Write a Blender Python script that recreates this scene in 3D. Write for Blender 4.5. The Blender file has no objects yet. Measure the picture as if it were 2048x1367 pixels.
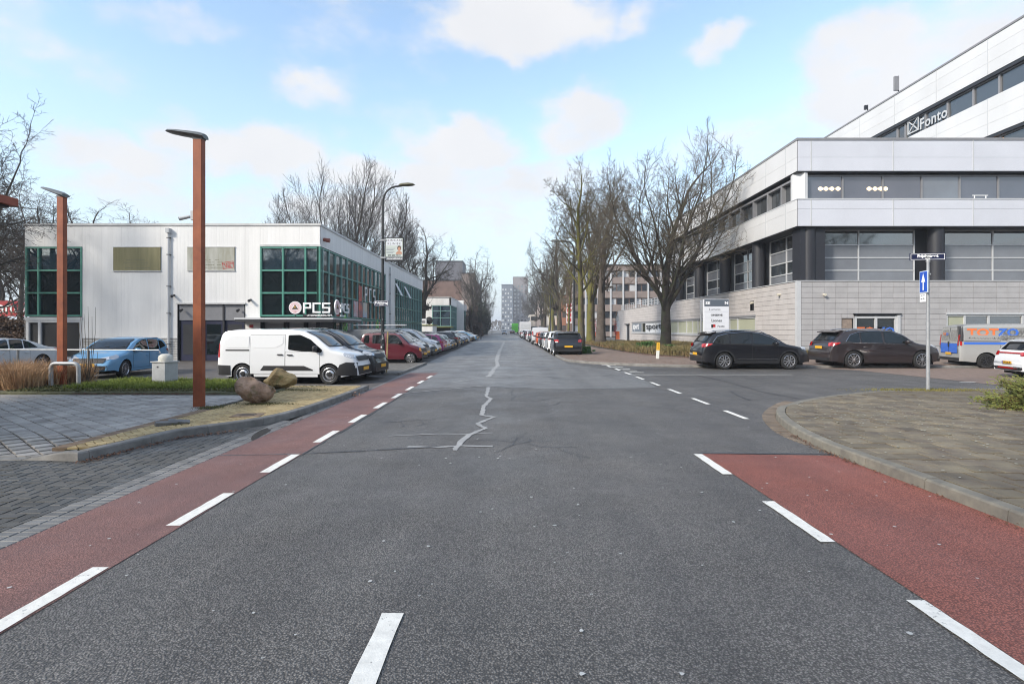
import bpy, math, random
from mathutils import Vector, Matrix, noise
R = math.radians
random.seed(7)
S = bpy.context.scene
C = S.collection
# ------------------------------------------------------------------ camera, sky, sun, exposure
F, H0, HY = 1100.0, 1.72, 658.0            # focal length in photo pixels, eye height, horizon row
cd = bpy.data.cameras.new('camera'); cam = bpy.data.objects.new('camera', cd); C.objects.link(cam)
cam.location = (0, 0, H0); cam.rotation_euler = (R(90), 0, 0)
cd.sensor_width = 36; cd.lens = F*36/2048; cd.shift_y = -(683.5-HY)/2048; cd.clip_end = 5000; cd.clip_start = .05
S.camera = cam; S.cycles.filter_width = 1.05
SUN_EL, SUN_AZ = 32, -128                   # azimuth clockwise from +Y (street direction)
W = bpy.data.worlds.new('World'); S.world = W; W.use_nodes = True
S.view_settings.view_transform = 'Standard'; S.view_settings.look = 'None'; S.view_settings.exposure = 0.66; S.view_settings.gamma = 1
S.view_settings.use_curve_mapping = False
def world():
    nt = W.node_tree; nt.nodes.clear(); N = nt.nodes.new; L = nt.links.new
    out = N('ShaderNodeOutputWorld'); bg = N('ShaderNodeBackground'); L(bg.outputs[0], out.inputs[0])
    bg.inputs['Strength'].default_value = 0.135
    sky = N('ShaderNodeTexSky'); sky.sky_type = 'NISHITA'; sky.sun_disc = False
    sky.sun_elevation = R(SUN_EL); sky.sun_rotation = R(SUN_AZ); sky.dust_density = 0.6; sky.ozone_density = 1.6; sky.air_density = 1.0
    tc = N('ShaderNodeTexCoord')
    def math_(op, a, b=None, c=None, clamp=False):
        m = N('ShaderNodeMath'); m.operation = op; m.use_clamp = clamp
        for i, q in enumerate((a, b, c)):
            if q is None: continue
            if isinstance(q, (int, float)): m.inputs[i].default_value = q
            else: L(q, m.inputs[i])
        return m.outputs[0]
    nz = N('ShaderNodeTexNoise'); nz.inputs['Scale'].default_value = 3.2; nz.inputs['Detail'].default_value = 9; nz.inputs['Roughness'].default_value = .56
    mp = N('ShaderNodeMapping'); mp.inputs['Scale'].default_value = (1, 1, 2.0); mp.inputs['Location'].default_value = (2.3, .7, .4)
    L(tc.outputs['Generated'], mp.inputs[0]); L(mp.outputs[0], nz.inputs['Vector'])
    n = nz.outputs['Fac']
    # warp the direction a little so that cloud heaps get ragged rims
    wz = N('ShaderNodeTexNoise'); wz.inputs['Scale'].default_value = 9; wz.inputs['Detail'].default_value = 6
    L(tc.outputs['Generated'], wz.inputs['Vector'])
    ws = N('ShaderNodeVectorMath'); ws.operation = 'MULTIPLY_ADD'; ws.inputs[1].default_value = (.12, .0, .12); 
    L(wz.outputs['Color'], ws.inputs[0]); L(tc.outputs['Generated'], ws.inputs[2])
    sb = N('ShaderNodeVectorMath'); sb.operation = 'SUBTRACT'; sb.inputs[1].default_value = (.06, 0, .06); L(ws.outputs[0], sb.inputs[0])
    warped = sb.outputs[0]
    heaps = [(1060, 35, 190, 75, 1.0), (1440, 82, 80, 40, .95), (350, 48, 140, 45, .55), (60, 60, 170, 90, .42), (612, 172, 62, 36, .55),
             (500, 298, 170, 62, .95), (1165, 255, 115, 62, 1.0), (950, 290, 150, 48, .85), (220, 312, 150, 48, .65), (1000, 370, 380, 60, .5),
             (1720, 90, 120, 75, .8), (1930, 70, 260, 140, .55), (1690, 205, 90, 75, .6), (690, 345, 100, 45, .7), (1270, 25, 50, 50, .5), (180, 100, 90, 50, .4),
             (1500, 300, 260, 80, .35), (300, 400, 300, 50, .4), (900, 440, 500, 60, .45)]
    acc = None
    for (cx, cy, rx, ry, k) in heaps:
        d = Vector(((cx-1024)/F, 1, (HY-cy)/F)).normalized()
        s1 = N('ShaderNodeVectorMath'); s1.operation = 'SUBTRACT'; s1.inputs[1].default_value = d; L(warped, s1.inputs[0])
        s2 = N('ShaderNodeVectorMath'); s2.operation = 'MULTIPLY'; a = rx/F*d.y; b = ry/F*d.y; s2.inputs[1].default_value = (1/a, 1/a*.6, 1/b); L(s1.outputs[0], s2.inputs[0])
        s3 = N('ShaderNodeVectorMath'); s3.operation = 'LENGTH'; L(s2.outputs[0], s3.inputs[0])
        mr = N('ShaderNodeMapRange'); mr.interpolation_type = 'SMOOTHERSTEP'
        mr.inputs['From Min'].default_value = 1.45; mr.inputs['From Max'].default_value = .25; mr.inputs['To Min'].default_value = 0; mr.inputs['To Max'].default_value = k
        L(s3.outputs['Value'], mr.inputs['Value'])
        acc = mr.outputs[0] if acc is None else math_('MAXIMUM', acc, mr.outputs[0])
    fz_ = N('ShaderNodeTexNoise'); fz_.inputs['Scale'].default_value = 11; fz_.inputs['Detail'].default_value = 10; fz_.inputs['Roughness'].default_value = .6; L(mp.outputs[0], fz_.inputs['Vector'])
    base = math_('ADD', math_('MULTIPLY_ADD', n, 2.7, -1.47), math_('MULTIPLY_ADD', fz_.outputs['Fac'], 1.3, -.65))                    # scattered thin cloud everywhere
    sy_ = N('ShaderNodeSeparateXYZ'); L(tc.outputs['Generated'], sy_.inputs[0])
    cov = N('ShaderNodeMapRange'); cov.interpolation_type = 'SMOOTHSTEP'; cov.inputs['From Min'].default_value = .75; cov.inputs['From Max'].default_value = .1; cov.inputs['To Max'].default_value = .42; L(sy_.outputs['Y'], cov.inputs['Value'])  # extra cloud outside the view, added to neutralise the blue light
    both = math_('MULTIPLY_ADD', acc, 1.25, math_('ADD', base, cov.outputs[0]))
    m1 = N('ShaderNodeMapRange'); m1.interpolation_type = 'SMOOTHSTEP'; m1.inputs['From Min'].default_value = -.05; m1.inputs['From Max'].default_value = .95; L(both, m1.inputs['Value'])
    # haze towards the horizon
    sx = N('ShaderNodeSeparateXYZ'); L(tc.outputs['Generated'], sx.inputs[0])
    hz = N('ShaderNodeMapRange'); hz.interpolation_type = 'SMOOTHSTEP'; hz.inputs['From Min'].default_value = .42; hz.inputs['From Max'].default_value = -.02; hz.inputs['To Max'].default_value = .93; L(sx.outputs['Z'], hz.inputs['Value'])
    mixh = N('ShaderNodeMix'); mixh.data_type = 'RGBA'; L(hz.outputs[0], mixh.inputs[0])
    tint = N('ShaderNodeMix'); tint.data_type = 'RGBA'; tint.blend_type = 'MULTIPLY'; tint.inputs[0].default_value = 1; L(sky.outputs[0], tint.inputs[6]); tint.inputs[7].default_value = SKY_TINT
    L(tint.outputs[2], mixh.inputs[6]); mixh.inputs[7].default_value = HAZE_COL
    # cloud body: white heaps with slightly grey bases
    g = N('ShaderNodeTexNoise'); g.inputs['Scale'].default_value = 6; g.inputs['Detail'].default_value = 6; L(tc.outputs['Generated'], g.inputs['Vector'])
    cc = N('ShaderNodeMix'); cc.data_type = 'RGBA'; L(g.outputs['Fac'], cc.inputs[0]); cc.inputs[6].default_value = CLOUD_A; cc.inputs[7].default_value = CLOUD_B
    mc = N('ShaderNodeMix'); mc.data_type = 'RGBA'; L(math_('MULTIPLY', m1.outputs[0], .93), mc.inputs[0]); L(mixh.outputs[2], mc.inputs[6]); L(cc.outputs[2], mc.inputs[7])
    L(mc.outputs[2], bg.inputs['Color'])
SKY_TINT = (1.9, 1.78, 1.58, 1); HAZE_COL = (3.2, 3.68, 4.12, 1); CLOUD_A = (3.8, 3.85, 4.0, 1); CLOUD_B = (4.9, 4.8, 4.75, 1)
world()
sd = bpy.data.lights.new('sun', 'SUN'); sun = bpy.data.objects.new('sun', sd); C.objects.link(sun)
sd.energy = 3.0; sd.angle = R(10); sd.color = (1.0, .93, .82)
_a = R(SUN_AZ); _v = Vector((math.sin(_a)*math.cos(R(SUN_EL)), math.cos(_a)*math.cos(R(SUN_EL)), math.sin(R(SUN_EL))))
sun.rotation_euler = _v.to_track_quat('Z', 'Y').to_euler(); sun.location = _v*60

# ------------------------------------------------------------------ helpers
def spot(px, py, z=0.0):                    # the point at height z that the photo shows there
    Y = (H0-z)*F/(py-HY); return ((px-1024)*Y/F, Y)
def xat(px, Y): return (px-1024)*Y/F
def zat(py, Y): return H0-(py-HY)*Y/F
def smooth(a, b, x):
    t = max(0., min(1., (x-a)/(b-a))); return t*t*(3-2*t)

class MB:
    def __init__(s): s.v = []; s.f = []
    def add(s, vs, fs):
        n = len(s.v); s.v += [tuple(q) for q in vs]; s.f += [tuple(i+n for i in f) for f in fs]; return s
    def box(s, x0, x1, y0, y1, z0, z1):
        return s.add([(x0,y0,z0),(x1,y0,z0),(x1,y1,z0),(x0,y1,z0),(x0,y0,z1),(x1,y0,z1),(x1,y1,z1),(x0,y1,z1)],
                     [(0,3,2,1),(4,5,6,7),(0,1,5,4),(1,2,6,5),(2,3,7,6),(3,0,4,7)])
    def cbox(s, x0, x1, y0, y1, z0, z1, c):  # box with chamfered top rim
        return s.add([(x0,y0,z0),(x1,y0,z0),(x1,y1,z0),(x0,y1,z0),(x0,y0,z1-c),(x1,y0,z1-c),(x1,y1,z1-c),(x0,y1,z1-c),
                      (x0+c,y0+c,z1),(x1-c,y0+c,z1),(x1-c,y1-c,z1),(x0+c,y1-c,z1)],
                     [(0,1,5,4),(1,2,6,5),(2,3,7,6),(3,0,4,7),(4,5,9,8),(5,6,10,9),(6,7,11,10),(7,4,8,11),(8,9,10,11)])
    def mbox(s, M_, x0, x1, y0, y1, z0, z1):
        b = MB().box(x0,x1,y0,y1,z0,z1); return s.add([M_ @ Vector(q) for q in b.v], b.f)
    def madd(s, M_, b): return s.add([M_ @ Vector(q) for q in b.v], b.f)
    def prism(s, poly, z0, z1):
        n = len(poly); a = sum(poly[i][0]*poly[(i+1)%n][1]-poly[(i+1)%n][0]*poly[i][1] for i in range(n))
        if a < 0: poly = poly[::-1]
        return s.add([(p[0],p[1],z0) for p in poly]+[(p[0],p[1],z1) for p in poly],
                     [tuple(range(n-1,-1,-1)), tuple(range(n,2*n))]+[(i,(i+1)%n,n+(i+1)%n,n+i) for i in range(n)])
    def sheet(s, poly, z):
        n = len(poly); a = sum(poly[i][0]*poly[(i+1)%n][1]-poly[(i+1)%n][0]*poly[i][1] for i in range(n))
        if a < 0: poly = poly[::-1]
        return s.add([(p[0],p[1],z if not callable(z) else z(*p)) for p in poly], [tuple(range(n))])
    def tube(s, pts, r, n=8, cap=True):
        pts = [Vector(p) for p in pts]; m = len(pts); rs = r if isinstance(r, (list, tuple)) else [r]*m
        vs = []; ref = None
        for i, p in enumerate(pts):
            d = (pts[min(i+1,m-1)]-pts[max(i-1,0)]); d = d.normalized() if d.length > 1e-9 else Vector((0,0,1))
            if ref is None: ref = Vector((1,0,0)) if abs(d.x) < .8 else Vector((0,1,0))
            u = (ref-d*ref.dot(d)); u = u.normalized() if u.length > 1e-6 else d.orthogonal().normalized(); ref = u; w = d.cross(u)
            for k in range(n):
                a = 2*math.pi*k/n; vs.append(p+(u*math.cos(a)+w*math.sin(a))*rs[i])
        fs = [(i*n+k, i*n+(k+1)%n, (i+1)*n+(k+1)%n, (i+1)*n+k) for i in range(m-1) for k in range(n)]
        if cap: fs += [tuple(range(n-1,-1,-1)), tuple(range((m-1)*n, m*n))]
        return s.add(vs, fs)
    def lathe(s, prof, n=24, axis='z', c=(0,0,0)):   # prof: (radius, height)
        vs = []
        for r_, h in prof:
            for k in range(n):
                a = 2*math.pi*k/n; x, y = r_*math.cos(a), r_*math.sin(a)
                vs.append((c[0]+x, c[1]+y, c[2]+h) if axis == 'z' else (c[0]+x, c[1]+h, c[2]+y))
        m = len(prof); fl = axis != 'z'
        fs = [(i*n+k, i*n+(k+1)%n, (i+1)*n+(k+1)%n, (i+1)*n+k) for i in range(m-1) for k in range(n)]
        if fl: fs = [f[::-1] for f in fs]
        return s.add(vs, fs)
    def mesh(s, name, smooth_=None):
        me = bpy.data.meshes.new(name); me.from_pydata(s.v, [], s.f)
        if smooth_ is not None:
            me.polygons.foreach_set('use_smooth', [True]*len(me.polygons))
            if smooth_ < 180: me.set_sharp_from_angle(angle=R(smooth_))
        me.update(); return me
    def build(s, name, mat, parent=None, smooth_=None, **k):
        me = s.mesh(name, smooth_); me.materials.append(mat); return link(name, me, parent, **k)
def link(name, data, parent=None, loc=None, rz=None, label=None, cat=None, group=None, kind=None):
    o = bpy.data.objects.new(name, data); C.objects.link(o)
    if parent is not None: o.parent = parent
    if loc is not None: o.location = loc
    if rz is not None: o.rotation_euler = (0, 0, rz)
    if label: o['label'] = label
    if cat: o['category'] = cat
    if group: o['group'] = group
    if kind: o['kind'] = kind
    return o
def thing(name, label, cat, loc=(0,0,0), rz=0, group=None): return link(name, None, None, loc, rz, label, cat, group)
def copy_tree(o, parent=None):
    kids = KIDS.get(o.name) or [c for c in o.children]
    c = o.copy(); C.objects.link(c)
    if parent is not None: c.parent = parent
    for ch in kids: copy_tree(ch, c)
    return c
KIDS = {}
# ------------------------------------------------------------------ materials
MATS = {}
def M(name, col, rough=.6, metal=0., var=.0, vs=3., bump=0., bs=60., rnd=0., spec=.5, coat=0., ior=1.5, emit=None, col2=None, detail=4, streak=None, rvar=0.):
    if name in MATS: return MATS[name]
    m = bpy.data.materials.new(name); m.use_nodes = True; nt = m.node_tree; N = nt.nodes.new; L = nt.links.new
    b = nt.nodes['Principled BSDF']; b.inputs['Roughness'].default_value = rough; b.inputs['Metallic'].default_value = metal
    b.inputs['IOR'].default_value = ior; b.inputs['Specular IOR Level'].default_value = spec
    b.inputs['Coat Weight'].default_value = coat; b.inputs['Coat Roughness'].default_value = .04
    c4 = (*col, 1); b.inputs['Base Color'].default_value = c4
    geo = N('ShaderNodeNewGeometry'); cur = None
    if var or col2:
        nz = N('ShaderNodeTexNoise'); nz.inputs['Scale'].default_value = vs; nz.inputs['Detail'].default_value = detail; nz.inputs['Roughness'].default_value = .62
        if streak:
            mp = N('ShaderNodeMapping'); mp.inputs['Scale'].default_value = streak; L(geo.outputs['Position'], mp.inputs[0]); L(mp.outputs[0], nz.inputs['Vector'])
        else: L(geo.outputs['Position'], nz.inputs['Vector'])
        mr = N('ShaderNodeMapRange'); mr.inputs['From Min'].default_value = .3; mr.inputs['From Max'].default_value = .7; L(nz.outputs['Fac'], mr.inputs['Value'])
        mx = N('ShaderNodeMix'); mx.data_type = 'RGBA'; L(mr.outputs[0], mx.inputs[0])
        lo = tuple(q*(1-var) for q in col); hi = col2 if col2 else tuple(min(1, q*(1+var)) for q in col)
        mx.inputs[6].default_value = (*lo, 1); mx.inputs[7].default_value = (*hi, 1); cur = mx.outputs[2]
    if rnd:
        oi = N('ShaderNodeObjectInfo'); mr = N('ShaderNodeMapRange'); mr.inputs['To Min'].default_value = 1-rnd; mr.inputs['To Max'].default_value = 1+rnd; L(oi.outputs['Random'], mr.inputs['Value'])
        hs = N('ShaderNodeHueSaturation'); L(mr.outputs[0], hs.inputs['Value'])
        if cur: L(cur, hs.inputs['Color'])
        else: hs.inputs['Color'].default_value = c4
        cur = hs.outputs[0]
    if cur: L(cur, b.inputs['Base Color'])
    if bump:
        nz = N('ShaderNodeTexNoise'); nz.inputs['Scale'].default_value = bs; nz.inputs['Detail'].default_value = 3; L(geo.outputs['Position'], nz.inputs['Vector'])
        bp = N('ShaderNodeBump'); bp.inputs['Strength'].default_value = min(1, bump); bp.inputs['Distance'].default_value = .6/bs*max(1, bump); L(nz.outputs['Fac'], bp.inputs['Height']); L(bp.outputs[0], b.inputs['Normal'])
    if rvar:
        nz = N('ShaderNodeTexNoise'); nz.inputs['Scale'].default_value = 1.3; nz.inputs['Detail'].default_value = 5; L(geo.outputs['Position'], nz.inputs['Vector'])
        mr = N('ShaderNodeMapRange'); mr.inputs['From Min'].default_value = .35; mr.inputs['From Max'].default_value = .65; mr.inputs['To Min'].default_value = rough-rvar; mr.inputs['To Max'].default_value = rough+rvar; L(nz.outputs['Fac'], mr.inputs['Value']); L(mr.outputs[0], b.inputs['Roughness'])
    if emit: b.inputs['Emission Color'].default_value = (*emit[0], 1); b.inputs['Emission Strength'].default_value = emit[1]
    MATS[name] = m; return m

def ground_mat(name, lo, hi, stain, rough=.72, grain=95., speck=0.0, bumpd=.006, rv=.12):
    """rolled stone-and-bitumen surface: chippings, broad stains, pale specks"""
    m = bpy.data.materials.new(name); m.use_nodes = True; nt = m.node_tree; N = nt.nodes.new; L = nt.links.new
    b = nt.nodes['Principled BSDF']; geo = N('ShaderNodeNewGeometry'); P = geo.outputs['Position']
    def nz(sc, det, ro=.6, vec=None):
        n = N('ShaderNodeTexNoise'); n.inputs['Scale'].default_value = sc; n.inputs['Detail'].default_value = det; n.inputs['Roughness'].default_value = ro; L(vec or P, n.inputs['Vector']); return n.outputs['Fac']
    def rng(v, a, b_, c=0, d=1):
        r = N('ShaderNodeMapRange'); r.inputs['From Min'].default_value = a; r.inputs['From Max'].default_value = b_; r.inputs['To Min'].default_value = c; r.inputs['To Max'].default_value = d; L(v, r.inputs['Value']); return r.outputs[0]
    def mix(f, a, b_, bt='MIX'):
        x = N('ShaderNodeMix'); x.data_type = 'RGBA'; x.blend_type = bt
        if isinstance(f, float): x.inputs[0].default_value = f
        else: L(f, x.inputs[0])
        for i, q in ((6, a), (7, b_)):
            if isinstance(q, tuple): x.inputs[i].default_value = (*q, 1)
            else: L(q, x.inputs[i])
        return x.outputs[2]
    vo = N('ShaderNodeTexVoronoi'); vo.inputs['Scale'].default_value = grain; L(P, vo.inputs['Vector'])
    g1 = rng(vo.outputs['Color'], .1, .9)
    gr = mix(g1, lo, hi)
    gaps = rng(vo.outputs['Distance'], .30, .62, 0, .75)
    gr = mix(gaps, gr, tuple(q*.25 for q in lo))
    st = rng(nz(.55, 6), .38, .66); gr = mix(st, gr, mix(1.0, gr, stain, 'MULTIPLY'))
    mp = N('ShaderNodeMapping'); mp.inputs['Scale'].default_value = (1.5, .07, 1); L(P, mp.inputs[0])
    tr_ = rng(nz(1.0, 4, .6, mp.outputs[0]), .42, .62, 0, .8); gr = mix(tr_, gr, mix(1.0, gr, (.80,.80,.81), 'MULTIPLY'))
    st2 = rng(nz(3.1, 5), .5, .75, 0, .5); gr = mix(st2, gr, mix(1.0, gr, (1.22, 1.22, 1.22), 'MULTIPLY'))
    if speck:
        v2 = N('ShaderNodeTexVoronoi'); v2.inputs['Scale'].default_value = 2.6; L(P, v2.inputs['Vector'])
        w = N('ShaderNodeTexNoise'); w.inputs['Scale'].default_value = 25; L(P, w.inputs['Vector'])
        ad = N('ShaderNodeMath'); ad.operation = 'MULTIPLY_ADD'; L(w.outputs['Fac'], ad.inputs[0]); ad.inputs[1].default_value = .06; L(v2.outputs['Distance'], ad.inputs[2])
        gr = mix(rng(ad.outputs[0], .055+speck, .045+speck, 0, .8), gr, (.42, .42, .40))
    L(gr, b.inputs['Base Color'])
    bp = N('ShaderNodeBump'); bp.inputs['Strength'].default_value = .9; bp.inputs['Distance'].default_value = bumpd
    inv = N('ShaderNodeMath'); inv.operation = 'SUBTRACT'; inv.inputs[0].default_value = 1; L(vo.outputs['Distance'], inv.inputs[1])
    L(inv.outputs[0], bp.inputs['Height']); L(bp.outputs[0], b.inputs['Normal'])
    L(rng(nz(.8, 5), .35, .65, rough-rv, rough+rv), b.inputs['Roughness'])
    MATS[name] = m; return m
# ------------------------------------------------------------------ ground, road and pavements
ASPH = ground_mat('asphalt', (.118,.107,.095), (.325,.300,.272), (.74,.74,.74), rough=.52, grain=84, speck=.006, bumpd=.008)
ASPH_SIDE = ground_mat('side asphalt', (.10,.093,.085), (.21,.196,.18), (.85,.85,.85), rough=.7, grain=90, speck=.0, bumpd=.004)
ASPH_OLD = ground_mat('old asphalt with sheen', (.19,.183,.174), (.375,.36,.343), (.85,.85,.85), rough=.5, grain=85, speck=.004, bumpd=.004)
REDL = ground_mat('faded red asphalt', (.25,.112,.088), (.41,.215,.175), (.78,.80,.82), rough=.60, grain=100, speck=.010, bumpd=.003)
REDR = ground_mat('fresh red asphalt', (.30,.092,.062), (.46,.160,.112), (.82,.85,.88), rough=.7, grain=80, speck=.006, bumpd=.004)
PAINT = M('road paint', (.74,.72,.66), .6, var=.13, vs=14, bump=.35, bs=90)
def wear(m, under, k=.60):
    nt = m.node_tree; N = nt.nodes.new; L = nt.links.new; geo = N('ShaderNodeNewGeometry'); a = N('ShaderNodeTexNoise'); a.inputs['Scale'].default_value = 26; a.inputs['Detail'].default_value = 8; a.inputs['Roughness'].default_value = .7; L(geo.outputs['Position'], a.inputs['Vector'])
    c = N('ShaderNodeTexNoise'); c.inputs['Scale'].default_value = 1.7; L(geo.outputs['Position'], c.inputs['Vector']); s_ = N('ShaderNodeMath'); s_.operation = 'MULTIPLY_ADD'; L(c.outputs['Fac'], s_.inputs[0]); s_.inputs[1].default_value = .35; L(a.outputs['Fac'], s_.inputs[2])
    r_ = N('ShaderNodeMapRange'); r_.inputs['From Min'].default_value = k+.17; r_.inputs['From Max'].default_value = k+.23; L(s_.outputs[0], r_.inputs['Value'])
    b = nt.nodes['Principled BSDF']; src = b.inputs['Base Color'].links[0].from_socket; x = N('ShaderNodeMix'); x.data_type = 'RGBA'; L(r_.outputs[0], x.inputs[0]); L(src, x.inputs[6]); x.inputs[7].default_value = (*under,1); L(x.outputs[2], b.inputs['Base Color'])
wear(PAINT, (.22,.215,.205), .63)
SEAL = M('pale crack sealant', (.31,.305,.295), .6, var=.25, vs=6, bump=.3, bs=50)
DSEAL = M('dark bitumen joint', (.055,.055,.058), .5, var=.3, vs=6)
KERB = M('kerb concrete', (.185,.17,.145), .85, var=.32, vs=4, bump=.5, bs=70, rnd=.07, col2=(.235,.215,.17))
KERBG = M('grey kerb concrete', (.19,.18,.165), .85, var=.3, vs=4, bump=.5, bs=70, rnd=.06)
YB = M('yellow brick', (.46,.33,.15), .85, var=.3, vs=5, bump=.4, bs=80, rnd=.16, col2=(.56,.42,.21))
YBR = M('brown edging brick', (.22,.15,.095), .85, var=.3, vs=5, bump=.4, bs=80, rnd=.16)
GB = M('grey paving brick', (.36,.325,.285), .78, var=.32, vs=2.5, bump=.4, bs=80, rnd=.17, rvar=.12, col2=(.43,.395,.355))
DB = M('dark wet brick', (.095,.092,.083), .66, var=.35, vs=2.5, bump=.4, bs=80, rnd=.18, rvar=.14, col2=(.092,.09,.086))
GUT = M('pale gutter brick', (.155,.15,.143), .6, var=.3, vs=4, bump=.4, bs=80, rnd=.14)
GUTB = M('brown gutter brick', (.15,.118,.088), .8, var=.3, vs=4, bump=.4, bs=80, rnd=.14)
TILE = M('mossy paving tile', (.165,.130,.098), .85, var=.38, vs=2.2, bump=.5, bs=60, rnd=.24, col2=(.205,.172,.115))
JOINT = M('joint sand', (.045,.042,.034), .95, var=.4, vs=9)
JOINTM = M('mossy joint sand', (.040,.038,.020), .95, var=.4, vs=9)
SOIL = M('dark soil', (.05,.042,.03), .95, var=.4, vs=3, bump=.6, bs=20)
BRP = M('reddish brown paving', (.20,.145,.115), .8, var=.22, vs=5, bump=.4, bs=30, detail=8)
BRT = M('reddish brown paving tile', (.19,.138,.108), .8, var=.22, vs=3, bump=.3, bs=60, rnd=.12)
BAYM = M('shade-dark parking paving', (.10,.088,.08), .7, var=.35, vs=1.4, bump=.4, bs=60, detail=8)  # shade of the parking bay is put into this dark colour
FIELD = M('distant ground', (.11,.105,.095), .9, var=.3, vs=.05)

def inpoly(x, y, P):
    c = False; n = len(P); j = n-1
    for i in range(n):
        if (P[i][1] > y) != (P[j][1] > y) and x < (P[j][0]-P[i][0])*(y-P[i][1])/(P[j][1]-P[i][1])+P[i][0]: c = not c
        j = i
    return c
def structure(name, mb, mat, **k): return mb.build(name, mat, kind='structure', **k)
structure('ground', MB().sheet([(-900,-300),(900,-300),(900,2600),(-900,2600)], -.05), FIELD)
road_poly = [(-3.9,-6),(60,-6),(60,24.3),(6.8,24.9),(4.1,26.8),(2.9,29.2),(2.75,33.2),(2.1,80),(1.3,160),(-3.5,420),(-12,420),(-8.2,160),(-5.6,80),(-4.45,33),(-4.25,15.4),(-3.95,15.2)]
road = structure('road', MB().sheet(road_poly, 0.0), ASPH)
structure('side_street', MB().sheet([(4.3,24.2),(4.38,22.8),(14.7,22.8),(14.9,15.75),(60,15.75),(60,24.3)], .003), ASPH_SIDE)
structure('side_street_paving', MB().sheet([(14.4,22.9),(14.75,19.4),(14.95,16.6),(60,16.2),(60,24.2),(13.2,24.25)], .007), BRP)
structure('worn_sheen_road_surface', MB().sheet([spot(760,742),spot(1140,728),spot(1262,745),spot(1315,775),spot(1120,778),spot(960,772),spot(700,783),spot(735,764)], .002), ASPH_OLD)
structure('worn_sheen_road_surface', MB().sheet([(-4.3,21.2),(2.8,21.4),(2.72,33),(1.4,150),(-7.5,150),(-4.4,33)], .0025), ASPH_OLD)  # far road: grazing sky sheen put into the pale old asphalt colour
def cyc(name, poly, mat):
    return structure(name, MB().sheet(poly, .005), mat)
cyc('cycle_lane', [(-3.99,-4)]+[(-3.99+random.uniform(-.02,.02), y) for y in (0,2,4,6,7.5,9)]+[(-3.98,12),(-3.99,15),(-4.02,21.6),(-2.90,21.6)]+[(-2.885+random.uniform(-.015,.015), 20-k*.5) for k in range(36)]+[(-2.885,-4)], REDL)
cyc('cycle_lane', [(2.62,-4),(2.62,7.58),(4.38,7.48),(4.42,6),(4.42,-4)], REDR)
def strip(pts, w, z, name, mat, parent, jag=.0):
    pts = [Vector((p[0], p[1])) for p in pts]; q = []
    for a, b in zip(pts, pts[1:]):
        n = max(1, int((b-a).length/.12)) if jag else 1
        q += [a.lerp(b, i/n) for i in range(n)]
    q.append(pts[-1]); L_, R_ = [], []
    for i, p in enumerate(q):
        d = (q[min(i+1,len(q)-1)]-q[max(i-1,0)]).normalized(); nn = Vector((-d.y, d.x))
        L_.append(p+nn*(w/2+random.uniform(-jag,jag))); R_.append(p-nn*(w/2+random.uniform(-jag,jag)))
    b = MB(); n = len(q)
    b.add([(v.x,v.y,z) for v in L_]+[(v.x,v.y,z) for v in R_], [(n+i,n+i+1,i+1,i) for i in range(n-1)])
    return b.build(name, mat, parent)
def dash(x0, x1, y0, y1, skew=0, parent=road):
    ys = [y0+(y1-y0)*i/9 for i in range(10)]; b = MB(); j = lambda: random.uniform(-.004,.004)
    L_ = [(x0+j()+skew*(y-y0), y, .0095) for y in ys]; R_ = [(x1+j()+skew*(y-y0), y, .0095) for y in ys]
    b.add(L_+R_, [(i,10+i,11+i,i+1) for i in range(9)]); return b.build('lane_marking', PAINT, parent)
for k in range(11):
    y = [2.10, 3.93, 5.72, 7.50, 9.25, 11.0, 12.85, 14.6, 16.4, 18.3, 20.2][k]-.94+.02
    dash(-3.02, -2.90, y, y+.95)
for y0 in (-1.5, .45, 2.45, 4.45, 6.52): dash(2.49, 2.61, y0-.02, y0+1.03)
for k in range(8): dash(4.43, 4.54, 10.5+2.06*k, 11.6+2.06*k)
for y in (12.4,): pass
dash(-.80, -.67, 1.6, 3.32, .01); dash(-.86, -.73, -3.4, -1.6)
strip([(4.45,20.72),(10.55,20.72)], .10, .0095, 'lane_marking', PAINT, road)
for k in range(5): strip([spot(1203+k*14,730+k*3.6), spot(1232+k*14,730.6+k*3.6)], .18, .0098, 'give_way_marking', PAINT, road)
strip([spot(1920,764),spot(1951,764)], .1, .0095, 'lane_marking', PAINT, road)
def zz(l): return [spot(880+x/4.655, 700+y/4.655) for x, y in l]
strip(zz([(555,-8),(540,40),(525,95),(540,140),(490,190),(455,250)]), .20, .0075, 'crack_seal', SEAL, road, .05)
strip(zz([(452,345),(430,430),(475,455),(410,520),(390,600)]), .10, .0075, 'crack_seal', SEAL, road, .02)
strip(zz([(380,604),(500,625),(345,685),(415,730),(290,780),(200,850),(140,935)]), .085, .0078, 'crack_seal', SEAL, road, .02)
strip(zz([(-480,800),(0,780),(250,782),(490,770)]), .045, .0072, 'crack_seal', SEAL, road, .01)
strip(zz([(-300,900),(0,905),(200,890),(490,898)]), .085, .0071, 'crack_seal', SEAL, road, .02)
strip(zz([(-420,410),(0,370),(430,330),(980,308),(1350,290)]), .07, .0072, 'crack_seal', SEAL, road, .015)
strip(zz([(120,300),(360,262),(930,232)]), .08, .0072, 'crack_seal', SEAL, road, .02)
strip([spot(1008,662+22),spot(1005,690),spot(998,705),spot(994,718)], .25, .0086, 'crack_seal', SEAL, road, .07)
strip([spot(440,911),spot(560,909),spot(700,903),spot(880,893)], .035, .0079, 'crack_seal', DSEAL, road, .01)
strip([(2.6,7.62),(4.4,7.56)], .06, .0079, 'crack_seal', DSEAL, road, .008)
strip([spot(1380,748),spot(1450,762),spot(1530,785),spot(1600,797)], .04, .0079, 'crack_seal', DSEAL, road, .012)
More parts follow.
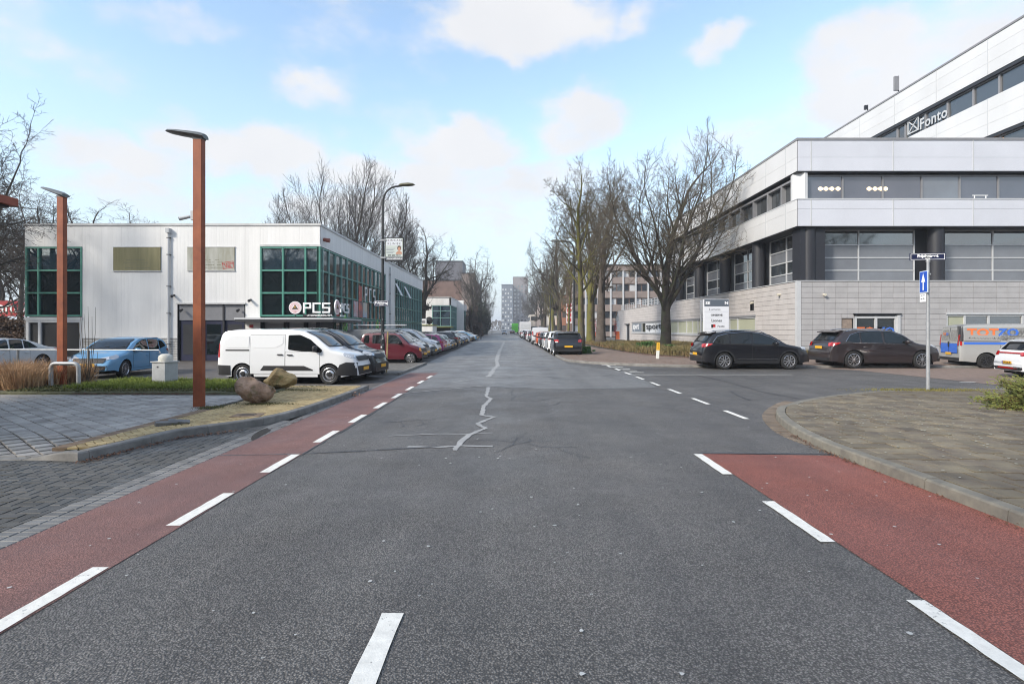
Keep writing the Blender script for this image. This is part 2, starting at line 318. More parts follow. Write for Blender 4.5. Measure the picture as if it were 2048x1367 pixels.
strip([spot(1460,781),spot(1480,793),spot(1500,800)], .05, .0079, 'crack_seal', DSEAL, road, .02)
strip([(-2.88,7.4),(-2.87,8.4),(-2.84,9.3),(-2.86,14)], .022, .0074, 'crack_seal', DSEAL, road, .012)
def crack(p, a, n, st, w_, rnd_, lv=0):
    pts = [p]
    for k in range(n):
        a += rnd_.gauss(0,.38); p = (p[0]+math.cos(a)*st, p[1]+math.sin(a)*st*1.3); pts.append(p)
        if lv < 2 and rnd_.random() < .16: crack(p, a+rnd_.choice((-1,1))*rnd_.uniform(.5,1.2), n//3+1, st, w_*.7, rnd_, lv+1)
    strip(pts, w_, .0074+rnd_.uniform(0,.0008), 'crack', DSEAL, road, w_*.3)
rk_ = random.Random(8)
for (px, py, a, n) in ((1000,742,0,12),(1000,752,.1,10),(985,800,.2,9),(1010,818,.1,8),(950,880,.2,10),(985,905,.1,6),(1200,752,.1,9),(1010,775,0,10),(760,845,.1,7)):
    crack(spot(px,py), a, n, .10+.008*spot(px,py)[1], .011+.0006*spot(px,py)[1], rk_)
# flattened litter: chewing gum and pale scraps
b = MB()
for k in range(260):
    x, y = random.uniform(-3.8,4.3), random.uniform(1.4,14); r_ = random.uniform(.006,.018)
    b.add([(x+r_*random.uniform(.6,1.3)*math.cos(t*1.05), y+r_*random.uniform(.6,1.3)*math.sin(t*1.05), .0105) for t in range(6)], [(0,1,2,3,4,5)])
b.build('gum_spots', M('dried gum', (.5,.5,.48), .7), None, label='pale specks of flattened gum scattered over the road asphalt', cat='gum spots', kind='stuff')

# ---- paving generator
def touches(x, y, a, l, w, P):
    if inpoly(x, y, P): return True
    ca, sa = math.cos(a)*.98, math.sin(a)*.98
    return any(inpoly(x+u*ca-v*sa, y+u*sa+v*ca, P) for u, v in ((-l/2,-w/2),(l/2,-w/2),(l/2,w/2),(-l/2,w/2),(0,-w/2),(0,w/2),(l/2,0),(-l/2,0)))
def clip_to(P, x, y, a, l, w):
    """the part of paving outline P that one piece covers, in the piece's own axes"""
    ca, sa = math.cos(a), math.sin(a); Q = [((px-x)*ca+(py-y)*sa, -(px-x)*sa+(py-y)*ca) for px, py in P]
    for ax, lim, sg in ((0,l/2,1),(0,-l/2,-1),(1,w/2,1),(1,-w/2,-1)):
        R2 = []; n = len(Q)
        for i in range(n):
            p, q = Q[i], Q[(i+1)%n]; ip, iq = (lim-p[ax])*sg >= 0, (lim-q[ax])*sg >= 0
            if ip: R2.append(p)
            if ip != iq: t = (lim-p[ax])/(q[ax]-p[ax]); R2.append((p[0]+(q[0]-p[0])*t, p[1]+(q[1]-p[1])*t))
        Q = R2
        if len(Q) < 3: return [], 0
    A = sum(Q[i][0]*Q[(i+1)%len(Q)][1]-Q[(i+1)%len(Q)][0]*Q[i][1] for i in range(len(Q)))/2
    return (Q if A > 0 else Q[::-1]), abs(A)/(l*w)
def herring(P, l=.22, ang=0., off=(0,0)):
    w = l/2; xs = [p[0] for p in P]; ys = [p[1] for p in P]; cx, cy = sum(xs)/len(xs)+off[0], sum(ys)/len(ys)+off[1]
    n = int(max(max(xs)-min(xs), max(ys)-min(ys))/w*.75)+3; ca, sa = math.cos(ang), math.sin(ang); out = []
    for i in range(-n, n):
        for j in range(-n, n):
            d = (i-j) % 4
            if d == 0: u, v, a = i+1, j+.5, 0
            elif d == 3: u, v, a = i+.5, j+1, math.pi/2
            else: continue
            u *= w; v *= w; x, y = cx+u*ca-v*sa, cy+u*sa+v*ca
            if touches(x, y, a+ang, l, w, P): out.append((x, y, a+ang))
    return out
def bond(P, l, w, ang=0., half=True, o=(0,0)):
    xs = [p[0] for p in P]; ys = [p[1] for p in P]; cx, cy = sum(xs)/len(xs)+o[0], sum(ys)/len(ys)+o[1]; ca, sa = math.cos(ang), math.sin(ang); out = []
    n = int(math.hypot(max(xs)-min(xs), max(ys)-min(ys))/min(l,w))+2
    for j in range(-n, n):
        for i in range(-n, n):
            u, v = (i+(.5 if (j % 2 and half) else 0))*l, j*w; x, y = cx+u*ca-v*sa, cy+u*sa+v*ca
            if touches(x, y, ang, l, w, P): out.append((x, y, ang))
    return out
cut_n = [0]
def visible(x, y): return y > 1.9 and -.98 < x/y*F/1024 < .98
def pave(parent, slots, l, w, zf, mat, piece, most=290, gap=.005, h=.05, tilt=.010, cham=.006, rot=.01, mats=None, P=None):
    slots = sorted(slots, key=lambda s_: (0 if visible(s_[0], s_[1]) else 1, math.hypot(s_[0], s_[1])))
    me = MB().cbox(-l/2+gap, l/2-gap, -w/2+gap, w/2-gap, -h, 0, cham).mesh(piece); me.materials.append(mat)
    rest = MB(); proto = me
    for k, (x, y, a) in enumerate(slots):
        z = zf(x, y)+random.uniform(-.5,.5)*tilt*.42
        if P:
            poly, share_ = clip_to(P, x, y, a, l, w)
            if share_ < .06: continue
            if share_ < .985:
                k_ = gap/max(.02, min(l, w)); cx_, cy_ = sum(p[0] for p in poly)/len(poly), sum(p[1] for p in poly)/len(poly)
                poly = [(cx_+(p[0]-cx_)*(1-1.6*k_), cy_+(p[1]-cy_)*(1-1.6*k_)) for p in poly]
                mb = MB().prism(poly, -h, 0); Mx = Matrix.Translation((x,y,z)) @ Matrix.Rotation(a,4,'Z')
                if cut_n[0] < 9e9 and k < most: mb.v = [tuple(Mx @ Vector(v)) for v in mb.v]; mb.build(piece, mat, parent)
                else: rest.madd(Mx, mb)
                continue
        e = (random.uniform(-tilt,tilt), random.uniform(-tilt,tilt), a+random.uniform(-rot,rot))
        if k < most:
            o = bpy.data.objects.new(piece, proto); C.objects.link(o); o.parent = parent; o.location = (x,y,z); o.rotation_euler = e
        else:
            Mx = Matrix.Translation((x,y,z)) @ Matrix.Rotation(e[2],4,'Z') @ Matrix.Rotation(e[0],4,'X')
            rest.add([Mx @ Vector(q) for q in [(-l/2+gap,-w/2+gap,-h),(l/2-gap,-w/2+gap,-h),(l/2-gap,w/2-gap,-h),(-l/2+gap,w/2-gap,-h),(-l/2+gap+.004,-w/2+gap+.004,0),(l/2-gap-.004,-w/2+gap+.004,0),(l/2-gap-.004,w/2-gap-.004,0),(-l/2+gap+.004,w/2-gap-.004,0)]],
                     [(0,1,5,4),(1,2,6,5),(2,3,7,6),(3,0,4,7),(4,5,6,7)])
    if rest.v:
        rest.build(piece+'_field', mat, parent, kind='stuff')
def chaikin(P, n=2, closed=False):
    for _ in range(n):
        Q = []
        m = len(P) if closed else len(P)-1
        for i in range(m):
            a, b_ = P[i], P[(i+1)%len(P)]
            Q += [(a[0]*.75+b_[0]*.25, a[1]*.75+b_[1]*.25), (a[0]*.25+b_[0]*.75, a[1]*.25+b_[1]*.75)]
        P = Q if closed else [P[0]]+Q+[P[-1]]
    return P
def kerb(parent, path, w, hf, mat, stone=1.0, side=1, name='kerb_stone', batter=.02, gap=.006, z0=-.02):
    """stones laid along a line; side=+1: the stone lies to the left of the walking direction"""
    P = [Vector(p) for p in path]; S_ = [0.]
    for a, b_ in zip(P, P[1:]): S_.append(S_[-1]+(b_-a).length)
    def at(s_):
        s_ = max(0, min(S_[-1]-1e-6, s_))
        for i in range(len(P)-1):
            if S_[i+1] > s_: t = (s_-S_[i])/(S_[i+1]-S_[i]); return P[i].lerp(P[i+1], t), (P[i+1]-P[i]).normalized()
    n = max(1, round(S_[-1]/stone)); st = S_[-1]/n; out = []
    for k in range(n):
        b = MB(); m = 6; rings = []; dz = random.uniform(-.004,.004)
        for i in range(m+1):
            s_ = k*st+gap/2+(st-gap)*i/m; p, d = at(s_)
            _, d0 = at(s_-.08); _, d1 = at(s_+.08); d = (d0+d1).normalized()
            nn = Vector((-d.y, d.x))*side; h = hf(p.x, p.y)+dz; c = min(.018, max(.003, h*.3))
            sec = [(0,z0),(batter*.6,h-c),(batter*.6+c,h),(w-.006,h),(w,h-.006),(w,z0)]
            rings.append([(p.x+nn.x*u, p.y+nn.y*u, z) for u, z in sec])
        vs = [q for r_ in rings for q in r_]; q = 6
        fs = [(i*q+j, (i+1)*q+j, (i+1)*q+j+1, i*q+j+1) if side < 0 else (i*q+j+1, (i+1)*q+j+1, (i+1)*q+j, i*q+j) for i in range(m) for j in range(q-1)]
        fs += [tuple(range(q)), tuple(range(m*q+q-1, m*q-1, -1))]
        b.add(vs, fs); out.append(b.build(name, mat, parent, 35))
    return out

# ---- left side: dark lower paving, pale gutter, yellow brick island, grey driveway
kl = [(-7.2,7.25),(-6.45,7.22),(-5.62,7.14),(-5.45,7.9),(-5.30,8.85),(-4.75,9.45),(-4.32,10.2),(-4.12,11.6),(-4.08,14.9),(-4.10,15.75)]
klc = [kl[0], kl[1]]+chaikin(kl[2:], 2)
dark_poly = [(-4.33,1.5),(-4.33,9.9),(-4.8,9.4),(-5.32,8.8),(-5.5,7.8),(-5.62,7.2),(-8.5,7.2),(-8.5,2.0)]
pd = structure('parking_paving', MB().sheet([(-3.9,-6),(-3.9,15.2),(-4.6,15.2),(-5.5,9.2),(-6,7.4),(-30,7.4),(-30,-6)], -.006), M('wet brick bed', (.045,.046,.045), .7, var=.3, vs=5))
pave(pd, herring(dark_poly, .235, R(2)), .235, .1175, lambda x,y: .004, DB, 'brick', gap=.006, P=dark_poly)
gt = structure('gutter', MB().sheet([(-4.34,-6),(-3.99,-6),(-3.99,15.7),(-4.34,15.7)], -.006), JOINT)
pave(gt, [(-4.245,1.2+.1*k,0) for k in range(150) if 1.2+.1*k < 10.3]+[(-4.075,1.2+.1*k,0) for k in range(150) if 1.2+.1*k < 15.2], .165, .1, lambda x,y: .007, GUT, 'gutter_brick', most=260, gap=.0035)
ramp = lambda x, y: .12*smooth(-6.75, -5.95, x)
hl = lambda x, y: .12 if y > 7.4 or x > -5.7 else max(.012, .125*smooth(-6.6,-5.75,x))
hend = lambda x, y: hl(x,y)*(1-smooth(15.0,15.9,y)*.0)
kb = structure('kerb', MB().sheet([(-5.6,7.2),(-5.3,7.2),(-5.3,7.5),(-5.6,7.5)], -.02), KERBG)
kerb(kb, klc[1:], .16, hend, KERBG, 1.0, side=1)
kerb(kb, [(-7.7,7.22),(-6.45,7.22)], .16, lambda x,y: .012, KERBG, .62, side=1)
kerb(kb, [(-4.10,15.76),(-6.0,15.8),(-9.4,15.85)], .14, lambda x,y: .12, KERBG, 1.0, side=1)
zdrive = lambda x, y: .108*smooth(7.2, 8.6, y+max(0,x+6.1)*3) if x < -5.9 else .108
yel_poly = [(-5.55,7.34),(-5.28,8.0),(-5.12,8.95),(-4.62,9.62),(-4.2,10.3),(-3.95,11.6),(-3.93,14.9),(-3.95,15.6),(-9.3,15.68),(-9.3,14.9),(-6.5,14.8),(-5.9,14.0),(-6.05,12.4),(-6.1,11.0),(-6.12,9),(-6.05,7.8),(-5.95,7.38)]
_ik = []
for i in range(1, len(klc)-1):
    d = (Vector(klc[i+1])-Vector(klc[i-1])).normalized(); q = Vector(klc[i])+Vector((-d.y, d.x))*.165; _ik.append((q.x, q.y))
yel_poly = [p for p in _ik if p[1] > 7.32 and p[0] > -6.0]+[(-4.24,15.6)]+[(-9.3,15.68),(-9.3,14.9),(-6.5,14.8),(-5.9,14.0),(-6.02,12.4),(-6.02,7.40)]
pi = structure('brick_pavement', MB().prism(yel_poly, .0, .100), JOINTM)
pave(pi, herring(yel_poly, .215, R(45)), .215, .1075, lambda x,y: .118+.006*math.sin(x*2.1+y), YB, 'brick', most=280, gap=.006, P=yel_poly)
pave(pi, [(-6.13, 7.5+.108*k, R(4)*math.sin(k)*.3) for k in range(33)], .215, .105, lambda x,y: .119, YBR, 'edging_brick', most=40)
drive_poly = [(-6.25,7.42),(-6.25,9),(-6.25,11),(-6.2,12.4),(-6.3,13.45),(-15,13.6),(-15,8.2),(-8.6,7.42)]
dr = structure('driveway', MB().add([(x, y, zdrive(x,y)-.016) for y in [7.3+.1*j for j in range(65)] for x in [-30,-14,-9,-7.6,-6.8,-6.4,-6.15]], [(j*7+i, j*7+i+1, (j+1)*7+i+1, (j+1)*7+i) for j in range(64) for i in range(6)]), JOINT)
pave(dr, bond(drive_poly, .225, .225, R(-38), True), .225, .225, zdrive, GB, 'paver', gap=.007, P=drive_poly)
# loose lifted kerb brick and manhole frame in the island
for (x, y, a, tz) in ((-5.66,9.35,.5,.22),(-5.78,9.2,.75,.12)):
    b = MB().cbox(-.16,.16,-.06,.06,-.04,.03,.008); o = b.build('loose_brick', GUT, None, loc=(x,y,.145), rz=a, label='loose pale kerb block lying tilted on the narrow tip of the yellow brick pavement' if tz > .2 else 'loose pale block lying flat on the grey edge of the yellow brick tip', cat='brick'); o.rotation_euler = (tz, tz*.6, a)
cv = thing('drain_cover', 'small square orange-rimmed drain cover set into the yellow bricks near the kerb', 'drain cover', (-4.92,10.25,.122), .12)
MB().cbox(-.26,.26,-.2,.2,-.03,.006,.006).build('frame', YBR, cv); MB().cbox(-.13,.13,-.09,.09,0,.012,.004).build('lid', M('rusted iron', (.09,.065,.045), .8, var=.4, vs=12), cv)
# ---- right side: mossy tiles behind a curved kerb
kr = [(4.42,-5),(4.42,6.9),(4.43,7.8),(4.56,8.9),(4.88,10.1),(5.25,11.0),(5.75,11.8),(6.4,12.7),(7.3,13.55),(9.2,14.8),(10.6,15.35),(12,15.7),(16,15.72),(40,15.72)]
krc = kr[:2]+chaikin(kr[2:12],2)+kr[12:]
hr = lambda x, y: .12-.10*smooth(11.3,12.6,y)*(1 if x < 12 else 1)
kk = structure('kerb', MB().sheet([(4.45,0),(4.5,0),(4.5,1),(4.45,1)], -.02), KERB)
kerb(kk, krc[:-2]+[(30,15.72)], .17, hr, KERB, 1.0, side=-1)
kr = [(max(a, 4.42), b_) for a, b_ in kr]
_rk = []
for i in range(1, len(krc)-1):
    d = (Vector(krc[i+1])-Vector(krc[i-1])).normalized(); q = Vector(krc[i])-Vector((-d.y, d.x))*.175; _rk.append((q.x, q.y))
rt_poly = [(4.595,.5)]+[p for p in _rk if p[1] > .6 and p[0] < 21]+[(21,15.54),(21,.5)]
zr = lambda x, y: max(.118-.10*smooth(11.2,12.6,y), .018)
rp = structure('tiled_pavement', MB().add([(x, y, zr(x,y)-.022) for x in (4.5,6,8,12,45) for y in (-5,5,11,11.4,11.8,12.2,12.6,13,15.6)], [(i*9+j, (i+1)*9+j, (i+1)*9+j+1, i*9+j+1) for i in range(4) for j in range(8)]), JOINTM)
# drop the corner of the bed that would stick out past the curved kerb
me = rp.data; me.clear_geometry(); 
fan = [(x+.06, y-.06) for x, y in krc[:-1]]+[(60,15.6),(60,-5)]
bed = MB(); bed.add([(p[0], p[1], zr(*p)-.022) for p in fan], [tuple(range(len(fan)-1,-1,-1))])
me.from_pydata(bed.v, [], bed.f); me.update()
import bmesh
bm = bmesh.new(); bm.from_mesh(me)
for yy in (11.2,11.55,11.9,12.25,12.6):
    bmesh.ops.bisect_plane(bm, geom=bm.verts[:]+bm.edges[:]+bm.faces[:], plane_co=(0,yy,0), plane_no=(0,1,0))
for v in bm.verts: v.co.z = zr(v.co.x, v.co.y)-.022
bm.to_mesh(me); bm.free(); me.update()
pave(rp, bond(rt_poly, .315, .315, R(-1.5), True), .315, .315, lambda x,y: zr(x,y)+.004*math.sin(x*1.7)*math.cos(y*2.3)+.003, TILE, 'paving_tile', gap=.010, tilt=.030, rot=.02, P=rt_poly)
# brown brick gutter along the curve
gpts = []
acc_ = 0
for a, b_ in zip(krc, krc[1:]):
    if a[1] < 6.5 or a[1] > 13: continue
    n = max(1, int(math.hypot(b_[0]-a[0], b_[1]-a[1])/.105))
    d = math.atan2(b_[1]-a[1], b_[0]-a[0])
    for i in range(n):
        x, y = a[0]+(b_[0]-a[0])*i/n, a[1]+(b_[1]-a[1])*i/n
        wd = smooth(7.2, 9.2, y)*.24
        if wd > .05: gpts.append((x-math.sin(d)*(wd/2+.0), y+math.cos(d)*(wd/2), d, wd))
g2 = structure('gutter', MB().sheet([(4.4,7.5),(4.4,7.6),(4.36,7.6),(4.36,7.5)], .002), JOINT)
for (x, y, d, wd) in gpts:
    bq = MB().cbox(-.049,.049,-wd/2,wd/2-.003,-.03,0,.005); o = bq.build('gutter_brick', GUTB, g2); o.location = (x,y,.012+random.uniform(-.002,.002)); o.rotation_euler = (0,0,d)
# lichen blotches on the tiles
b = MB()
for k in range(950):
    x, y = random.gauss(6.4,1.2), random.gauss(10.6,1.5)
    if k % 2: x, y = random.uniform(4.7,13), random.uniform(4.2,14.5)
    if not inpoly(x, y, rt_poly): continue
    r_ = random.uniform(.005,.022); z = zr(x,y)+.0135
    ph = random.uniform(0,6); b.add([(x+r_*random.uniform(.5,1.3)*math.cos(ph+t*1.05), y+r_*random.uniform(.5,1.3)*math.sin(ph+t*1.05), z) for t in range(6)], [(0,1,2,3,4,5)])
b.build('lichen_spots', M('pale lichen', (.40,.40,.34), .9), None, label='pale lichen spots speckling the mossy paving tiles at the right corner', cat='lichen', kind='stuff')
# ---- far corner pavement (between side street and the hedge bed) and the pavement behind the cars
kf = [(2.78,60),(2.78,33.4),(2.80,30.4),(3.1,28.9),(4.1,27.2),(5.5,26.1),(6.9,25.3),(9.5,24.75),(14,24.45),(30,24.35)]
kfc = kf[:2]+chaikin(kf[2:8],2)+kf[8:]
fp = structure('corner_pavement', MB().sheet([(x+.1,y+.08) for x,y in kfc]+[(60,24.5),(60,60),(18,60),(6,60)], .085), JOINT)
kerb(fp, kfc, .14, lambda x,y: .10, KERBG, 1.0, side=1)
fpoly = [(2.95,46),(2.95,33.4),(2.97,30.5),(3.3,29.1),(4.3,27.5),(5.6,26.35),(7,25.55),(9.6,25.0),(14,24.7),(24,24.62),(24,33.5),(9,33.5),(8.2,38),(7.6,46)]
pave(fp, bond(fpoly, .42, .30, R(0)), .42, .30, lambda x,y: .098, BRT, 'paving_tile', most=280, gap=.005, tilt=.006, P=fpoly)
structure('street_pavement', MB().sheet([(2.8,46),(7.4,46),(7.5,60),(9,430),(2.9,430)], .088), BRP)
# ---- left: parking bays and forecourt
structure('parking_bay', MB().sheet([(-4.1,15.95),(-4.2,24),(-4.42,33),(-4.9,60),(-5.6,80),(-8.2,160),(-14,160),(-11.5,80),(-10.3,60),(-10.2,30),(-30,30),(-30,15.95)], .0035), BAYM)
isl = [(-4.22,20.6),(-4.16,23),(-4.24,26.8),(-5.2,26.6),(-8.6,26.4),(-8.6,20.9),(-5.6,20.5)]
ip = structure('lamp_pavement', MB().prism([(x*.995-.02,y) for x, y in isl], .0, .085), M('grey brown pavement', (.13,.12,.105), .85, var=.3, vs=4, bump=.4, bs=40))
kerb(ip, chaikin([(-8.6,20.7),(-5.6,20.45),(-4.3,20.4),(-4.14,21.2),(-4.16,26.9)],1), .14, lambda x,y: .10, KERBG, 1.0, side=1)
# ------------------------------------------------------------------ buildings
CLAD = M('white ribbed cladding', (.74,.73,.71), .55, var=.07, vs=1.2, streak=(1.6,1.6,.16), detail=7)
CLADD = M('weathered white trim', (.52,.52,.51), .6, var=.16, vs=2)
GREEN = M('green window frame', (.06,.22,.17), .45, var=.15, vs=4)
GREENL = M('pale green window frame', (.20,.36,.33), .45, var=.15, vs=4)
GLS = M('dark window glass', (.008,.013,.015), .03, spec=.7, ior=1.5)
GLSB = M('sky-reflection blue glass', (.018,.035,.05), .03, spec=1.0, ior=2.0)  # blue sky reflection is put into the glass colour
GLSC = M('coated window glass', (.03,.037,.045), .05, spec=1.0, ior=2.1)
BLIND = M('grey window with blind', (.15,.16,.18), .12, spec=.8, ior=1.6, var=.14, vs=.5)
BLINDC = M('cream window blind', (.37,.38,.28), .4, spec=.6, var=.05, vs=1)
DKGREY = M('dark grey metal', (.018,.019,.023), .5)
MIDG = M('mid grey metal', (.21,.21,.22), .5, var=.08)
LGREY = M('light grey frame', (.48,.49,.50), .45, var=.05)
COLM = M('dark grey column', (.018,.019,.025), .55)
PAN_SHADE = M('silver facade panel', (.60,.61,.655), .42, metal=.1, var=.05, vs=.35, rnd=.03)  # front walls: bluish shade of that side put into the panel colour
PAN_LIT = M('lit side facade panel', (.62,.62,.62), .45, metal=.05, var=.06, vs=.3, streak=(1,1,.4), rnd=.03)  # same panel for the left walls, coloured as the lit side
WTILE = M('grey shaded wall tile', (.38,.37,.37), .55, var=.07, vs=1.6, rnd=.05)  # front wall copy of the tile, darker for its shaded side
WTILEP = M('pinkish lit wall tile', (.47,.44,.425), .55, var=.07, vs=1.6, rnd=.05)  # left wall copy, with that side's brighter, warmer light in the colour
WBACK = M('dark wall joint', (.035,.035,.035), .8)
ROOFM = M('roof felt', (.10,.10,.10), .9, var=.2, vs=1)
NAVY = M('navy door', (.018,.02,.05), .4)
PLINTH = M('white brick plinth', (.46,.45,.43), .7, var=.12, vs=6, rnd=.06)
BLACK = M('black', (.01,.01,.011), .5)
WHITE = M('white lettering', (.82,.82,.82), .5)
RED = M('red paint', (.45,.03,.03), .45)
class Fr:
    """a wall frame: u runs along the wall, n points outwards, z is up"""
    def __init__(s, ox, oy, ux, uy):
        l = math.hypot(ux, uy); s.o = (ox, oy); s.u = (ux/l, uy/l); s.n = (uy/l, -ux/l)
        s.m = Matrix(((s.u[0], s.n[0], 0, ox), (s.u[1], s.n[1], 0, oy), (0,0,1,0), (0,0,0,1)))
    def box(s, mb, u0, u1, z0, z1, n0, n1): return mb.mbox(s.m, u0, u1, n0, n1, z0, z1)
    def one(s, name, mat, par, u0, u1, z0, z1, n0, n1, **k): return s.box(MB(), u0, u1, z0, z1, n0, n1).build(name, mat, par, **k)
    def quad(s, mb, u0, u1, z0, z1, n): return mb.add([s.m @ Vector(q) for q in ((u0,n,z0),(u1,n,z0),(u1,n,z1),(u0,n,z1))], [(0,1,2,3)])
    def text(s, body, u, z, n, size, mat, par, name='lettering', bold=.0, wide=1., align='LEFT', depth=.008, sp=1.):
        cu = bpy.data.curves.new('t', 'FONT'); cu.body = body; cu.size = size; cu.extrude = depth/2; cu.offset = bold; cu.align_x = align; cu.space_character = sp; cu.resolution_u = 2
        o = bpy.data.objects.new('t', cu)
        me = bpy.data.meshes.new_from_object(o); bpy.data.objects.remove(o)
        me.transform(s.m @ Matrix.Translation((u, n, z)) @ Matrix.Diagonal((wide,1,1,1)) @ Matrix.Rotation(R(90),4,'X'))
        me.materials.clear(); me.materials.append(mat)
        return link(name, me, par)
def tilewall(fr, par, mat, u0, u1, z0, z1, tw, th, n0, n1, holes=(), gap=.016, piece='wall_tile', most=300, first=None, cnt=[0], z_start=None):
    """tiles with recessed joints, cut round the window openings"""
    cols = [u0]
    if first: cols.append(u0+first)
    while cols[-1]+tw < u1-.02: cols.append(cols[-1]+tw)
    cols.append(u1); rows = [z0]; z = z0
    while z+th < z1-.02: z += th; rows.append(z)
    rows.append(z1); cells = []
    for i in range(len(cols)-1):
        for j in range(len(rows)-1):
            rects = [(cols[i], cols[i+1], rows[j], rows[j+1])]
            for (a, b, c, d) in holes:
                nr = []
                for (p, q, r_, s_) in rects:
                    if q <= a or p >= b or s_ <= c or r_ >= d: nr.append((p, q, r_, s_)); continue
                    if p < a: nr.append((p, a, r_, s_)); p = a
                    if q > b: nr.append((b, q, r_, s_)); q = b
                    if r_ < c: nr.append((p, q, r_, c))
                    if s_ > d: nr.append((p, q, d, s_))
                rects = nr
            cells += [t for t in rects if t[1]-t[0] > .03 and t[3]-t[2] > .03]
    def dist(t):
        p = fr.m @ Vector(((t[0]+t[1])/2, 0, (t[2]+t[3])/2)); return (0 if abs(p.x)/p.y < .95 else 1, p.length-t[3]*.8)
    cells.sort(key=dist); rest = MB(); g = gap/2; share = {}
    for k, (a, b, c, d) in enumerate(cells):
        if k < most:
            key = (round(b-a,3), round(d-c,3))
            if key not in share:
                w_, h_ = key; me = MB()
                q = [(-w_/2+g,n0,-h_/2+g),(w_/2-g,n0,-h_/2+g),(w_/2-g,n0,h_/2-g),(-w_/2+g,n0,h_/2-g)]
                q += [(x_, n1, z_) for x_, _, z_ in q]
                me.add(q, [(4,5,6,7),(0,1,5,4),(1,2,6,5),(2,3,7,6),(3,0,4,7)]); R_ = fr.m.copy(); R_.translation = (0,0,0)
                me.v = [tuple(R_ @ Vector(v)) for v in me.v]; share[key] = me.mesh(piece); share[key].materials.append(mat)
            o = bpy.data.objects.new(piece, share[key]); C.objects.link(o); o.parent = par
            o.location = fr.m @ Vector(((a+b)/2, random.uniform(-.0015,.0015), (c+d)/2))
        else:
            m_ = random.uniform(-.0015,.0015)
            fr.quad(rest, a+g, b-g, c+g, d-g, n1+m_)
            for (p, q, r_, s_) in ((a+g,b-g,c+g,c+g),(a+g,b-g,d-g,d-g)):
                rest.add([fr.m @ Vector(v) for v in ((p,n0,r_),(q,n0,r_),(q,n1+m_,r_),(p,n1+m_,r_))], [(0,1,2,3)])
            for p in (a+g, b-g):
                rest.add([fr.m @ Vector(v) for v in ((p,n0,c+g),(p,n0,d-g),(p,n1+m_,d-g),(p,n1+m_,c+g))], [(0,1,2,3)])
    if rest.v: rest.build(piece+'_field', mat, par, kind='stuff')
def curtain(fr, par, us, zs, frame, panes, bar=.07, n=.0, deep=.06, transom=None, names=('mullion','transom','window_pane')):
    """glazing: uprights at us, rails at zs, one pane per field; panes(i, j) gives the glass"""
    for i, u in enumerate(us): fr.one(names[0], frame, par, u-bar/2, u+bar/2, zs[0]-bar/2, zs[-1]+bar/2, n-.02, n+deep)
    for j, z in enumerate(zs): 
        fr.one(names[1], transom or frame, par, us[0]-bar/2, us[-1]+bar/2, z-bar/2, z+bar/2, n-.021, n+deep-.012)
    for i in range(len(us)-1):
        for j in range(len(zs)-1):
            mt = panes(i, j)
            if mt is None: continue
            tl = random.uniform(-.004,.004); b = MB()
            u0, u1, z0, z1 = us[i]+bar/2-.01, us[i+1]-bar/2+.01, zs[j]+bar/2-.01, zs[j+1]-bar/2+.01
            b.add([fr.m @ Vector(q) for q in ((u0,n+.01+tl,z0),(u1,n+.01-tl,z0),(u1,n+.01-tl*.5,z1),(u0,n+.01+tl*.5,z1),(u0,n-.012,z0),(u1,n-.012,z0),(u1,n-.012,z1),(u0,n-.012,z1))], [(0,1,2,3),(7,6,5,4)])
            b.build(names[2], mt, par)
def cladding(fr, par, mat, u0, u1, z0, z1, holes=(), pw=1.05, rib=.21):
    cells = []
    us = sorted({u0, u1, *[h[0] for h in holes], *[h[1] for h in holes]}); u = u0
    cols = [u0]
    while cols[-1] < u1-.01:
        nx = cols[-1]+pw
        for e in us:
            if cols[-1]+.02 < e < nx+.25: nx = e; break
        cols.append(min(nx, u1))
    for a, b in zip(cols, cols[1:]):
        sp = [(z0, z1)]
        for (ha, hb, hc, hd) in holes:
            if ha < (a+b)/2 < hb:
                ns = []
                for (c, d) in sp:
                    if d <= hc or c >= hd: ns.append((c, d)); continue
                    if c < hc: ns.append((c, hc))
                    if d > hd: ns.append((hd, d))
                sp = ns
        for (c, d) in sp:
            mb = MB(); n = max(1, round((b-a)/rib)); st = (b-a-.003)/n; vs = []; x = a+.0015
            prof = []
            for k in range(n): prof += [(x+k*st, .012), (x+k*st+st*.82, .012), (x+k*st+st*.88, .0095), (x+k*st+st*.95, .0095)]
            prof.append((b-.0015, .012))
            vs = [fr.m @ Vector((p, q, z)) for z in (c, d) for p, q in prof]; m_ = len(prof)
            mb.add(vs, [(i, i+1, m_+i+1, m_+i) for i in range(m_-1)]); mb.build('cladding_panel', mat, par)

# ================= left white workshop with green windows
wb = thing('workshop_building', 'low white ribbed workshop with green framed corner windows and round PCS sign', 'building', (0,0,0))
X0, X1, Y0, Y1, ZT = xat(50,29.6), -10.33, 29.6, 63.6, 7.4
fw = Fr(X0, Y0, 1, 0); LF = X1-X0                 # front wall, facing the camera
sw = Fr(X1, Y0, 0, 1); LS = Y1-Y0                 # street side wall
MB().box(X0+.05, X1-.3, Y0+.35, Y1-.05, 0, ZT-.15).build('inner_wall', CLADD, wb)
MB().box(X0-.05, X1+.06, Y0-.06, Y1+.05, ZT-.12, ZT).build('roof_trim', CLADD, wb)
MB().box(X0+.3, X1-.3, Y0+.3, Y1-.3, ZT, ZT+.03).build('roof', ROOFM, wb)
ua = lambda px: xat(px, Y0)-X0
zw = lambda py: zat(py, Y0)
zr4 = [zw(631), zw(585.5), zw(540.5), zw(495)]
holes_f = [(ua(51), ua(165), zw(722)-.1, zr4[3]+.05), (ua(521), LF+.1, zw(722)-.1, zr4[3]+.05), (ua(355), ua(491), -.1, zw(606))]
cladding(fw, wb, CLAD, 0, LF, zw(676), ZT-.12, holes_f)
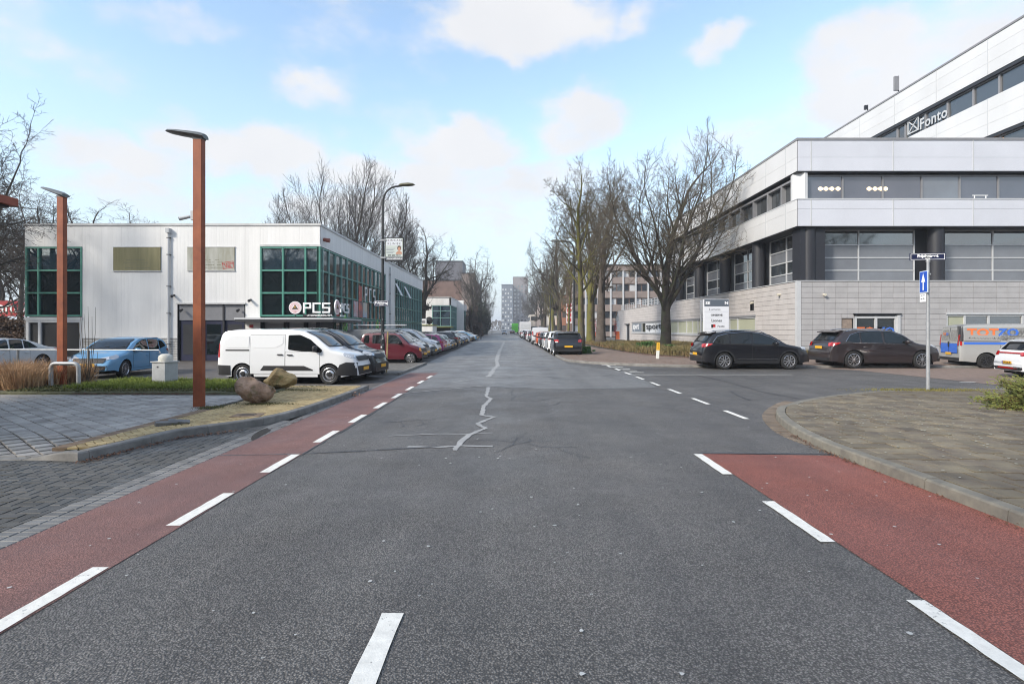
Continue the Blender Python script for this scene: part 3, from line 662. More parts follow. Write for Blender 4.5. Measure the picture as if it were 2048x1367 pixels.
fw.one('facade_backing', DKGREY, wb, 0, LF-.02, 0.02, ZT-.13, -.34, -.30)
for a, b in ((ua(166), ua(355)),): 
    tilewall(fw, wb, PLINTH, a, b, 0, zw(677), .33, .13, -.03, .008, piece='plinth_brick', most=120)
    fw.one('plinth_cap', CLADD, wb, a, b, zw(677), zw(675), -.02, .03)
tilewall(fw, wb, PLINTH, ua(491), ua(521), 0, zw(677), .33, .13, -.03, .008, piece='plinth_brick', most=50)
# left corner window bay
us = [ua(53), ua(77), ua(122), ua(163)]
gl = lambda i, j: GLSB
curtain(fw, wb, us, zr4, GREEN, lambda i, j: GLSB if j == 2 else GLS, bar=.085, n=-.08, deep=.12)
fw.one('window_sill', LGREY, wb, ua(51), ua(166), zr4[0]-.24, zr4[0]-.08, -.2, .05)
curtain(fw, wb, [ua(55), ua(79), ua(162)], [.15, zr4[0]-.30], LGREY, lambda i, j: BLACK, bar=.14, n=-.1, deep=.12, names=('mullion','transom','dark_opening'))
# right corner window bay, front
us = [ua(522), ua(566), ua(611), ua(636)]
curtain(fw, wb, us, zr4, GREEN, lambda i, j: GLSB if j == 2 else GLS, bar=.09, n=-.08, deep=.12)
MB().box(X1-.14, X1+.03, Y0-.04, Y0+.13, zr4[0]-.1, zr4[3]+.06).build('corner_post', GREEN, wb)
fw.one('window_head', CLADD, wb, ua(520), LF+.04, zr4[3]+.06, zr4[3]+.17, -.1, .05)
# ground floor below the bay: recessed dark entrance with grey panels
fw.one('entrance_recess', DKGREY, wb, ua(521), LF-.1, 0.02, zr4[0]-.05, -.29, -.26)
for a, b in ((526,565),(576,606),(614,634)): fw.one('entrance_panel', MIDG, wb, ua(a), ua(b), .1, zr4[0]-.35, -.24, -.2)
for a in (523, 569, 609, 637): fw.one('entrance_post', DKGREY, wb, ua(a)-.07, ua(a)+.07, 0, zr4[0]-.06, -.25, -.06)
# canopy slab running round the corner
cz = zw(636.5)
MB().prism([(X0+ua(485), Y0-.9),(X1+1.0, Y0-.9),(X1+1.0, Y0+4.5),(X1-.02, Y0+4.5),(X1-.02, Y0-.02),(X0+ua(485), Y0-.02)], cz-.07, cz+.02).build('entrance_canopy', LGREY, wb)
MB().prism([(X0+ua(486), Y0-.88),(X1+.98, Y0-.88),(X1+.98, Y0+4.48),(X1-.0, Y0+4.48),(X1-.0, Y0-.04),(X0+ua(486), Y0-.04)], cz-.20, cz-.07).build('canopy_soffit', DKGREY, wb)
# big door with grey head panel
d0, d1, dt = ua(357), ua(489), zw(608)
fw.one('door_head', MIDG, wb, d0, d1, zw(640), dt, -.22, -.06)
fw.one('door_hood', CLADD, wb, d0-.08, d1+.08, dt, dt+.07, -.2, .10)
for a, b, mt in ((359,402,DKGREY),(406,445,NAVY),(448,487,DKGREY)):
    dd = fw.one('door', NAVY, wb, ua(a), ua(b), .03, zw(641), -.2, -.12)
    fw.one('door_pane', GLS if a == 406 else DKGREY, dd, ua(a)+.14, ua(b)-.14, .35, zw(648), -.119, -.105)
    if a == 448: fw.one('door_handle', LGREY, dd, ua(a)+.05, ua(a)+.09, 1.0, 1.45, -.10, -.05)
for a in (354, 404, 446.5, 490): fw.one('door_post', DKGREY, wb, ua(a)-.05, ua(a)+.05, 0, dt, -.2, -.02)
# downpipe, lamps, cameras
pp = MB().tube([(X0+ua(339.5), Y0-.10, .1),(X0+ua(339.5), Y0-.10, 6.9)], .055, 10).build('downpipe', LGREY, wb, 60)
for z in (.9,2.55,4.0,5.7,6.6): MB().box(X0+ua(339.5)-.09, X0+ua(339.5)+.09, Y0-.16, Y0-.0, z, z+.04).build('pipe_clip', DKGREY, pp)
MB().box(X0+ua(336), X0+ua(343), Y0-.25, Y0-.0, 6.88, 7.12).build('rain_head', LGREY, wb)
for px, py in ((349,591),(502,600),(366,620),(479,620)):
    MB().tube([(X0+ua(px), Y0+(.0 if py < 610 else -.05), zw(py)+.03),(X0+ua(px)+.02, Y0-.28, zw(py)-.05)], [.05,.075], 8).build('wall_lamp', DKGREY, wb)
MB().tube([(X1+.02, Y0+.5, zat(476,Y0)),(X1+.35, Y0+.5, zat(476,Y0)-.06)], [.10,.12], 10).build('alarm_lamp', M('red brown lamp', (.22,.06,.04), .5), wb)
# mossy billboards on the front wall
OLDB = M('algae stained board', (.27,.245,.13), .8, col2=(.17,.155,.075), vs=1.2, streak=(3.5,3.5,.25), detail=5)
OLDW = M('streaked white board', (.50,.50,.46), .8, col2=(.27,.26,.19), vs=1.0, streak=(3,3,.5), detail=5)
for a, b, c, d, mt, lab in ((228,322,494,542,OLDB,'algae green stained notice board on the white wall, left of the downpipe'),(376,470,494,541,OLDW,'pale streaked notice board with red stamp, right of the downpipe')):
    t = thing('notice_board', lab, 'notice board', (0,0,0)); fw.one('board', mt, t, ua(a), ua(b), zw(d), zw(c), .02, .06)
    for (p, q, r_, s_) in ((a,b,c,c),(a,b,d,d)): fw.one('board_edge', CLADD, t, ua(p)-.02, ua(q)+.02, zw(r_)-.02, zw(r_)+.02, .02, .075)
    FADED = M('faded print', (.16,.16,.11), .8)
    for k, (p, q) in enumerate(((.28,.68),(.22,.76),(.3,.72),(.25,.8))):
        L_ = ua(b)-ua(a); z = zw(c)-(zw(c)-zw(d))*(.55+.11*k)
        for m_ in range(9): 
            if random.random() < .8: fw.one('faded_print', FADED, t, ua(a)+L_*(p+(q-p)*m_/9), ua(a)+L_*(p+(q-p)*(m_+.8)/9), z, z+.025, .06, .064)
    if mt is OLDW:
        Mx = Matrix.Translation((0,0,0)); st = MB(); cu, cz_ = ua(457.5), zw(530)
        f2 = Fr(0,0,1,0); rot = fw.m @ Matrix.Translation((cu,0,cz_)) @ Matrix.Rotation(R(-8),4,'Y')
        for (p,q,r_,s_) in ((-.30,.30,.155,.18),(-.30,.30,-.18,-.155),(-.30,-.275,-.155,.155),(.275,.30,-.155,.155)): st.mbox(rot, p,q,.061,.066,r_,s_)
        st.build('stamp_border', RED, t)
        f2.m = rot; f2.text('TE KOOP', 0, .01, .064, .15, RED, t, bold=.004, align='CENTER', depth=.004); f2.text('SNEL', 0, -.12, .064, .15, RED, t, bold=.004, align='CENTER', depth=.004)
# street side wall
us1 = [.03,.42,1.45,2.6,3.75,4.9,6.05,7.2,8.35,9.5,10.65,11.8,12.95,14.1,15.25]
us2 = [18.9+1.02*k for k in range(15)]
zs_ = zr4; zb1 = [1.14, zr4[0]-.0]
cladding(sw, wb, CLAD, 0, LS, 1.0, ZT-.12, [(-.1,15.35,.9,zr4[3]+.08),(18.8,LS+.1,.9,zr4[3]+.08)])
sw.one('facade_backing', DKGREY, wb, 0.31, LS, 0.02, ZT-.13, -.29, -.26)
tilewall(sw, wb, PLINTH, 0, LS, 0, 1.02, .45, .15, -.05, .006, piece='plinth_brick', most=60)
random.seed(3)
curtain(sw, wb, us1, zs_, GREENL, lambda i, j: GLSC if j == 2 else GLS, bar=.075, n=-.06, deep=.09, transom=GREEN)
curtain(sw, wb, us1[3:], [1.14, zr4[0]-.12], GREENL, lambda i, j: BLIND if (i*7) % 3 else GLSC, bar=.075, n=-.06, deep=.09, transom=GREEN)
sw.one('entrance_recess', DKGREY, wb, .1, 2.5, 0.02, zr4[0]-.1, -.25, -.06)
curtain(sw, wb, us2, zs_, GREENL, lambda i, j: GLSC if (i+j) % 3 else GLS, bar=.075, n=-.06, deep=.09, transom=GREEN)
curtain(sw, wb, us2, [1.14, zr4[0]-.12], GREENL, lambda i, j: GLSC, bar=.075, n=-.06, deep=.09, transom=GREEN)
for u in (16.7,): 
    pp = MB().tube([(X1+.08, Y0+u, .1),(X1+.08, Y0+u, 6.95)], .05, 8).build('downpipe', LGREY, wb, 60)
    for z in (1.2,3.0,4.7,6.3): MB().box(X1, X1+.14, Y0+u-.08, Y0+u+.08, z, z+.04).build('pipe_clip', DKGREY, pp)
for i, z0 in ((0,4.7),(4,4.7)):      # opened top windows
    b = MB(); u0, u1 = us2[i]+.06, us2[i+1]-.06; b.add([sw.m @ Vector(q) for q in ((u0,.55,z0),(u1,.55,z0),(u1,.0,z0+1.1),(u0,.0,z0+1.1),(u0,.52,z0),(u1,.52,z0),(u1,-.03,z0+1.1),(u0,-.03,z0+1.1))], [(0,1,2,3),(7,6,5,4),(0,4,5,1),(1,5,6,2),(3,7,4,0)]); b.build('open_window', LGREY, wb)
# signs
def roundel(fr, u, z, n, r_, par):
    def disc(rr, mt, d, nm, k=40):
        vs = [fr.m @ Vector((u+rr*math.cos(2*math.pi*i/k), n+d, z+rr*math.sin(2*math.pi*i/k))) for i in range(k)]+[fr.m @ Vector((u+rr*math.cos(2*math.pi*i/k), n, z+rr*math.sin(2*math.pi*i/k))) for i in range(k)]
        return MB().add(vs, [tuple(range(k))]+[(k+i, k+(i+1)%k, (i+1)%k, i) for i in range(k)]).build(nm, mt, par)
    disc(r_, WHITE, .06, 'disc'); 
    b = MB()
    for k in range(30):
        a0, a1 = 2*math.pi*k/30, 2*math.pi*(k+.5)/30
        for rr in range(4):
            q0, q1 = r_*(.42+.13*rr), r_*(.42+.13*rr+.09)
            b.add([fr.m @ Vector((u+q*math.cos(a), n+.063, z+q*math.sin(a))) for q, a in ((q0,a0),(q1,a0),(q1,a1),(q0,a1))], [(0,1,2,3)])
    b.build('ray_pattern', M('pink print', (.62,.16,.20), .5), par)
    t_ = r_*.5
    MB().add([fr.m @ Vector((u+x, n+.067, z+y)) for x, y in ((-t_,-t_*.5),(t_,-t_*.5),(0,t_))], [(0,1,2)]).build('triangle', M('dark emblem', (.05,.035,.02), .5), par)
    MB().add([fr.m @ Vector((u+x, n+.070, z+y)) for x, y in ((-t_*.5,0),(t_*.25,-t_*.05),(0,t_*.7))], [(0,1,2)]).build('triangle_inlay', M('amber emblem', (.5,.27,.03), .5), par)
    MB().add([fr.m @ Vector((u+x, n+.070, z+y)) for x, y in ((-.01,-t_*1.7),(.01,-t_*1.7),(.01,-t_*.5),(-.01,-t_*.5))], [(0,1,2,3)]).build('needle', RED, par)
sg = thing('company_sign', 'large white PCS lettering with round emblem above the canopy, on the front side', 'sign', (0,0,0))
SY = Y0-.75; fs = Fr(0, SY, 1, 0); zy = lambda py: zat(py, SY); xx = lambda px: xat(px, SY)
roundel(fs, xx(591), zy(615), 0, xx(604)-xx(591.5), sg)
def boxy(fr, x, z, w, h, t, ch, mt, par, n=.0, d=.06):
    """squared lettering drawn with bars"""
    b = MB(); H = [('t',0,w,h-t,h),('m',0,w,h/2-t/2,h/2+t/2),('b',0,w,0,t),('l',0,t,0,h),('r1',w-t,w,h/2,h),('r2',w-t,w,0,h/2),('l1',0,t,h/2,h)]
    use = {'P':'t m l r1','C':'t b l','S':'t m b l1 r2'}[ch].split()
    for k, (nm, a, b_, c, e) in enumerate(H):
        if nm in use: fr.box(b, x+a, x+b_, z+c, z+e, n+k*.0015, n+d+k*.0015)
    return b.build('letter_'+ch, mt, par)
lh = zy(605)-zy(625.5)
for ch, px in (('P',607),('C',626),('S',645)): boxy(fs, xx(px), zy(625.5), .42, lh, .085, ch, WHITE, sg, 0, .07)
fs.text('UITZENDBUREAU B.V.', xx(614), zy(632), .03, .13, WHITE, sg, bold=.003, wide=1.05)
fs.one('sign_rail', DKGREY, sg, xx(606), xx(660), zy(633), zy(628.5), -.03, .02)
for px in (590, 606, 660): fs.one('sign_post', DKGREY, sg, xx(px)-.02, xx(px)+.02, cz, zy(620), -.06, -.03)
sg = thing('company_sign', 'smaller white PCS lettering with round emblem above the canopy, on the street side', 'sign', (0,0,0))
fs = Fr(X1+.9, Y0-.5, 0, 1)
roundel(fs, .45, zat(614,Y0), 0, .40, sg)
for ch, u in (('P',1.0),('C',1.55),('S',2.1)): boxy(fs, u, zat(624,Y0), .42, .52, .085, ch, WHITE, sg, 0, .07)
fs.text('UITZENDBUREAU', 1.0, zat(632,Y0), .02, .12, WHITE, sg, bold=.003)
sg = thing('window_lettering', 'tall white PCS letters with red emblem on the green framed side windows', 'lettering', (0,0,0))
zq = zat(600,36)-.35
for k, ch in enumerate('PCS'): boxy(sw, 8.75+k*1.15, 3.62, .62, 1.05, .12, ch, WHITE, sg, .06, .02)
sw.one('red_panel', M('red figure print', (.42,.07,.05), .5, var=.5, vs=2), sg, 7.35, 8.2, 3.6, 4.65, .03, .04)
sg = thing('window_posters', 'coloured posters filling side window panes below the tall PCS letters', 'poster', (0,0,0))
for k, (u, col, c2) in enumerate(((6.15,(.45,.5,.55),(.5,.08,.06)),(7.3,(.55,.1,.06),(.12,.10,.12)),(8.45,(.25,.4,.6),(.5,.45,.35)))):
    sw.one('poster', M('poster print %d' % (k+1), col, .5, col2=c2, vs=1.5, detail=1), sg, u, u+1.0, zr4[0]+.08, zr4[1]-.1, .03, .038)
for u, z0, lab in ((3.82,1.5,'bright green chevron logo on the ground floor side window nearest the corner'),(12.0,1.3,'bright green chevron logo on the ground floor side window near the lamp post')):
    t = MB(); w_ = .5
    for k in range(3):
        zb = z0+.95-.34*k
        t.add([sw.m @ Vector((u+.5+x, .036, zb+y)) for x, y in ((-w_,-.25),(0,.25),(w_,-.25),(w_,-.45),(0,.05),(-w_,-.45))], [(0,5,4,1),(1,4,3,2)])
    t.build('window_logo', M('bright green film', (.16,.50,.06), .5), None, label=lab, cat='logo')
fw.one('wall_logo', RED, None, ua(499), ua(507), zw(655), zw(649), .014, .022, label='small red emblem on the white wall beside the navy doors', cat='logo')

# ================= right grey office
ob = thing('office_building', 'large silver panelled office with tiled base, dark columns and stepped upper block', 'building', (0,0,0))
BX, BY = 17.9, 34.5
zp = lambda py: zat(py, BY)
ff = Fr(BX, BY, 1, 0); lf = Fr(BX, 62.0, 0, -1)      # front wall; left wall runs from far to near, outward = -x
LL = 62.0-BY; FL = 30.0
z_t, z_w1, z_w0, z_lb, z_ct, z_base = zp(277), zp(342), zp(397), zp(452), zp(562), 0.1
ZT2 = z_t
# low tiled base reaches further back than the upper storeys
lb = Fr(BX, 93.0, 0, -1); LB = 93.0-BY
def yl(px): return BX*F/(px-1024)
ul = lambda px: 93.0-yl(px)
win = [(ul(1264), ul(1511), 1.25, 2.62)]
door_l = (ul(1252), ul(1259), 0, 2.4)
tilewall(lb, ob, WTILEP, 0, LB-.25, 0, z_ct, 1.22, .335, -.02, .012, holes=win+[door_l, (ul(1500),ul(1508),zat(620,43)-.1,zat(612,43)+.3)], most=290)
lb.one('wall_backing', WBACK, ob, .1, LB, .02, z_ct-.02, -.6, -.22)
MB().box(BX-.03, BX+.22, BY-.03, BY+.22, 0, z_ct+.01).build('corner_trim', LGREY, ob)
uf = lambda px: xat(px, BY)-BX
holes = [(uf(1708), uf(1799), 0, zp(628)), (uf(1683), uf(1706), .9, zp(636)), (uf(1893), FL, zp(690), zp(627))]
tilewall(ff, ob, WTILE, .24, FL, 0, z_ct, .72, .335, -.02, .012, holes=holes, most=290, piece='cladding_tile')
ff.one('wall_backing', WBACK, ob, .0, FL, .02, z_ct-.02, -.6, -.22)
for fr_, a, b in ((ff, -.04, FL),(lb, 0, LB+.04)): fr_.one('base_coping', LGREY, ob, a, b, z_ct, z_ct+.05, -.5, .05)
# terrace roof and railing of the low part
MB().box(BX, BX+26, 62, 93, z_ct-.1, z_ct-.02).build('terrace_roof', ROOFM, ob)
rl = MB()
for z in (.35,.7,1.0): rl.tube([(BX+.5, 62, z_ct+z),(BX+.5, 92.5, z_ct+z)], .025, 6)
for k in range(21): rl.tube([(BX+.5, 62+k*1.52, z_ct),(BX+.5, 62+k*1.52, z_ct+1.02)], .03, 6)
rl.build('railing', LGREY, ob)
# base windows on the left wall
lw = win[0]; us = [ul(p) for p in (1264,1283,1290.5,1310,1325,1340,1355,1372,1384,1395,1410,1428,1444,1458,1474,1510)]
us = sorted(us)
def pm(i, j):
    return BLINDC if i >= 5 else (GLSC if i in (0,) else (M('white window film', (.62,.64,.66), .4) if i in (2,3,4) else GLS))
curtain(lb, ob, us, [1.3, 2.58], LGREY, pm, bar=.09, n=-.12, deep=.1)
lb.one('window_sill', LGREY, ob, lw[0]-.05, lw[1]+.05, 1.12, 1.24, -.1, .10)
lb.one('window_lintel', MIDG, ob, lw[0]-.05, lw[1]+.05, 2.63, 2.78, -.1, .03)
dl = lb.one('door', DKGREY, ob, door_l[0], door_l[1], .05, 2.3, -.18, -.1); lb.one('door_frame', LGREY, ob, door_l[0]-.0, door_l[0]+.3, .0, 2.38, -.1, -.03)
lb.one('door_hood', DKGREY, ob, door_l[0]-.2, door_l[1]+.2, 2.45, 2.55, -.1, .25)
lb.one('wall_vent', DKGREY, ob, ul(1500), ul(1508), zat(620,43)-.1, zat(612,43)+.3, -.3, -.15)
sp = thing('window_sign', 'grey and white sport lettering on the low office windows left of the trunk', 'lettering')
GRYF = M('grey window film', (.16,.19,.23), .5)
lb.one('film', GRYF, sp, us[0]+.2, us[1]-.2, 1.36, 2.52, -.02, -.012)
lb.text('sport', us[0]+.6, 1.75, -.008, 1.25, WHITE, sp, wide=1.4, bold=.02); lb.text('sport', us[2]+.3, 1.75, .002, 1.1, DKGREY, sp, wide=3.2, bold=.01)
# base openings on the front wall
ff.one('door_head', DKGREY, ob, uf(1706), uf(1801), zp(629), zp(626.5), -.02, .12)
curtain(ff, ob, [uf(1711), uf(1752), uf(1792)], [.15, zp(634)], LGREY, lambda i, j: GLS, bar=.14, n=-.1, deep=.12)
ff.one('door_side_panel', LGREY, ob, uf(1793), uf(1799), .0, zp(630), -.15, .1)
ff.one('boarded_hatch', M('brown board', (.24,.19,.155), .8, var=.2, vs=6), ob, uf(1684), uf(1705), .92, zp(637), -.1, -.06)
t = thing('door_lettering', 'orange and blue TOTZO lettering across the glass door of the office', 'lettering')
ORG = M('orange lettering', (.72,.17,.05), .5); BLU = M('blue lettering', (.04,.14,.55), .5)
ff.text('TOT', uf(1715), zp(668), -.03, .62, ORG, t, bold=.02, wide=1.25); ff.text('ZO', uf(1755), zp(668), -.03, .62, BLU, t, bold=.02, wide=1.2)
curtain(ff, ob, [uf(1894), uf(1930), uf(1978), uf(2046), uf(2110), uf(2180), uf(2260)], [zp(690), zp(630)], LGREY, lambda i, j: BLINDC if i == 0 else GLSC, bar=.10, n=-.1, deep=.1)
ff.one('window_lintel', LGREY, ob, uf(1892), FL, zp(628.5), zp(625), -.05, .05)
for fr_, u, z in ((ff, uf(1647), zp(589)), (lb, ul(1561), zat(592,38.5)), (lb, ul(1507), zat(608,43))):
    MB().tube([fr_.m @ Vector((u,0,z)), fr_.m @ Vector((u,.22,z-.02))], [.07,.09], 8).build('wall_lamp', M('cream plastic', (.6,.56,.46), .5), ob)
# recessed glazed storey with columns
rc = 1.2
ff.one('glazing_back', DKGREY, ob, rc, FL, z_ct, z_lb, -rc-.5, -rc-.1)
lf.one('glazing_back', DKGREY, ob, 0, LL-rc, z_ct, z_lb, -rc-.5, -rc-.1)
for fr_, a, b in ((ff, 0, FL),(lf, 0, LL)): pass
MB().prism([(BX, 62),(BX, BY+.6),(BX+.6, BY),(BX+FL, BY),(BX+FL, BY+3),(BX+3, BY+3),(BX+3, 62)], z_lb-.04, z_lb+.02).build('soffit', DKGREY, ob)
MB().prism([(BX+.1, 62),(BX+.1, BY+.1),(BX+FL, BY+.1),(BX+FL, BY+2),(BX+2, BY+2),(BX+2, 62)], z_ct-.03, z_ct+.02).build('terrace_floor', ROOFM, ob)
def storey(fr, a, b, cols, spl, flip):
    zs = [z_ct+.05, z_ct+.80, z_ct+1.62, z_ct+2.45, z_lb-.05]
    for (p, q) in spl:
        n = max(2, round((q-p)/3.6)); us = [p+(q-p)*i/n for i in range(n+1)]
        curtain(fr, ob, us, zs, LGREY, lambda i, j: (GLSC if j == 3 else (BLIND if (j in (0,2) or not flip) else GLSC)), bar=.07, n=-rc, deep=.07)
    for u in cols:
        c = fr.m @ Vector((u, -.62, 0)); MB().lathe([(.46,z_ct+.02),(.46,z_lb-.03)], 20, c=(c.x,c.y,0)).build('column', COLM, ob, 50)
fc = [uf(1617)+.30, uf(1887), uf(2150)+.2]
storey(ff, 0, FL, fc, [(uf(1632)-.2, uf(1855)+.0), (uf(1905), uf(2130)), (uf(2165), FL-2)], False)
cl = [62-y_ for y_ in (41.3, 47.8, 54.4, 60.6)]
storey(lf, 0, LL, cl, [(1.9, 7.0), (8.3, 13.6), (14.9, 20.1), (21.4, 26.2)], True)
MB().box(BX+.35, BX+1.9, BY+.3, BY+1.3, z_ct, z_lb-.05).build('corner_wall', COLM, ob)
# parapet bands with panels
def band(fr, a, b, z0, z1, split, mat, joints, par=ob, n1=.02, cham=0):
    J = [a]+[j for j in joints if a < j < b]+[b]
    fr.one('band_backing', MIDG, par, a, b, z0+.02, z1-.02, -.4, n1-.02)
    for p, q in zip(J, J[1:]):
        for c, d in zip([z0]+split, split+[z1]): fr.one('facade_panel', mat, par, p+.012, q-.012, c+.006, d-.006, n1-.03, n1)
        if q < b: fr.one('joint_cover', LGREY, par, q-.035, q+.035, z0+.002, z1-.002, n1-.028, n1+.016)
jf = [uf(1622), uf(1786), uf(1946), uf(2108), uf(2270)]
jl = [62-y_ for y_ in (60, 54.8, 49.6, 44.1, 38.7, 35.9)]
band(ff, .005, FL, z_w1, z_t-.12, [z_w1+(z_t-z_w1)*.42], PAN_SHADE, jf); band(ff, .005, FL, z_lb, z_w0-.05, [z_lb+(z_w0-z_lb)*.62], PAN_SHADE, jf)
band(lf, 0, LL+.0, z_w1, z_t-.12, [z_w1+(z_t-z_w1)*.42], PAN_LIT, jl, n1=.03); band(lf, 0, LL, z_lb, z_w0-.05, [z_lb+(z_w0-z_lb)*.62], PAN_LIT, jl, n1=.03)
MB().box(BX-.06, BX+FL, BY-.06, BY+.5, z_t-.12, z_t+.03).build('roof_edge', MIDG, ob); MB().box(BX-.061, BX+.5, BY+.5, 62, z_t-.121, z_t+.028).build('roof_edge', MIDG, ob)
for fr_, a, b in ((ff,-.04,FL),(lf,0,LL)): fr_.one('window_sill', LGREY, ob, a, b, z_w0-.055, z_w0+.01, -.5, .05)
MB().box(BX+.4, BX+FL, BY+.4, 62, z_t-.3, z_t-.1).build('roof', ROOFM, ob)
MB().prism([(BX+.02, 61.98),(BX+.02, BY+.02),(BX+FL, BY+.02),(BX+FL, BY+2),(BX+2, BY+2),(BX+2, 61.98)], z_w1-.05, z_w1-.0).build('window_head', DKGREY, ob)
# ribbon windows of the upper storey
rw = .45
ff.one('window_back', DKGREY, ob, .5, FL, z_w0, z_w1, -rw-.4, -rw-.1); lf.one('window_back', DKGREY, ob, 0, LL-.5, z_w0, z_w1, -rw-.4, -rw-.1)
INT = M('dim office glass', (.085,.09,.115), .08, spec=.9, ior=1.7, var=.12, vs=.4)
INT2 = M('pale office glass', (.15,.165,.19), .08, spec=.9, ior=1.7, var=.2, vs=.25)
wf = [uf(p) for p in (1619,1693,1774,1853,1930,2008,2085,2165,2245,2320)]
curtain(ff, ob, wf, [z_w0+.06, z_w1-.18], MIDG, lambda i, j: INT2 if i in (3,) else INT, bar=.09, n=-rw, deep=.08)
MB().prism([(BX+.06,BY+.95),(BX+.02,BY+.62),(BX+.5,BY+.06),(BX+uf(1617),BY+.1),(BX+uf(1617),BY+.9)], z_w0, z_w1-.05).build('corner_window_panel', PAN_LIT, ob)
wl = [62-y_ for y_ in (62,60,57.6,55.2,52.9,50.6,48.2,45.8,43.5,41.2,38.9,36.9,35.2)]
curtain(lf, ob, wl, [z_w0+.06, z_w1-.32], MIDG, lambda i, j: M('bright reflecting glass', (.10,.11,.12), .04, metal=.55, ior=2), bar=.14, n=-rw, deep=.3)
# ceiling lights behind the ribbon window and a stool
for k in range(8):
    px = (1648.5,1659.5,1671.5,1684,1747,1759,1770.5,1780)[k]
    c = ff.m @ Vector((uf(px), -rw+.03, zp(374))); rr = .145
    MB().add([(c.x+rr*1.1*math.cos(a*math.pi/9), c.y, c.z+rr*.85*math.sin(a*math.pi/9)) for a in range(18)], [tuple(range(17,-1,-1))]).build('globe_lamp', M('lit globe lamp', (.9,.75,.5), .5, emit=((1,.76,.48), 1.1)), ob)
st = thing('stool', 'small white table seen through the upper ribbon window above the street sign', 'table', (0,0,0))
u = uf(1972); 
MB().mbox(ff.m, u-.5, u+.5, -rw+.012, -rw+.03, zp(388), zp(386.6)).build('seat', WHITE, st)
for q in (-.36, .36): MB().mbox(ff.m, u+q-.03, u+q+.03, -rw+.012, -rw+.028, zp(396), zp(388)).build('leg', WHITE, st)
# tall block behind
TX, TY0, TY1, TZ = 34.0, 36.0, 75.0, 1.72+34*.611
tb = Fr(TX, TY1, 0, -1); TL = TY1-TY0
tj = [TY1-TX*F/(px-1024) for px in (1720.5,1790.5,1874,1977)]; tj = sorted(q for q in tj if q > 0)+[]; tj = [5, 10.5, 16]+tj
hh = [TZ-.10, TZ-2.65, TZ-4.35, TZ-7.0, TZ-8.6, TZ-10.5]
MB().box(TX+.5, TX+14, TY0+.1, TY1, z_t-.5, TZ-.3).build('upper_block', DKGREY, ob)
band(tb, 0, TL, hh[1], hh[0], [hh[1]+.85, hh[1]+1.75], PAN_LIT, tj, n1=.05); band(tb, 0, TL, hh[3], hh[2], [hh[3]+.85, hh[3]+1.75], PAN_LIT, tj, n1=.05)
MB().box(TX-.1, TX+.6, TY0-.1, TY1, TZ-.09, TZ+.05).build('roof_edge', MIDG, ob); MB().box(TX-.02, TX+14, TY0-.1, TY0+.1, z_t-.4, TZ-.1).build('end_wall', PAN_SHADE, ob)
tw_ = [TY1-TX*F/(px-1024) for px in (1790,1806,1846,1890,1941,1993)]; tw_ = [0,5,10,15,20,22.6]+[t_ for t_ in tw_ if t_ > 24]+[TL-.1]
BRG = MATS['bright reflecting glass']
curtain(tb, ob, tw_, [hh[2]+.02, hh[1]-.22], MIDG, lambda i, j: BRG, bar=.16, n=-.3, deep=.12)
curtain(tb, ob, [0,6,12,18,24,28,31,34,36.5,TL-.1], [hh[4], hh[3]-.22], MIDG, lambda i, j: BRG, bar=.16, n=-.3, deep=.12)
tb.one('window_strip_shade', DKGREY, ob, 0, TL, hh[1]-.23, hh[1], -.4, .02); tb.one('window_strip_shade', DKGREY, ob, 0, TL, hh[3]-.23, hh[3], -.4, .02)
t = thing('roof_lettering', 'white Fonto lettering with square emblem on the top floor window strip', 'lettering')
u0 = TY1-TX*F/(1836-1024); tb.text('Fonto', u0, hh[2]+.25, -.12, 1.25, MATS['light grey frame'], t, bold=.02, wide=.95, sp=1.05)
b = MB(); u1 = u0-1.4; zz0 = hh[2]+.3
for (p, q, r_, s_) in ((0,1.3,0,.1),(0,1.3,1.1,1.2),(0,.1,.1,1.1),(1.2,1.3,.1,1.1)): b.mbox(tb.m, u1+p, u1+q, -.16, -.12, zz0+r_, zz0+s_)
for sgn in (1,-1):
    Mx = tb.m @ Matrix.Translation((u1+.65,-.155,zz0+.6)) @ Matrix.Rotation(R(43)*sgn,4,'Y'); b.mbox(Mx, -.75, .75, 0, .03, -.045, .045)
b.build('emblem', MATS['light grey frame'], t)
t = thing('lit_panel', 'orange lit ceiling lamp behind the lower strip window of the tall block', 'lamp')
tb.one('lamp_tube', M('orange glow', (.9,.4,.1), .5, emit=((1,.42,.10), 1.0)), t, TY1-39.6, TY1-38.3, hh[3]-.62, hh[3]-.44, -.24, -.2)
for px, py0, py1, w_, lab in ((1788,152,190,.38,'tall grey panel antenna on the roof edge of the upper block'),(1727,210,229,.22,'small dark antenna on the roof edge further back')):
    y_ = TX*F/(px-1024); t = thing('antenna', lab, 'antenna', (TX+.3, y_, TZ))
    MB().tube([(0.1,0,0),(0.1,0,zat(py0,y_)-TZ)], .05, 8).build('mast', DKGREY, t)
    MB().box(-w_/2-.1, w_/2-.1, -.1, .1, .45, zat(py0,y_)-TZ-.05).build('panel', MIDG if w_ > .3 else DKGREY, t)
ac = thing('roof_unit', 'white louvred cooling unit on the low office roof', 'roof unit', (xat(1786,45), 45, z_t))
MB().cbox(-.55,.55,-.4,.4,0,.55,.03).build('casing', WHITE, ac)
for k in range(5): MB().box(-.45,.45,-.42,-.40,.08+.09*k,.12+.09*k).build('louvre', MIDG, ac)
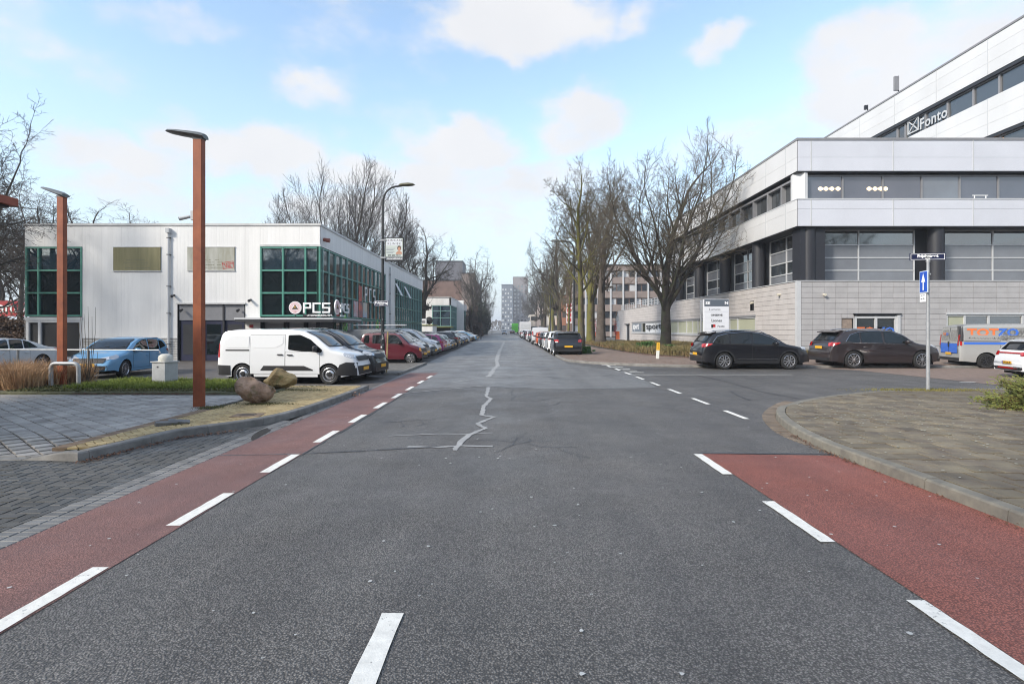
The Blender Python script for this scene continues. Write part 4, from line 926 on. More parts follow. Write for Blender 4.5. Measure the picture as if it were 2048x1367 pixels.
# ------------------------------------------------------------------ vehicles
TYRE = M('tyre rubber', (.014,.014,.014), .75)
PLAS = M('black bumper plastic', (.018,.018,.02), .55)
SEAM = M('panel gap', (.008,.008,.008), .6)
CGL = M('car glass', (.008,.010,.011), .02, spec=.55, ior=1.5)
CHR = M('chrome trim', (.55,.55,.56), .15, metal=1.)
RIMS = M('alloy rim', (.52,.52,.54), .25, metal=.85)
RIMD = M('dark rim', (.03,.03,.032), .4, metal=.3)
RLT = M('red lamp lens', (.38,.012,.01), .12, spec=.8, coat=.5)
HLT = M('headlamp lens', (.55,.57,.60), .08, metal=.3, spec=1)
ALT = M('amber lens', (.75,.28,.03), .15, spec=.8)
PLT = M('yellow plate', (.72,.38,.02), .45)
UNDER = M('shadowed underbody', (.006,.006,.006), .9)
PLB = M('plate blue', (.03,.08,.4), .5)
def paint(name, c, metal=.25): return M(name, c, .42, metal=metal*.6, coat=1., spec=.25)
def lin(P, x):
    if x <= P[0][0]: return P[0][1]
    for (a, b), (c, d) in zip(P, P[1:]):
        if x <= c: return b+(d-b)*(x-a)/(c-a) if c > a else d
    return P[-1][1]
def rounded(P, r):
    out = []; n = len(P)
    for i in range(n):
        p = Vector(P[i]); a = Vector(P[i-1])-p; b = Vector(P[(i+1)%n])-p
        ra, rb = min(r, a.length*.4), min(r, b.length*.4); A = p+a.normalized()*ra; Bq = p+b.normalized()*rb
        out += [tuple(A), tuple((A+p*2+Bq)/4), tuple(Bq)]
    return out
class Body:
    """a car shell given by its side profile: top line, waist line, sill, wheel arches"""
    def __init__(s, L, W_, H, top, belt, wx, wr, tum=.16, crown=.05, sill=.24, fl=.75, fa=.24, rl=.45, ra=.12, fz=.30, arch=.055):
        s.L, s.W, s.H, s.P, s.B, s.wx, s.wr, s.tum, s.crown, s.sill = L, W_, H, top, belt, wx, wr, tum, crown, sill
        s.fl, s.fa, s.rl, s.ra, s.fz, s.Ra = fl, fa, rl, ra, fz, wr+arch
        r = .05; n = int((L+.2)/.01)+2; s.T = []; s.BT = []
        for i in range(n):
            x = -.1+i*.01; s.T.append((lin(s.P,x)*2+lin(s.P,x-r)+lin(s.P,x+r)+lin(s.P,x-r/2)+lin(s.P,x+r/2))/6); s.BT.append(lin(s.B, x))
    def top(s, x):
        u = (x+.1)*100; i = max(0, min(len(s.T)-2, int(u))); u -= i; return s.T[i]*(1-u)+s.T[i+1]*u
    def belt(s, x):
        u = (x+.1)*100; i = max(0, min(len(s.T)-2, int(u))); u -= i; return s.BT[i]*(1-u)+s.BT[i+1]*u
    def w(s, x, z):
        p = s.W/2; u = max(0, (x-(s.L-s.fl))/s.fl); p *= 1-s.fa*u**2.4
        u = max(0, (s.rl-x)/s.rl); p *= 1-s.ra*u**2.4
        T = s.top(x)-s.crown*.6; b = min(s.belt(x), T)
        q = 1.
        if z < .62: q -= .055*((.62-z)/.45)**2
        if z > b: q = .985-s.tum*(z-b)/max(.3, s.H-s.belt(x))
        elif z > .62: q = 1-.015*(z-.62)/max(.1, b-.62)
        d = T-z; r = .09
        if d < r: q *= 1-.085*(1-max(d,-.02)/r)**2
        return p*q
    def topz(s, x, y):
        T = s.top(x); w = s.w(x, T-s.crown); return T-s.crown*min(1.4, (abs(y)/max(.1,w))**2.2)
    def zb(s, x):
        z = s.sill+(s.fz-s.sill)*smooth(s.L-.55, s.L-.2, x)+(s.fz-s.sill)*smooth(.5,.15,x)
        for a in s.wx:
            d = abs(x-a)
            if d < s.Ra: z = max(z, s.wr+math.sqrt(s.Ra**2-d*d))
        return z
    def inside(s, x, y, z): return -1e-6 <= x <= s.L+1e-6 and z <= s.topz(x, y) and abs(y) <= s.w(x, z)
    def cast(s, y, z, front=True):
        st = .03; n = int(s.L*.6/st); x = s.L if front else 0.; dr = -1 if front else 1
        if s.inside(x, y, z): return x
        for _ in range(n):
            x2 = x+dr*st
            if s.inside(x2, y, z):
                a, b = x, x2
                for _ in range(8):
                    m = (a+b)/2
                    if s.inside(m, y, z): b = m
                    else: a = m
                return b
            x = x2
        return x
    def shell(s, nl=7, nu=5, nt=5, step=.11):
        xs = {0., s.L}
        x = 0
        while x < s.L: xs.add(round(x,3)); x += step
        for a, _ in s.P: xs.add(round(min(s.L,max(0,a)),3))
        for a in s.wx:
            for k in range(13): xs.add(round(a-s.Ra*math.cos(math.pi*k/12),4))
            xs.add(round(a-s.Ra-.004,4)); xs.add(round(a+s.Ra+.004,4))
        xs = sorted(q for q in xs if 0 <= q <= s.L); out = [xs[0]]
        for q in xs[1:]:
            if q-out[-1] > .003: out.append(q)
        xs = out; b = MB(); n = 2*(nl+nu)+2*nt-1; vs = []
        for x in xs:
            zb = s.zb(x); T = s.top(x)-s.crown; z1 = max(zb+.02, min(s.belt(x), T-.02)); T = max(T, z1+.01); half = []
            for i in range(nl): z = zb+(z1-zb)*i/nl; half.append((s.w(x,z), z))
            for i in range(nu): z = z1+(T-z1)*i/(nu-1); half.append((s.w(x,z), z))
            wt = half[-1][0]; top = [(wt*(1-k/nt), s.topz(x, wt*(1-k/nt))) for k in range(1, nt)]
            full = half+top; full = full+[(0, s.topz(x,0))]+[(-y, z) for y, z in full[::-1]]
            vs.append([(x, y, z) for y, z in full])
        m = len(vs[0]); flat = [v for r_ in vs for v in r_]
        fs = [(i*m+j, i*m+j+1, (i+1)*m+j+1, (i+1)*m+j) for i in range(len(vs)-1) for j in range(m-1)]
        # close the ends with bands between mirrored points
        for e, fl in ((0, False), (len(vs)-1, True)):
            for j in range(m//2):
                f = (e*m+j, e*m+j+1, e*m+m-2-j, e*m+m-1-j)
                if len(set(f)) == 4: fs.append(f[::-1] if not fl else f)
                else: fs.append(tuple(dict.fromkeys(f))[::-1] if not fl else tuple(dict.fromkeys(f)))
        b.add(flat, fs); return b
    def poly_cols(s, poly, n, rounds):
        P = rounded(list(poly), {1:.05,2:.045}.get(rounds,.05)) if rounds else list(poly)
        a, b = min(p[0] for p in P), max(p[0] for p in P); out = []
        xs = sorted({a+(b-a)*i/n for i in range(n+1)} | {p[0] for p in P}); e = 1e-4; o2 = []
        for x in xs:
            if not o2 or x-o2[-1] > .004: o2.append(x)
        for x in o2:
            x_ = min(max(x, a+e), b-e); hit = []
            for i in range(len(P)):
                p, q = P[i], P[(i+1) % len(P)]
                if (p[0]-x_)*(q[0]-x_) <= 0 and abs(p[0]-q[0]) > 1e-9: hit.append(p[1]+(q[1]-p[1])*(x_-p[0])/(q[0]-p[0]))
            if len(hit) >= 2: out.append((x, min(hit), max(hit)))
        return out
    def side(s, poly, sgn, off, rounds=2, n=10, rows=5, thick=True):
        b = MB(); C_ = s.poly_cols(poly, n, rounds); vs = []
        for x, lo, hi in C_:
            for k in range(rows+1):
                z = lo+(hi-lo)*k/rows; vs.append((x, sgn*(s.w(x,z)+off), z))
        m = rows+1; fs = [(i*m+k, (i+1)*m+k, (i+1)*m+k+1, i*m+k+1) for i in range(len(C_)-1) for k in range(rows)]
        if sgn > 0: fs = [f[::-1] for f in fs]
        return b.add(vs, fs)
    def end(s, poly, front, off, rounds=1, n=10, rows=6, rake=0.):
        b = MB(); C_ = s.poly_cols(poly, n, rounds); vs = []
        for y, lo, hi in C_:
            for k in range(rows+1):
                z = lo+(hi-lo)*k/rows; x = s.cast(y, z, front); dx = off*(1.6 if front else -1.6)
                vs.append((x+dx, y, z+off))
        m = rows+1; fs = [(i*m+k, (i+1)*m+k, (i+1)*m+k+1, i*m+k+1) for i in range(len(C_)-1) for k in range(rows)]
        if not front: fs = [f[::-1] for f in fs]
        return b.add(vs, fs)
def wheel(root, x, y, r, sgn, rim='spoke5', mat=RIMS, lod=0):
    n = 28 if lod == 0 else 16; tw = .10
    b = MB(); pr = [(r*.30, .05),(r*.66,.055),(r*.69,tw),(r*.90,tw+.008),(r*.985,tw-.018),(r,tw-.05),(r,-tw+.02),(r*.9,-tw),(r*.3,-tw)]
    b.lathe([(a, sgn*h) for a, h in (pr if sgn > 0 else pr)], n, 'y')
    w = b.build('wheel', TYRE, root, 40); w.location = (x, y, r)
    q = MB(); R0 = r*.67
    q.lathe([(R0*1.0, sgn*.06),(R0*1.03, sgn*.102),(R0*.985, sgn*.106),(R0*.92, sgn*.085),(R0*.90, sgn*.055)], n, 'y')
    if rim == 'steel':
        q.lathe([(R0*.90,sgn*.055),(R0*.74,sgn*.05),(R0*.62,sgn*.075),(R0*.45,sgn*.085),(R0*.30,sgn*.06)], n, 'y')
        q2 = MB()
        for k in range(16):
            a = 2*math.pi*k/16; Mx = Matrix.Translation((R0*.80*math.cos(a), sgn*.06, R0*.80*math.sin(a))) @ Matrix.Rotation(-a,4,'Y'); q2.mbox(Mx, -.012,.012,-.012,.012,-.022,.022)
        q2.lathe([(R0*.30,sgn*.066),(R0*.28,sgn*.10),(.0,sgn*.104)], 14, 'y')
        h = q2.build('hub_cap', RIMD, w)
    else:
        ns = {'spoke5': 5, 'spoke10': 10, 'spoke7': 7}[rim]; wd = {5: .034, 10: .015, 7: .022}[ns]*r/.33
        for k in range(ns):
            for dd in ((-1,1) if ns != 10 else (0,)):
                a = 2*math.pi*k/ns+.3; Mx = Matrix.Rotation(-a,4,'Y') @ Matrix.Translation((0,0,dd*wd*.7)) @ Matrix.Rotation(R(-9)*dd,4,'Y')
                c = [(R0*.12,-wd*.6),(R0*.12,wd*.6),(R0*.95,wd*.5),(R0*.95,-wd*.5)]
                vs = [Mx @ Vector((u, sgn*(.095 if u < R0*.5 else .088), v)) for u, v in c]+[Mx @ Vector((u, sgn*.06, v)) for u, v in c]
                q.add(vs, [(0,1,2,3),(4,7,6,5),(0,3,7,4),(1,5,6,2)])
        q.lathe([(R0*.22,sgn*.06),(R0*.2,sgn*.098),(0,sgn*.10)], 12, 'y')
    rm = q.build('rim', mat, w, 35); return w
def scale_pts(P, kx, kz): return [(x*kx, z*kz) for x, z in P]
KIND = {}
KIND['suv'] = dict(L=4.45, W=1.84, H=1.60, top=[(0,.62),(.03,.90),(.10,1.05),(.30,1.30),(.42,1.46),(.62,1.53),(1.2,1.59),(1.9,1.605),(2.4,1.57),(2.85,1.43),(3.42,1.09),(3.55,1.05),(4.0,.96),(4.28,.84),(4.38,.70),(4.45,.52)], belt=[(0,1.02),(1.2,1.03),(2.2,.99),(3.2,.96),(4.45,.80)], wx=(.88,3.53), wr=.345,
    win=[[(.42,1.13),(.62,1.33),(1.02,1.44),(1.08,1.43),(1.08,1.07),(.9,1.06)],[(1.14,1.07),(1.14,1.44),(1.6,1.485),(1.95,1.485),(1.98,1.05)],[(2.06,1.05),(2.05,1.485),(2.3,1.465),(2.75,1.32),(3.1,1.09),(3.08,1.02)]], doors=[(1.10,2.00),(2.02,3.08)], head=.80, tail=.98)
KIND['suvbig'] = dict(KIND['suv'], L=4.63, H=1.64, W=1.9, top=[(0,.62),(.03,.92),(.10,1.06),(.34,1.32),(.50,1.50),(.72,1.58),(1.3,1.63),(2.1,1.64),(2.6,1.60),(3.0,1.46),(3.5,1.12),(3.65,1.07),(4.1,1.0),(4.45,.90),(4.57,.74),(4.63,.52)], wx=(.95,3.757), wr=.365,
    win=[[(.62,1.13),(.84,1.36),(1.15,1.47),(1.20,1.47),(1.20,1.09),(1.0,1.08)],[(1.26,1.09),(1.26,1.48),(1.7,1.52),(2.10,1.525),(2.14,1.07)],[(2.22,1.07),(2.21,1.525),(2.5,1.505),(2.95,1.36),(3.26,1.12),(3.2,1.04)]], doors=[(1.22,2.16),(2.18,3.2)], belt=[(0,1.04),(1.2,1.05),(2.2,1.02),(3.3,.99),(4.63,.86)], head=.84, tail=1.0)
KIND['hatch'] = dict(L=3.97, W=1.68, H=1.47, top=[(0,.55),(.03,.85),(.08,1.0),(.25,1.25),(.34,1.36),(.55,1.42),(1.1,1.465),(1.6,1.47),(2.1,1.43),(2.5,1.30),(3.05,1.0),(3.15,.96),(3.55,.87),(3.82,.74),(3.93,.60),(3.97,.46)], belt=[(0,.97),(1.2,.93),(2.6,.88),(3.97,.70)], wx=(.70,3.17), wr=.31,
    win=[[(.36,1.08),(.56,1.27),(.80,1.32),(.84,.98)],[(.90,.97),(.87,1.33),(1.2,1.36),(1.58,1.365),(1.62,.95)],[(1.70,.94),(1.68,1.365),(1.95,1.345),(2.35,1.22),(2.72,1.0),(2.7,.92)]], doors=[(.88,1.64),(1.66,2.72)], head=.70, tail=.88, sill=.22)
KIND['van'] = dict(L=4.75, W=1.85, H=1.86, top=[(0,.75),(.02,1.20),(.07,1.62),(.16,1.76),(.40,1.83),(1.6,1.86),(2.5,1.86),(2.95,1.80),(3.35,1.62),(3.86,1.22),(3.95,1.17),(4.35,1.07),(4.6,.93),(4.70,.75),(4.75,.55)], belt=[(0,1.12),(2.5,1.12),(3.8,1.08),(4.75,.85)], wx=(.88,3.84), wr=.33, tum=.09, ra=.07, rl=.25, sill=.25,
    win=[[(2.46,1.62),(2.46,1.16),(2.75,1.12),(3.55,1.06),(3.6,1.14),(3.2,1.48),(2.85,1.63)]], doors=[(2.36,3.52)], slide=(1.15,2.34), head=.90, tail=1.15)
KIND['mpv'] = dict(L=3.5, W=1.62, H=1.69, top=[(0,.60),(.03,1.0),(.12,1.35),(.22,1.58),(.40,1.66),(1.2,1.69),(2.0,1.67),(2.2,1.62),(2.35,1.52),(2.85,1.08),(2.95,1.04),(3.3,.95),(3.43,.82),(3.47,.66),(3.5,.5)], belt=[(0,1.05),(2.7,1.0),(3.5,.85)], wx=(.55,2.91), wr=.29, tum=.10, ra=.06, rl=.25, sill=.23,
    win=[[(.30,1.10),(.36,1.50),(.60,1.53),(.62,1.10)],[(.80,1.09),(.80,1.53),(1.42,1.54),(1.45,1.08)],[(1.58,1.08),(1.58,1.54),(2.02,1.53),(2.18,1.46),(2.42,1.20),(2.45,1.06)]], doors=[(.72,1.50),(1.52,2.45)], head=.78, tail=.9)
KIND['sedan'] = dict(L=4.64, W=1.82, H=1.42, top=[(0,.60),(.03,.90),(.10,1.0),(.55,1.05),(.75,1.10),(1.2,1.27),(1.6,1.38),(2.1,1.42),(2.6,1.39),(3.0,1.24),(3.45,1.0),(3.6,.96),(4.2,.84),(4.5,.72),(4.60,.58),(4.64,.45)], belt=[(0,.95),(1.5,.95),(3.1,.90),(4.64,.66)], wx=(.95,3.70), wr=.33,
    win=[[(1.15,1.0),(1.45,1.22),(1.72,1.31),(1.74,.98)],[(1.80,.98),(1.78,1.32),(2.12,1.335),(2.30,1.33),(2.34,.97)],[(2.42,.97),(2.40,1.33),(2.62,1.31),(2.95,1.18),(3.2,.99),(3.2,.94)]], doors=[(1.5,2.36),(2.38,3.24)], head=.70, tail=.86, sill=.22)
KIND['bigvan'] = dict(L=5.0, W=1.95, H=1.97, top=[(0,.78),(.02,1.30),(.05,1.78),(.14,1.90),(.40,1.95),(2.5,1.97),(3.1,1.94),(3.5,1.78),(4.2,1.24),(4.3,1.18),(4.65,1.05),(4.85,.90),(4.96,.72),(5.0,.5)], belt=[(0,1.15),(4.0,1.12),(5,.85)], wx=(1.0,4.1), wr=.33, tum=.08, ra=.04, rl=.2, fl=.8, sill=.27,
    win=[[(2.9,1.70),(2.9,1.2),(3.2,1.14),(4.0,1.12),(4.02,1.2),(3.5,1.62),(3.3,1.72)]], doors=[(2.8,3.9)], slide=(1.5,2.78), head=.9, tail=1.25)
def make_car(kind, mat, label, cat='car', group=None, rim='spoke5', rimmat=RIMS, lod=0, plate=None, rails=None, lower=None, cladmat=None, tailpos='mid', wipers=True):
    k = KIND[kind]; B = Body(k['L'], k['W'], k['H'], k['top'], k['belt'], k['wx'], k['wr'], **{a: k[a] for a in ('tum','ra','rl','sill','fl') if a in k})
    root = thing(kind_name(kind), label, cat, (0,0,0), 0, group); L, W_, H = B.L, B.W, B.H; Z = Matrix.Translation((-L/2,0,0))
    def part(name, mb, m_, par=root, sm=30):
        mb.v = [(x-L/2, y, z) for x, y, z in mb.v]; return mb.build(name, m_, par, sm)
    part('body', B.shell() if lod == 0 else B.shell(4,3,3,.22), mat, sm=38)
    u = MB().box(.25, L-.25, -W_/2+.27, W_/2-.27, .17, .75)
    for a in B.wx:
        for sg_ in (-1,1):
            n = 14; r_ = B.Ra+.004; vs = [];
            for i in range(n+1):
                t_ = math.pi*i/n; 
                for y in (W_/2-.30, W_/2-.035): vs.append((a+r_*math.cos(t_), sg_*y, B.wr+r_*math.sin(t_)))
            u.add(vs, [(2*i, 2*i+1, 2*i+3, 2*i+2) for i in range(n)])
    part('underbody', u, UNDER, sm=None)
    for a in B.wx:
        for sg_ in (-1, 1): wheel(root, a-L/2, sg_*(W_/2-.125), B.wr, sg_, rim, rimmat, lod)
    for sg_ in (-1, 1):
        for wpoly in k['win']:
            cx = sum(p[0] for p in wpoly)/len(wpoly); cz = sum(p[1] for p in wpoly)/len(wpoly)
            g = part('side_window', B.side([(cx+(x-cx)*1.03, cz+(z-cz)*1.05) for x, z in wpoly], sg_, .003, rows=3, n=6), SEAM, sm=60)
            gl = B.side(wpoly, sg_, .007, rows=3, n=6); gl.v = [(x-L/2,y,z) for x,y,z in gl.v]; gl.build('glass', CGL, g, 60)
        if lod == 0:
            for i, (a, b_) in enumerate(k['doors']+([k['slide']] if 'slide' in k else [])):
                zt = min(B.belt((a+b_)/2)+.0, 9); zl = B.sill+.10; zt2 = zt-.02
                if i >= len(k['doors']): zt2 = B.H-.22
                dpoly = [(a,zl),(b_,zl),(b_,zt2),(a,zt2)]
                if kind not in ('van','bigvan','mpv'):
                    for ax in B.wx:
                        if a < ax+B.Ra < b_: dpoly = [(a,zt2),(a,B.wr+.33),(ax+B.Ra+.05,B.wr+.12),(ax+B.Ra+.11,zl),(b_,zl),(b_,zt2)]
                        if a < ax-B.Ra < b_ : dpoly = [(a,zl),(ax-B.Ra-.03,zl),(ax-B.Ra-.03,B.wr),(b_,B.wr+.33),(b_,zt2),(a,zt2)]
                dr_ = part('door', B.side([(x+(.009 if x > (a+b_)/2 else -.009), z+(.009 if z > .7 else -.009)) for x, z in dpoly], sg_, .0015, 0), SEAM, sm=60)
                dp = B.side(dpoly, sg_, .005, 0, 10, 8); dp.v = [(x-L/2,y,z) for x,y,z in dp.v]; dp.build('door_panel', mat, dr_, 60)
                hx = a+.16 if i < len(k['doors']) else b_-.16; hz = zt-.13; hh_ = MB()
                y_ = sg_*(B.w(hx,hz)+.012); hh_.cbox(hx-.09-L/2, hx+.09-L/2, min(y_, y_+sg_*.03), max(y_, y_+sg_*.03), hz-.016, hz+.018, .008)
                hh_.build('door_handle', PLAS if kind in ('van','bigvan') else mat, dr_)
        mx = k['doors'][-1][1]-.12; mz = B.belt(mx)+.10; yy = sg_*(B.w(mx,mz)+.11)
        mb = MB(); 
        for i in range(5):
            pass
        mb.lathe([(.0,-.085),(.065,-.075),(.09,-.03),(.095,.03),(.07,.075),(0,.085)], 10, 'z'); mb.v = [(x*.85+mx-L/2, y*1.25+yy, z*(1.15 if kind in ('van','bigvan') else .85)+mz) for x, y, z in mb.v]
        mb.box(mx-L/2-.02, mx-L/2+.03, min(yy, sg_*B.w(mx,mz-.05)), max(yy, sg_*B.w(mx,mz-.05)), mz-.08, mz-.05)
        mb.build('side_mirror', PLAS if (kind in ('van','bigvan','mpv') or cladmat is None and lod) else mat, root, 50)
    # windscreen and rear window
    Ztop = H-.075; zc = B.top(k['P0'] if 'P0' in k else k['wx'][1]-.05)
    xc = [x for x, z in k['top'] if z > 0][0]
    cow = {'suv':1.10,'suvbig':1.13,'hatch':1.0,'van':1.24,'mpv':1.11,'sedan':1.02,'bigvan':1.27}[kind]
    ht = {'suv':1.50,'suvbig':1.54,'hatch':1.385,'van':1.76,'mpv':1.58,'sedan':1.345,'bigvan':1.86}[kind]
    wt_, wb_ = W_/2*(.985-B.tum)*.86, W_/2*.84
    ws = part('windscreen', B.end([(-wb_,cow),(wb_,cow),(wt_,ht),(-wt_,ht)], True, .004, 1, 12, 8), SEAM, sm=60)
    g = B.end([(-wb_+.03,cow+.025),(wb_-.03,cow+.025),(wt_-.03,ht-.02),(-wt_+.03,ht-.02)], True, .009, 1, 12, 8); g.v = [(x-L/2,y,z) for x,y,z in g.v]; g.build('glass', CGL, ws, 60)
    if wipers and lod == 0:
        wp = MB()
        for s0, s1 in ((-.45,.1),(.15,.62)): wp.tube([(B.cast(s0,cow+.03)+.03-L/2, s0, cow+.035),(B.cast(s1,cow+.10)+.035-L/2, s1, cow+.11)], .009, 4)
        wp.build('wiper', SEAM, root)
    if kind not in ('van','bigvan'):
        r0, r1 = {'suv':(1.12,1.44),'suvbig':(1.14,1.48),'hatch':(1.04,1.34),'mpv':(1.12,1.56),'sedan':(1.10,1.32)}[kind]
        rw_ = part('rear_window', B.end([(-wb_+.04,r0),(wb_-.04,r0),(wt_,r1),(-wt_,r1)], False, .004, 1, 10, 6), SEAM, sm=60)
        g = B.end([(-wb_+.07,r0+.02),(wb_-.07,r0+.02),(wt_-.03,r1-.02),(-wt_+.03,r1-.02)], False, .009, 1, 10, 6); g.v = [(x-L/2,y,z) for x,y,z in g.v]; g.build('glass', CGL, rw_, 60)
        if kind != 'sedan':
            sp_ = MB().add([(.18 if kind == 'mpv' else .30,-wt_,H-.13),(.18 if kind == 'mpv' else .30,wt_,H-.13),(.62,wt_,H-.05),(.62,-wt_,H-.05),(.22 if kind == 'mpv' else .33,-wt_,H-.165),(.22 if kind == 'mpv' else .33,wt_,H-.165),(.62,wt_,H-.12),(.62,-wt_,H-.12)], [(0,1,2,3),(7,6,5,4),(0,4,5,1),(1,5,6,2),(3,7,4,0)])
            part('spoiler', sp_, mat)
    # lamps, grille, bumpers, plates
    hd, tl = k['head'], k['tail']
    def fy(z): return B.w(L-.02, z)
    for sg_ in (-1, 1):
        y1 = B.w(L-.16, hd)*.985; y0 = y1-.34
        hp = [(sg_*y0, hd-.07),(sg_*y1, hd-.02),(sg_*y1, hd+.12),(sg_*y0, hd+.02)]
        if kind == 'mpv': hp = [(sg_*(y1-.25), hd-.12),(sg_*y1, hd-.12),(sg_*y1, hd+.07),(sg_*(y1-.25), hd+.07)]
        hl_ = part('headlight', B.end(hp, True, .008, 1, 6, 3), HLT if kind != 'mpv' else ALT, sm=60)
        if kind != 'mpv': part('headlight_side', B.side([(L-.16,hd-.03),(L-.14,hd+.09),(L-.46,hd+.16),(L-.42,hd+.04)], sg_, .008, 1, 5, 2), HLT, sm=60)
        ty = W_/2*(1-B.ra)*.97
        tp = [(sg_*(ty-.20), tl-.08),(sg_*ty, tl-.10),(sg_*ty, tl+.10),(sg_*(ty-.16), tl+.06)]
        if kind in ('van','bigvan','mpv'): tp = [(sg_*(ty-.13), tl-.28),(sg_*ty, tl-.28),(sg_*ty, tl+.22),(sg_*(ty-.10), tl+.22)]
        part('tail_light', B.end(tp, False, .01, 1, 5, 4), RLT, sm=60)
        sp_ = [(.02,tl-.08),(.02,tl+.07),(.42,tl+.09),(.30,tl+.0)] if kind not in ('van','bigvan','mpv') else [(.02,tl-.27),(.02,tl+.21),(.09,tl+.2),(.10,tl-.26)]
        part('tail_light_side', B.side(sp_, sg_, .008, 1, 5, 3), RLT, sm=60)
        if cladmat:
            for a in B.wx:
                n = 16; vs = []; r0_, r1_ = B.Ra-.004, B.Ra+.045
                for i in range(n+1):
                    t_ = math.pi*1.0*i/n; 
                    for r_ in (r0_, r1_):
                        x, z = a+r_*math.cos(t_), max(.24, B.wr+r_*math.sin(t_)); vs.append((x, sg_*(B.w(x,z)+.012), z))
                q = MB().add(vs, [(2*i, 2*i+1, 2*i+3, 2*i+2) if sg_ < 0 else (2*i+2, 2*i+3, 2*i+1, 2*i) for i in range(n)]); part('arch_trim', q, cladmat)
            a, b_ = B.wx; part('sill_trim', B.side([(a+B.Ra+.01,B.sill+.0),(b_-B.Ra-.01,B.sill+.0),(b_-B.Ra-.01,B.sill+.13),(a+B.Ra+.01,B.sill+.13)], sg_, .012, 0, 8, 2), cladmat)
        if lower and kind in ('van',):
            part('rub_strip', B.side([(1.5,.46),(1.62,.62),(3.0,.62),(3.3,.50),(3.3,.46)], sg_, .012, 0, 6, 2), PLAS)
            part('slide_rail', B.side([(.30,1.11),(1.12,1.11),(1.12,1.155),(.30,1.155)], sg_, .008, 0, 4, 1), PLAS)
            for (p0, p1) in ((.30,1.10),(1.2,2.28)):
                zz1, zz0 = B.H-.25, 1.22; gr = B.side([(p0+(.12 if p0 < 1 else 0),zz1),(p1,zz1),(p1,zz0+.05 if p0 < 1 else zz0+.12),(p1-(.0 if p0 < 1 else .25),zz0),(p0,zz0)], sg_, .012, 2, 10, 4); part('pressed_panel', gr, mat, sm=60)
            part('front_corner_bumper', B.side([(L-.72,.30),(L-.03,.30),(L-.03,.72),(L-.35,.74),(L-.55,.66)], sg_, .012, 0, 8, 4), PLAS, sm=60)
            part('rear_corner_bumper', B.side([(.02,.30),(B.wx[0]-B.Ra-.02,.30),(B.wx[0]-B.Ra-.02,.62),(.02,.64)], sg_, .012, 0, 6, 3), PLAS, sm=60)
    yb = B.w(L-.10, .5)*.93
    part('grille', B.end([(-.50,hd-.14),(.50,hd-.14),(.56,hd+.02),(-.56,hd+.02)], True, .010, 1, 8, 3), PLAS, sm=60)
    part('front_bumper', B.end([(-yb,.31),(yb,.31),(yb,.60 if lower else .46),(-yb,.60 if lower else .46)], True, .010, 0, 10, 3), lower or PLAS, sm=60)
    yb = B.w(.08, .5)*.95
    part('rear_bumper', B.end([(-yb,.31),(yb,.31),(yb,.60 if lower else .44),(-yb,.60 if lower else .44)], False, .010, 0, 10, 3), lower or PLAS, sm=60)
    for fr_ in (True, False):
        pz = .50 if fr_ else ({'suv':.62,'suvbig':.86,'hatch':.60,'van':.86,'mpv':.60,'sedan':.72,'bigvan':.62}[kind])
        x = B.cast(0, pz, fr_); x = x+.03 if fr_ else x-.03
        p = MB().cbox(-.26,.26,-.055,.055,0,.012,.004); Mx = Matrix.Translation((x-L/2+(.0 if fr_ else 0),0,pz)) @ Matrix.Rotation(R(90) if fr_ else R(-90),4,'Z') @ Matrix.Rotation(R(90),4,'X')
        p.v = [tuple(Mx @ Vector(v)) for v in p.v]; pl = p.build('number_plate', PLT, root)
        if plate and not fr_:
            f = Fr(0,0,1,0); f.m = Matrix.Translation((x-.014-L/2,0,pz)) @ Matrix.Rotation(R(-90),4,'Z')
            f.m = f.m @ Matrix.Diagonal((1,-1,1,1)) if False else f.m
            f.text(plate, .02, -.036, 0, .105, SEAM, pl, align='CENTER', bold=.002, depth=.003); f.one('plate_band', PLB, pl, -.255,-.205,-.05,.05,-.002,.004)
    if rails:
        for sg_ in (-1,1):
            pts = []
            for i in range(9):
                x = .75+(L*.60-.75)*i/8; pts.append((x-L/2, sg_*(B.w(x,B.top(x)-B.crown)-.05), B.topz(x, B.w(x,B.top(x)-B.crown)-.05)+(.045 if 0 < i < 8 else .0)))
            MB().tube(pts, .017, 6).build('roof_rail', rails, root, 50)
    root['B'] = 0; del root['B']; BODY[root.name] = B
    return root
BODY = {}
def kind_name(kind): return {'suv':'parked_suv','suvbig':'parked_suv','hatch':'parked_car','van':'parked_van','mpv':'parked_car','sedan':'parked_car','bigvan':'parked_van'}[kind]
def put(o, x, y, heading, s_=1., z=0.):
    o.location = (x, y, z); o.rotation_euler = (0,0,R(heading)); o.scale = (s_,s_,s_); return o
P_WHITE = paint('white car paint', (.72,.73,.74), 0.); P_BLACK = paint('black car paint', (.008,.008,.011)); P_BROWN = paint('dark brown car paint', (.026,.019,.020), .2)
P_GREY = paint('grey car paint', (.10,.105,.11), .4); P_SILV = paint('silver car paint', (.58,.59,.60), .2); P_BLUE = paint('light blue car paint', (.13,.31,.50), .3); P_RED = paint('dark red car paint', (.085,.006,.014), .1)
P_MAG = paint('magenta car paint', (.30,.02,.14), .2); P_NAVY = paint('navy car paint', (.02,.03,.09)); P_ORG = paint('orange car paint', (.50,.09,.02), .1); P_DG = paint('charcoal car paint', (.035,.037,.042), .4); P_BRN2 = paint('bronze brown paint', (.14,.09,.07), .4); P_TEAL = paint('dark green car paint', (.02,.05,.045))
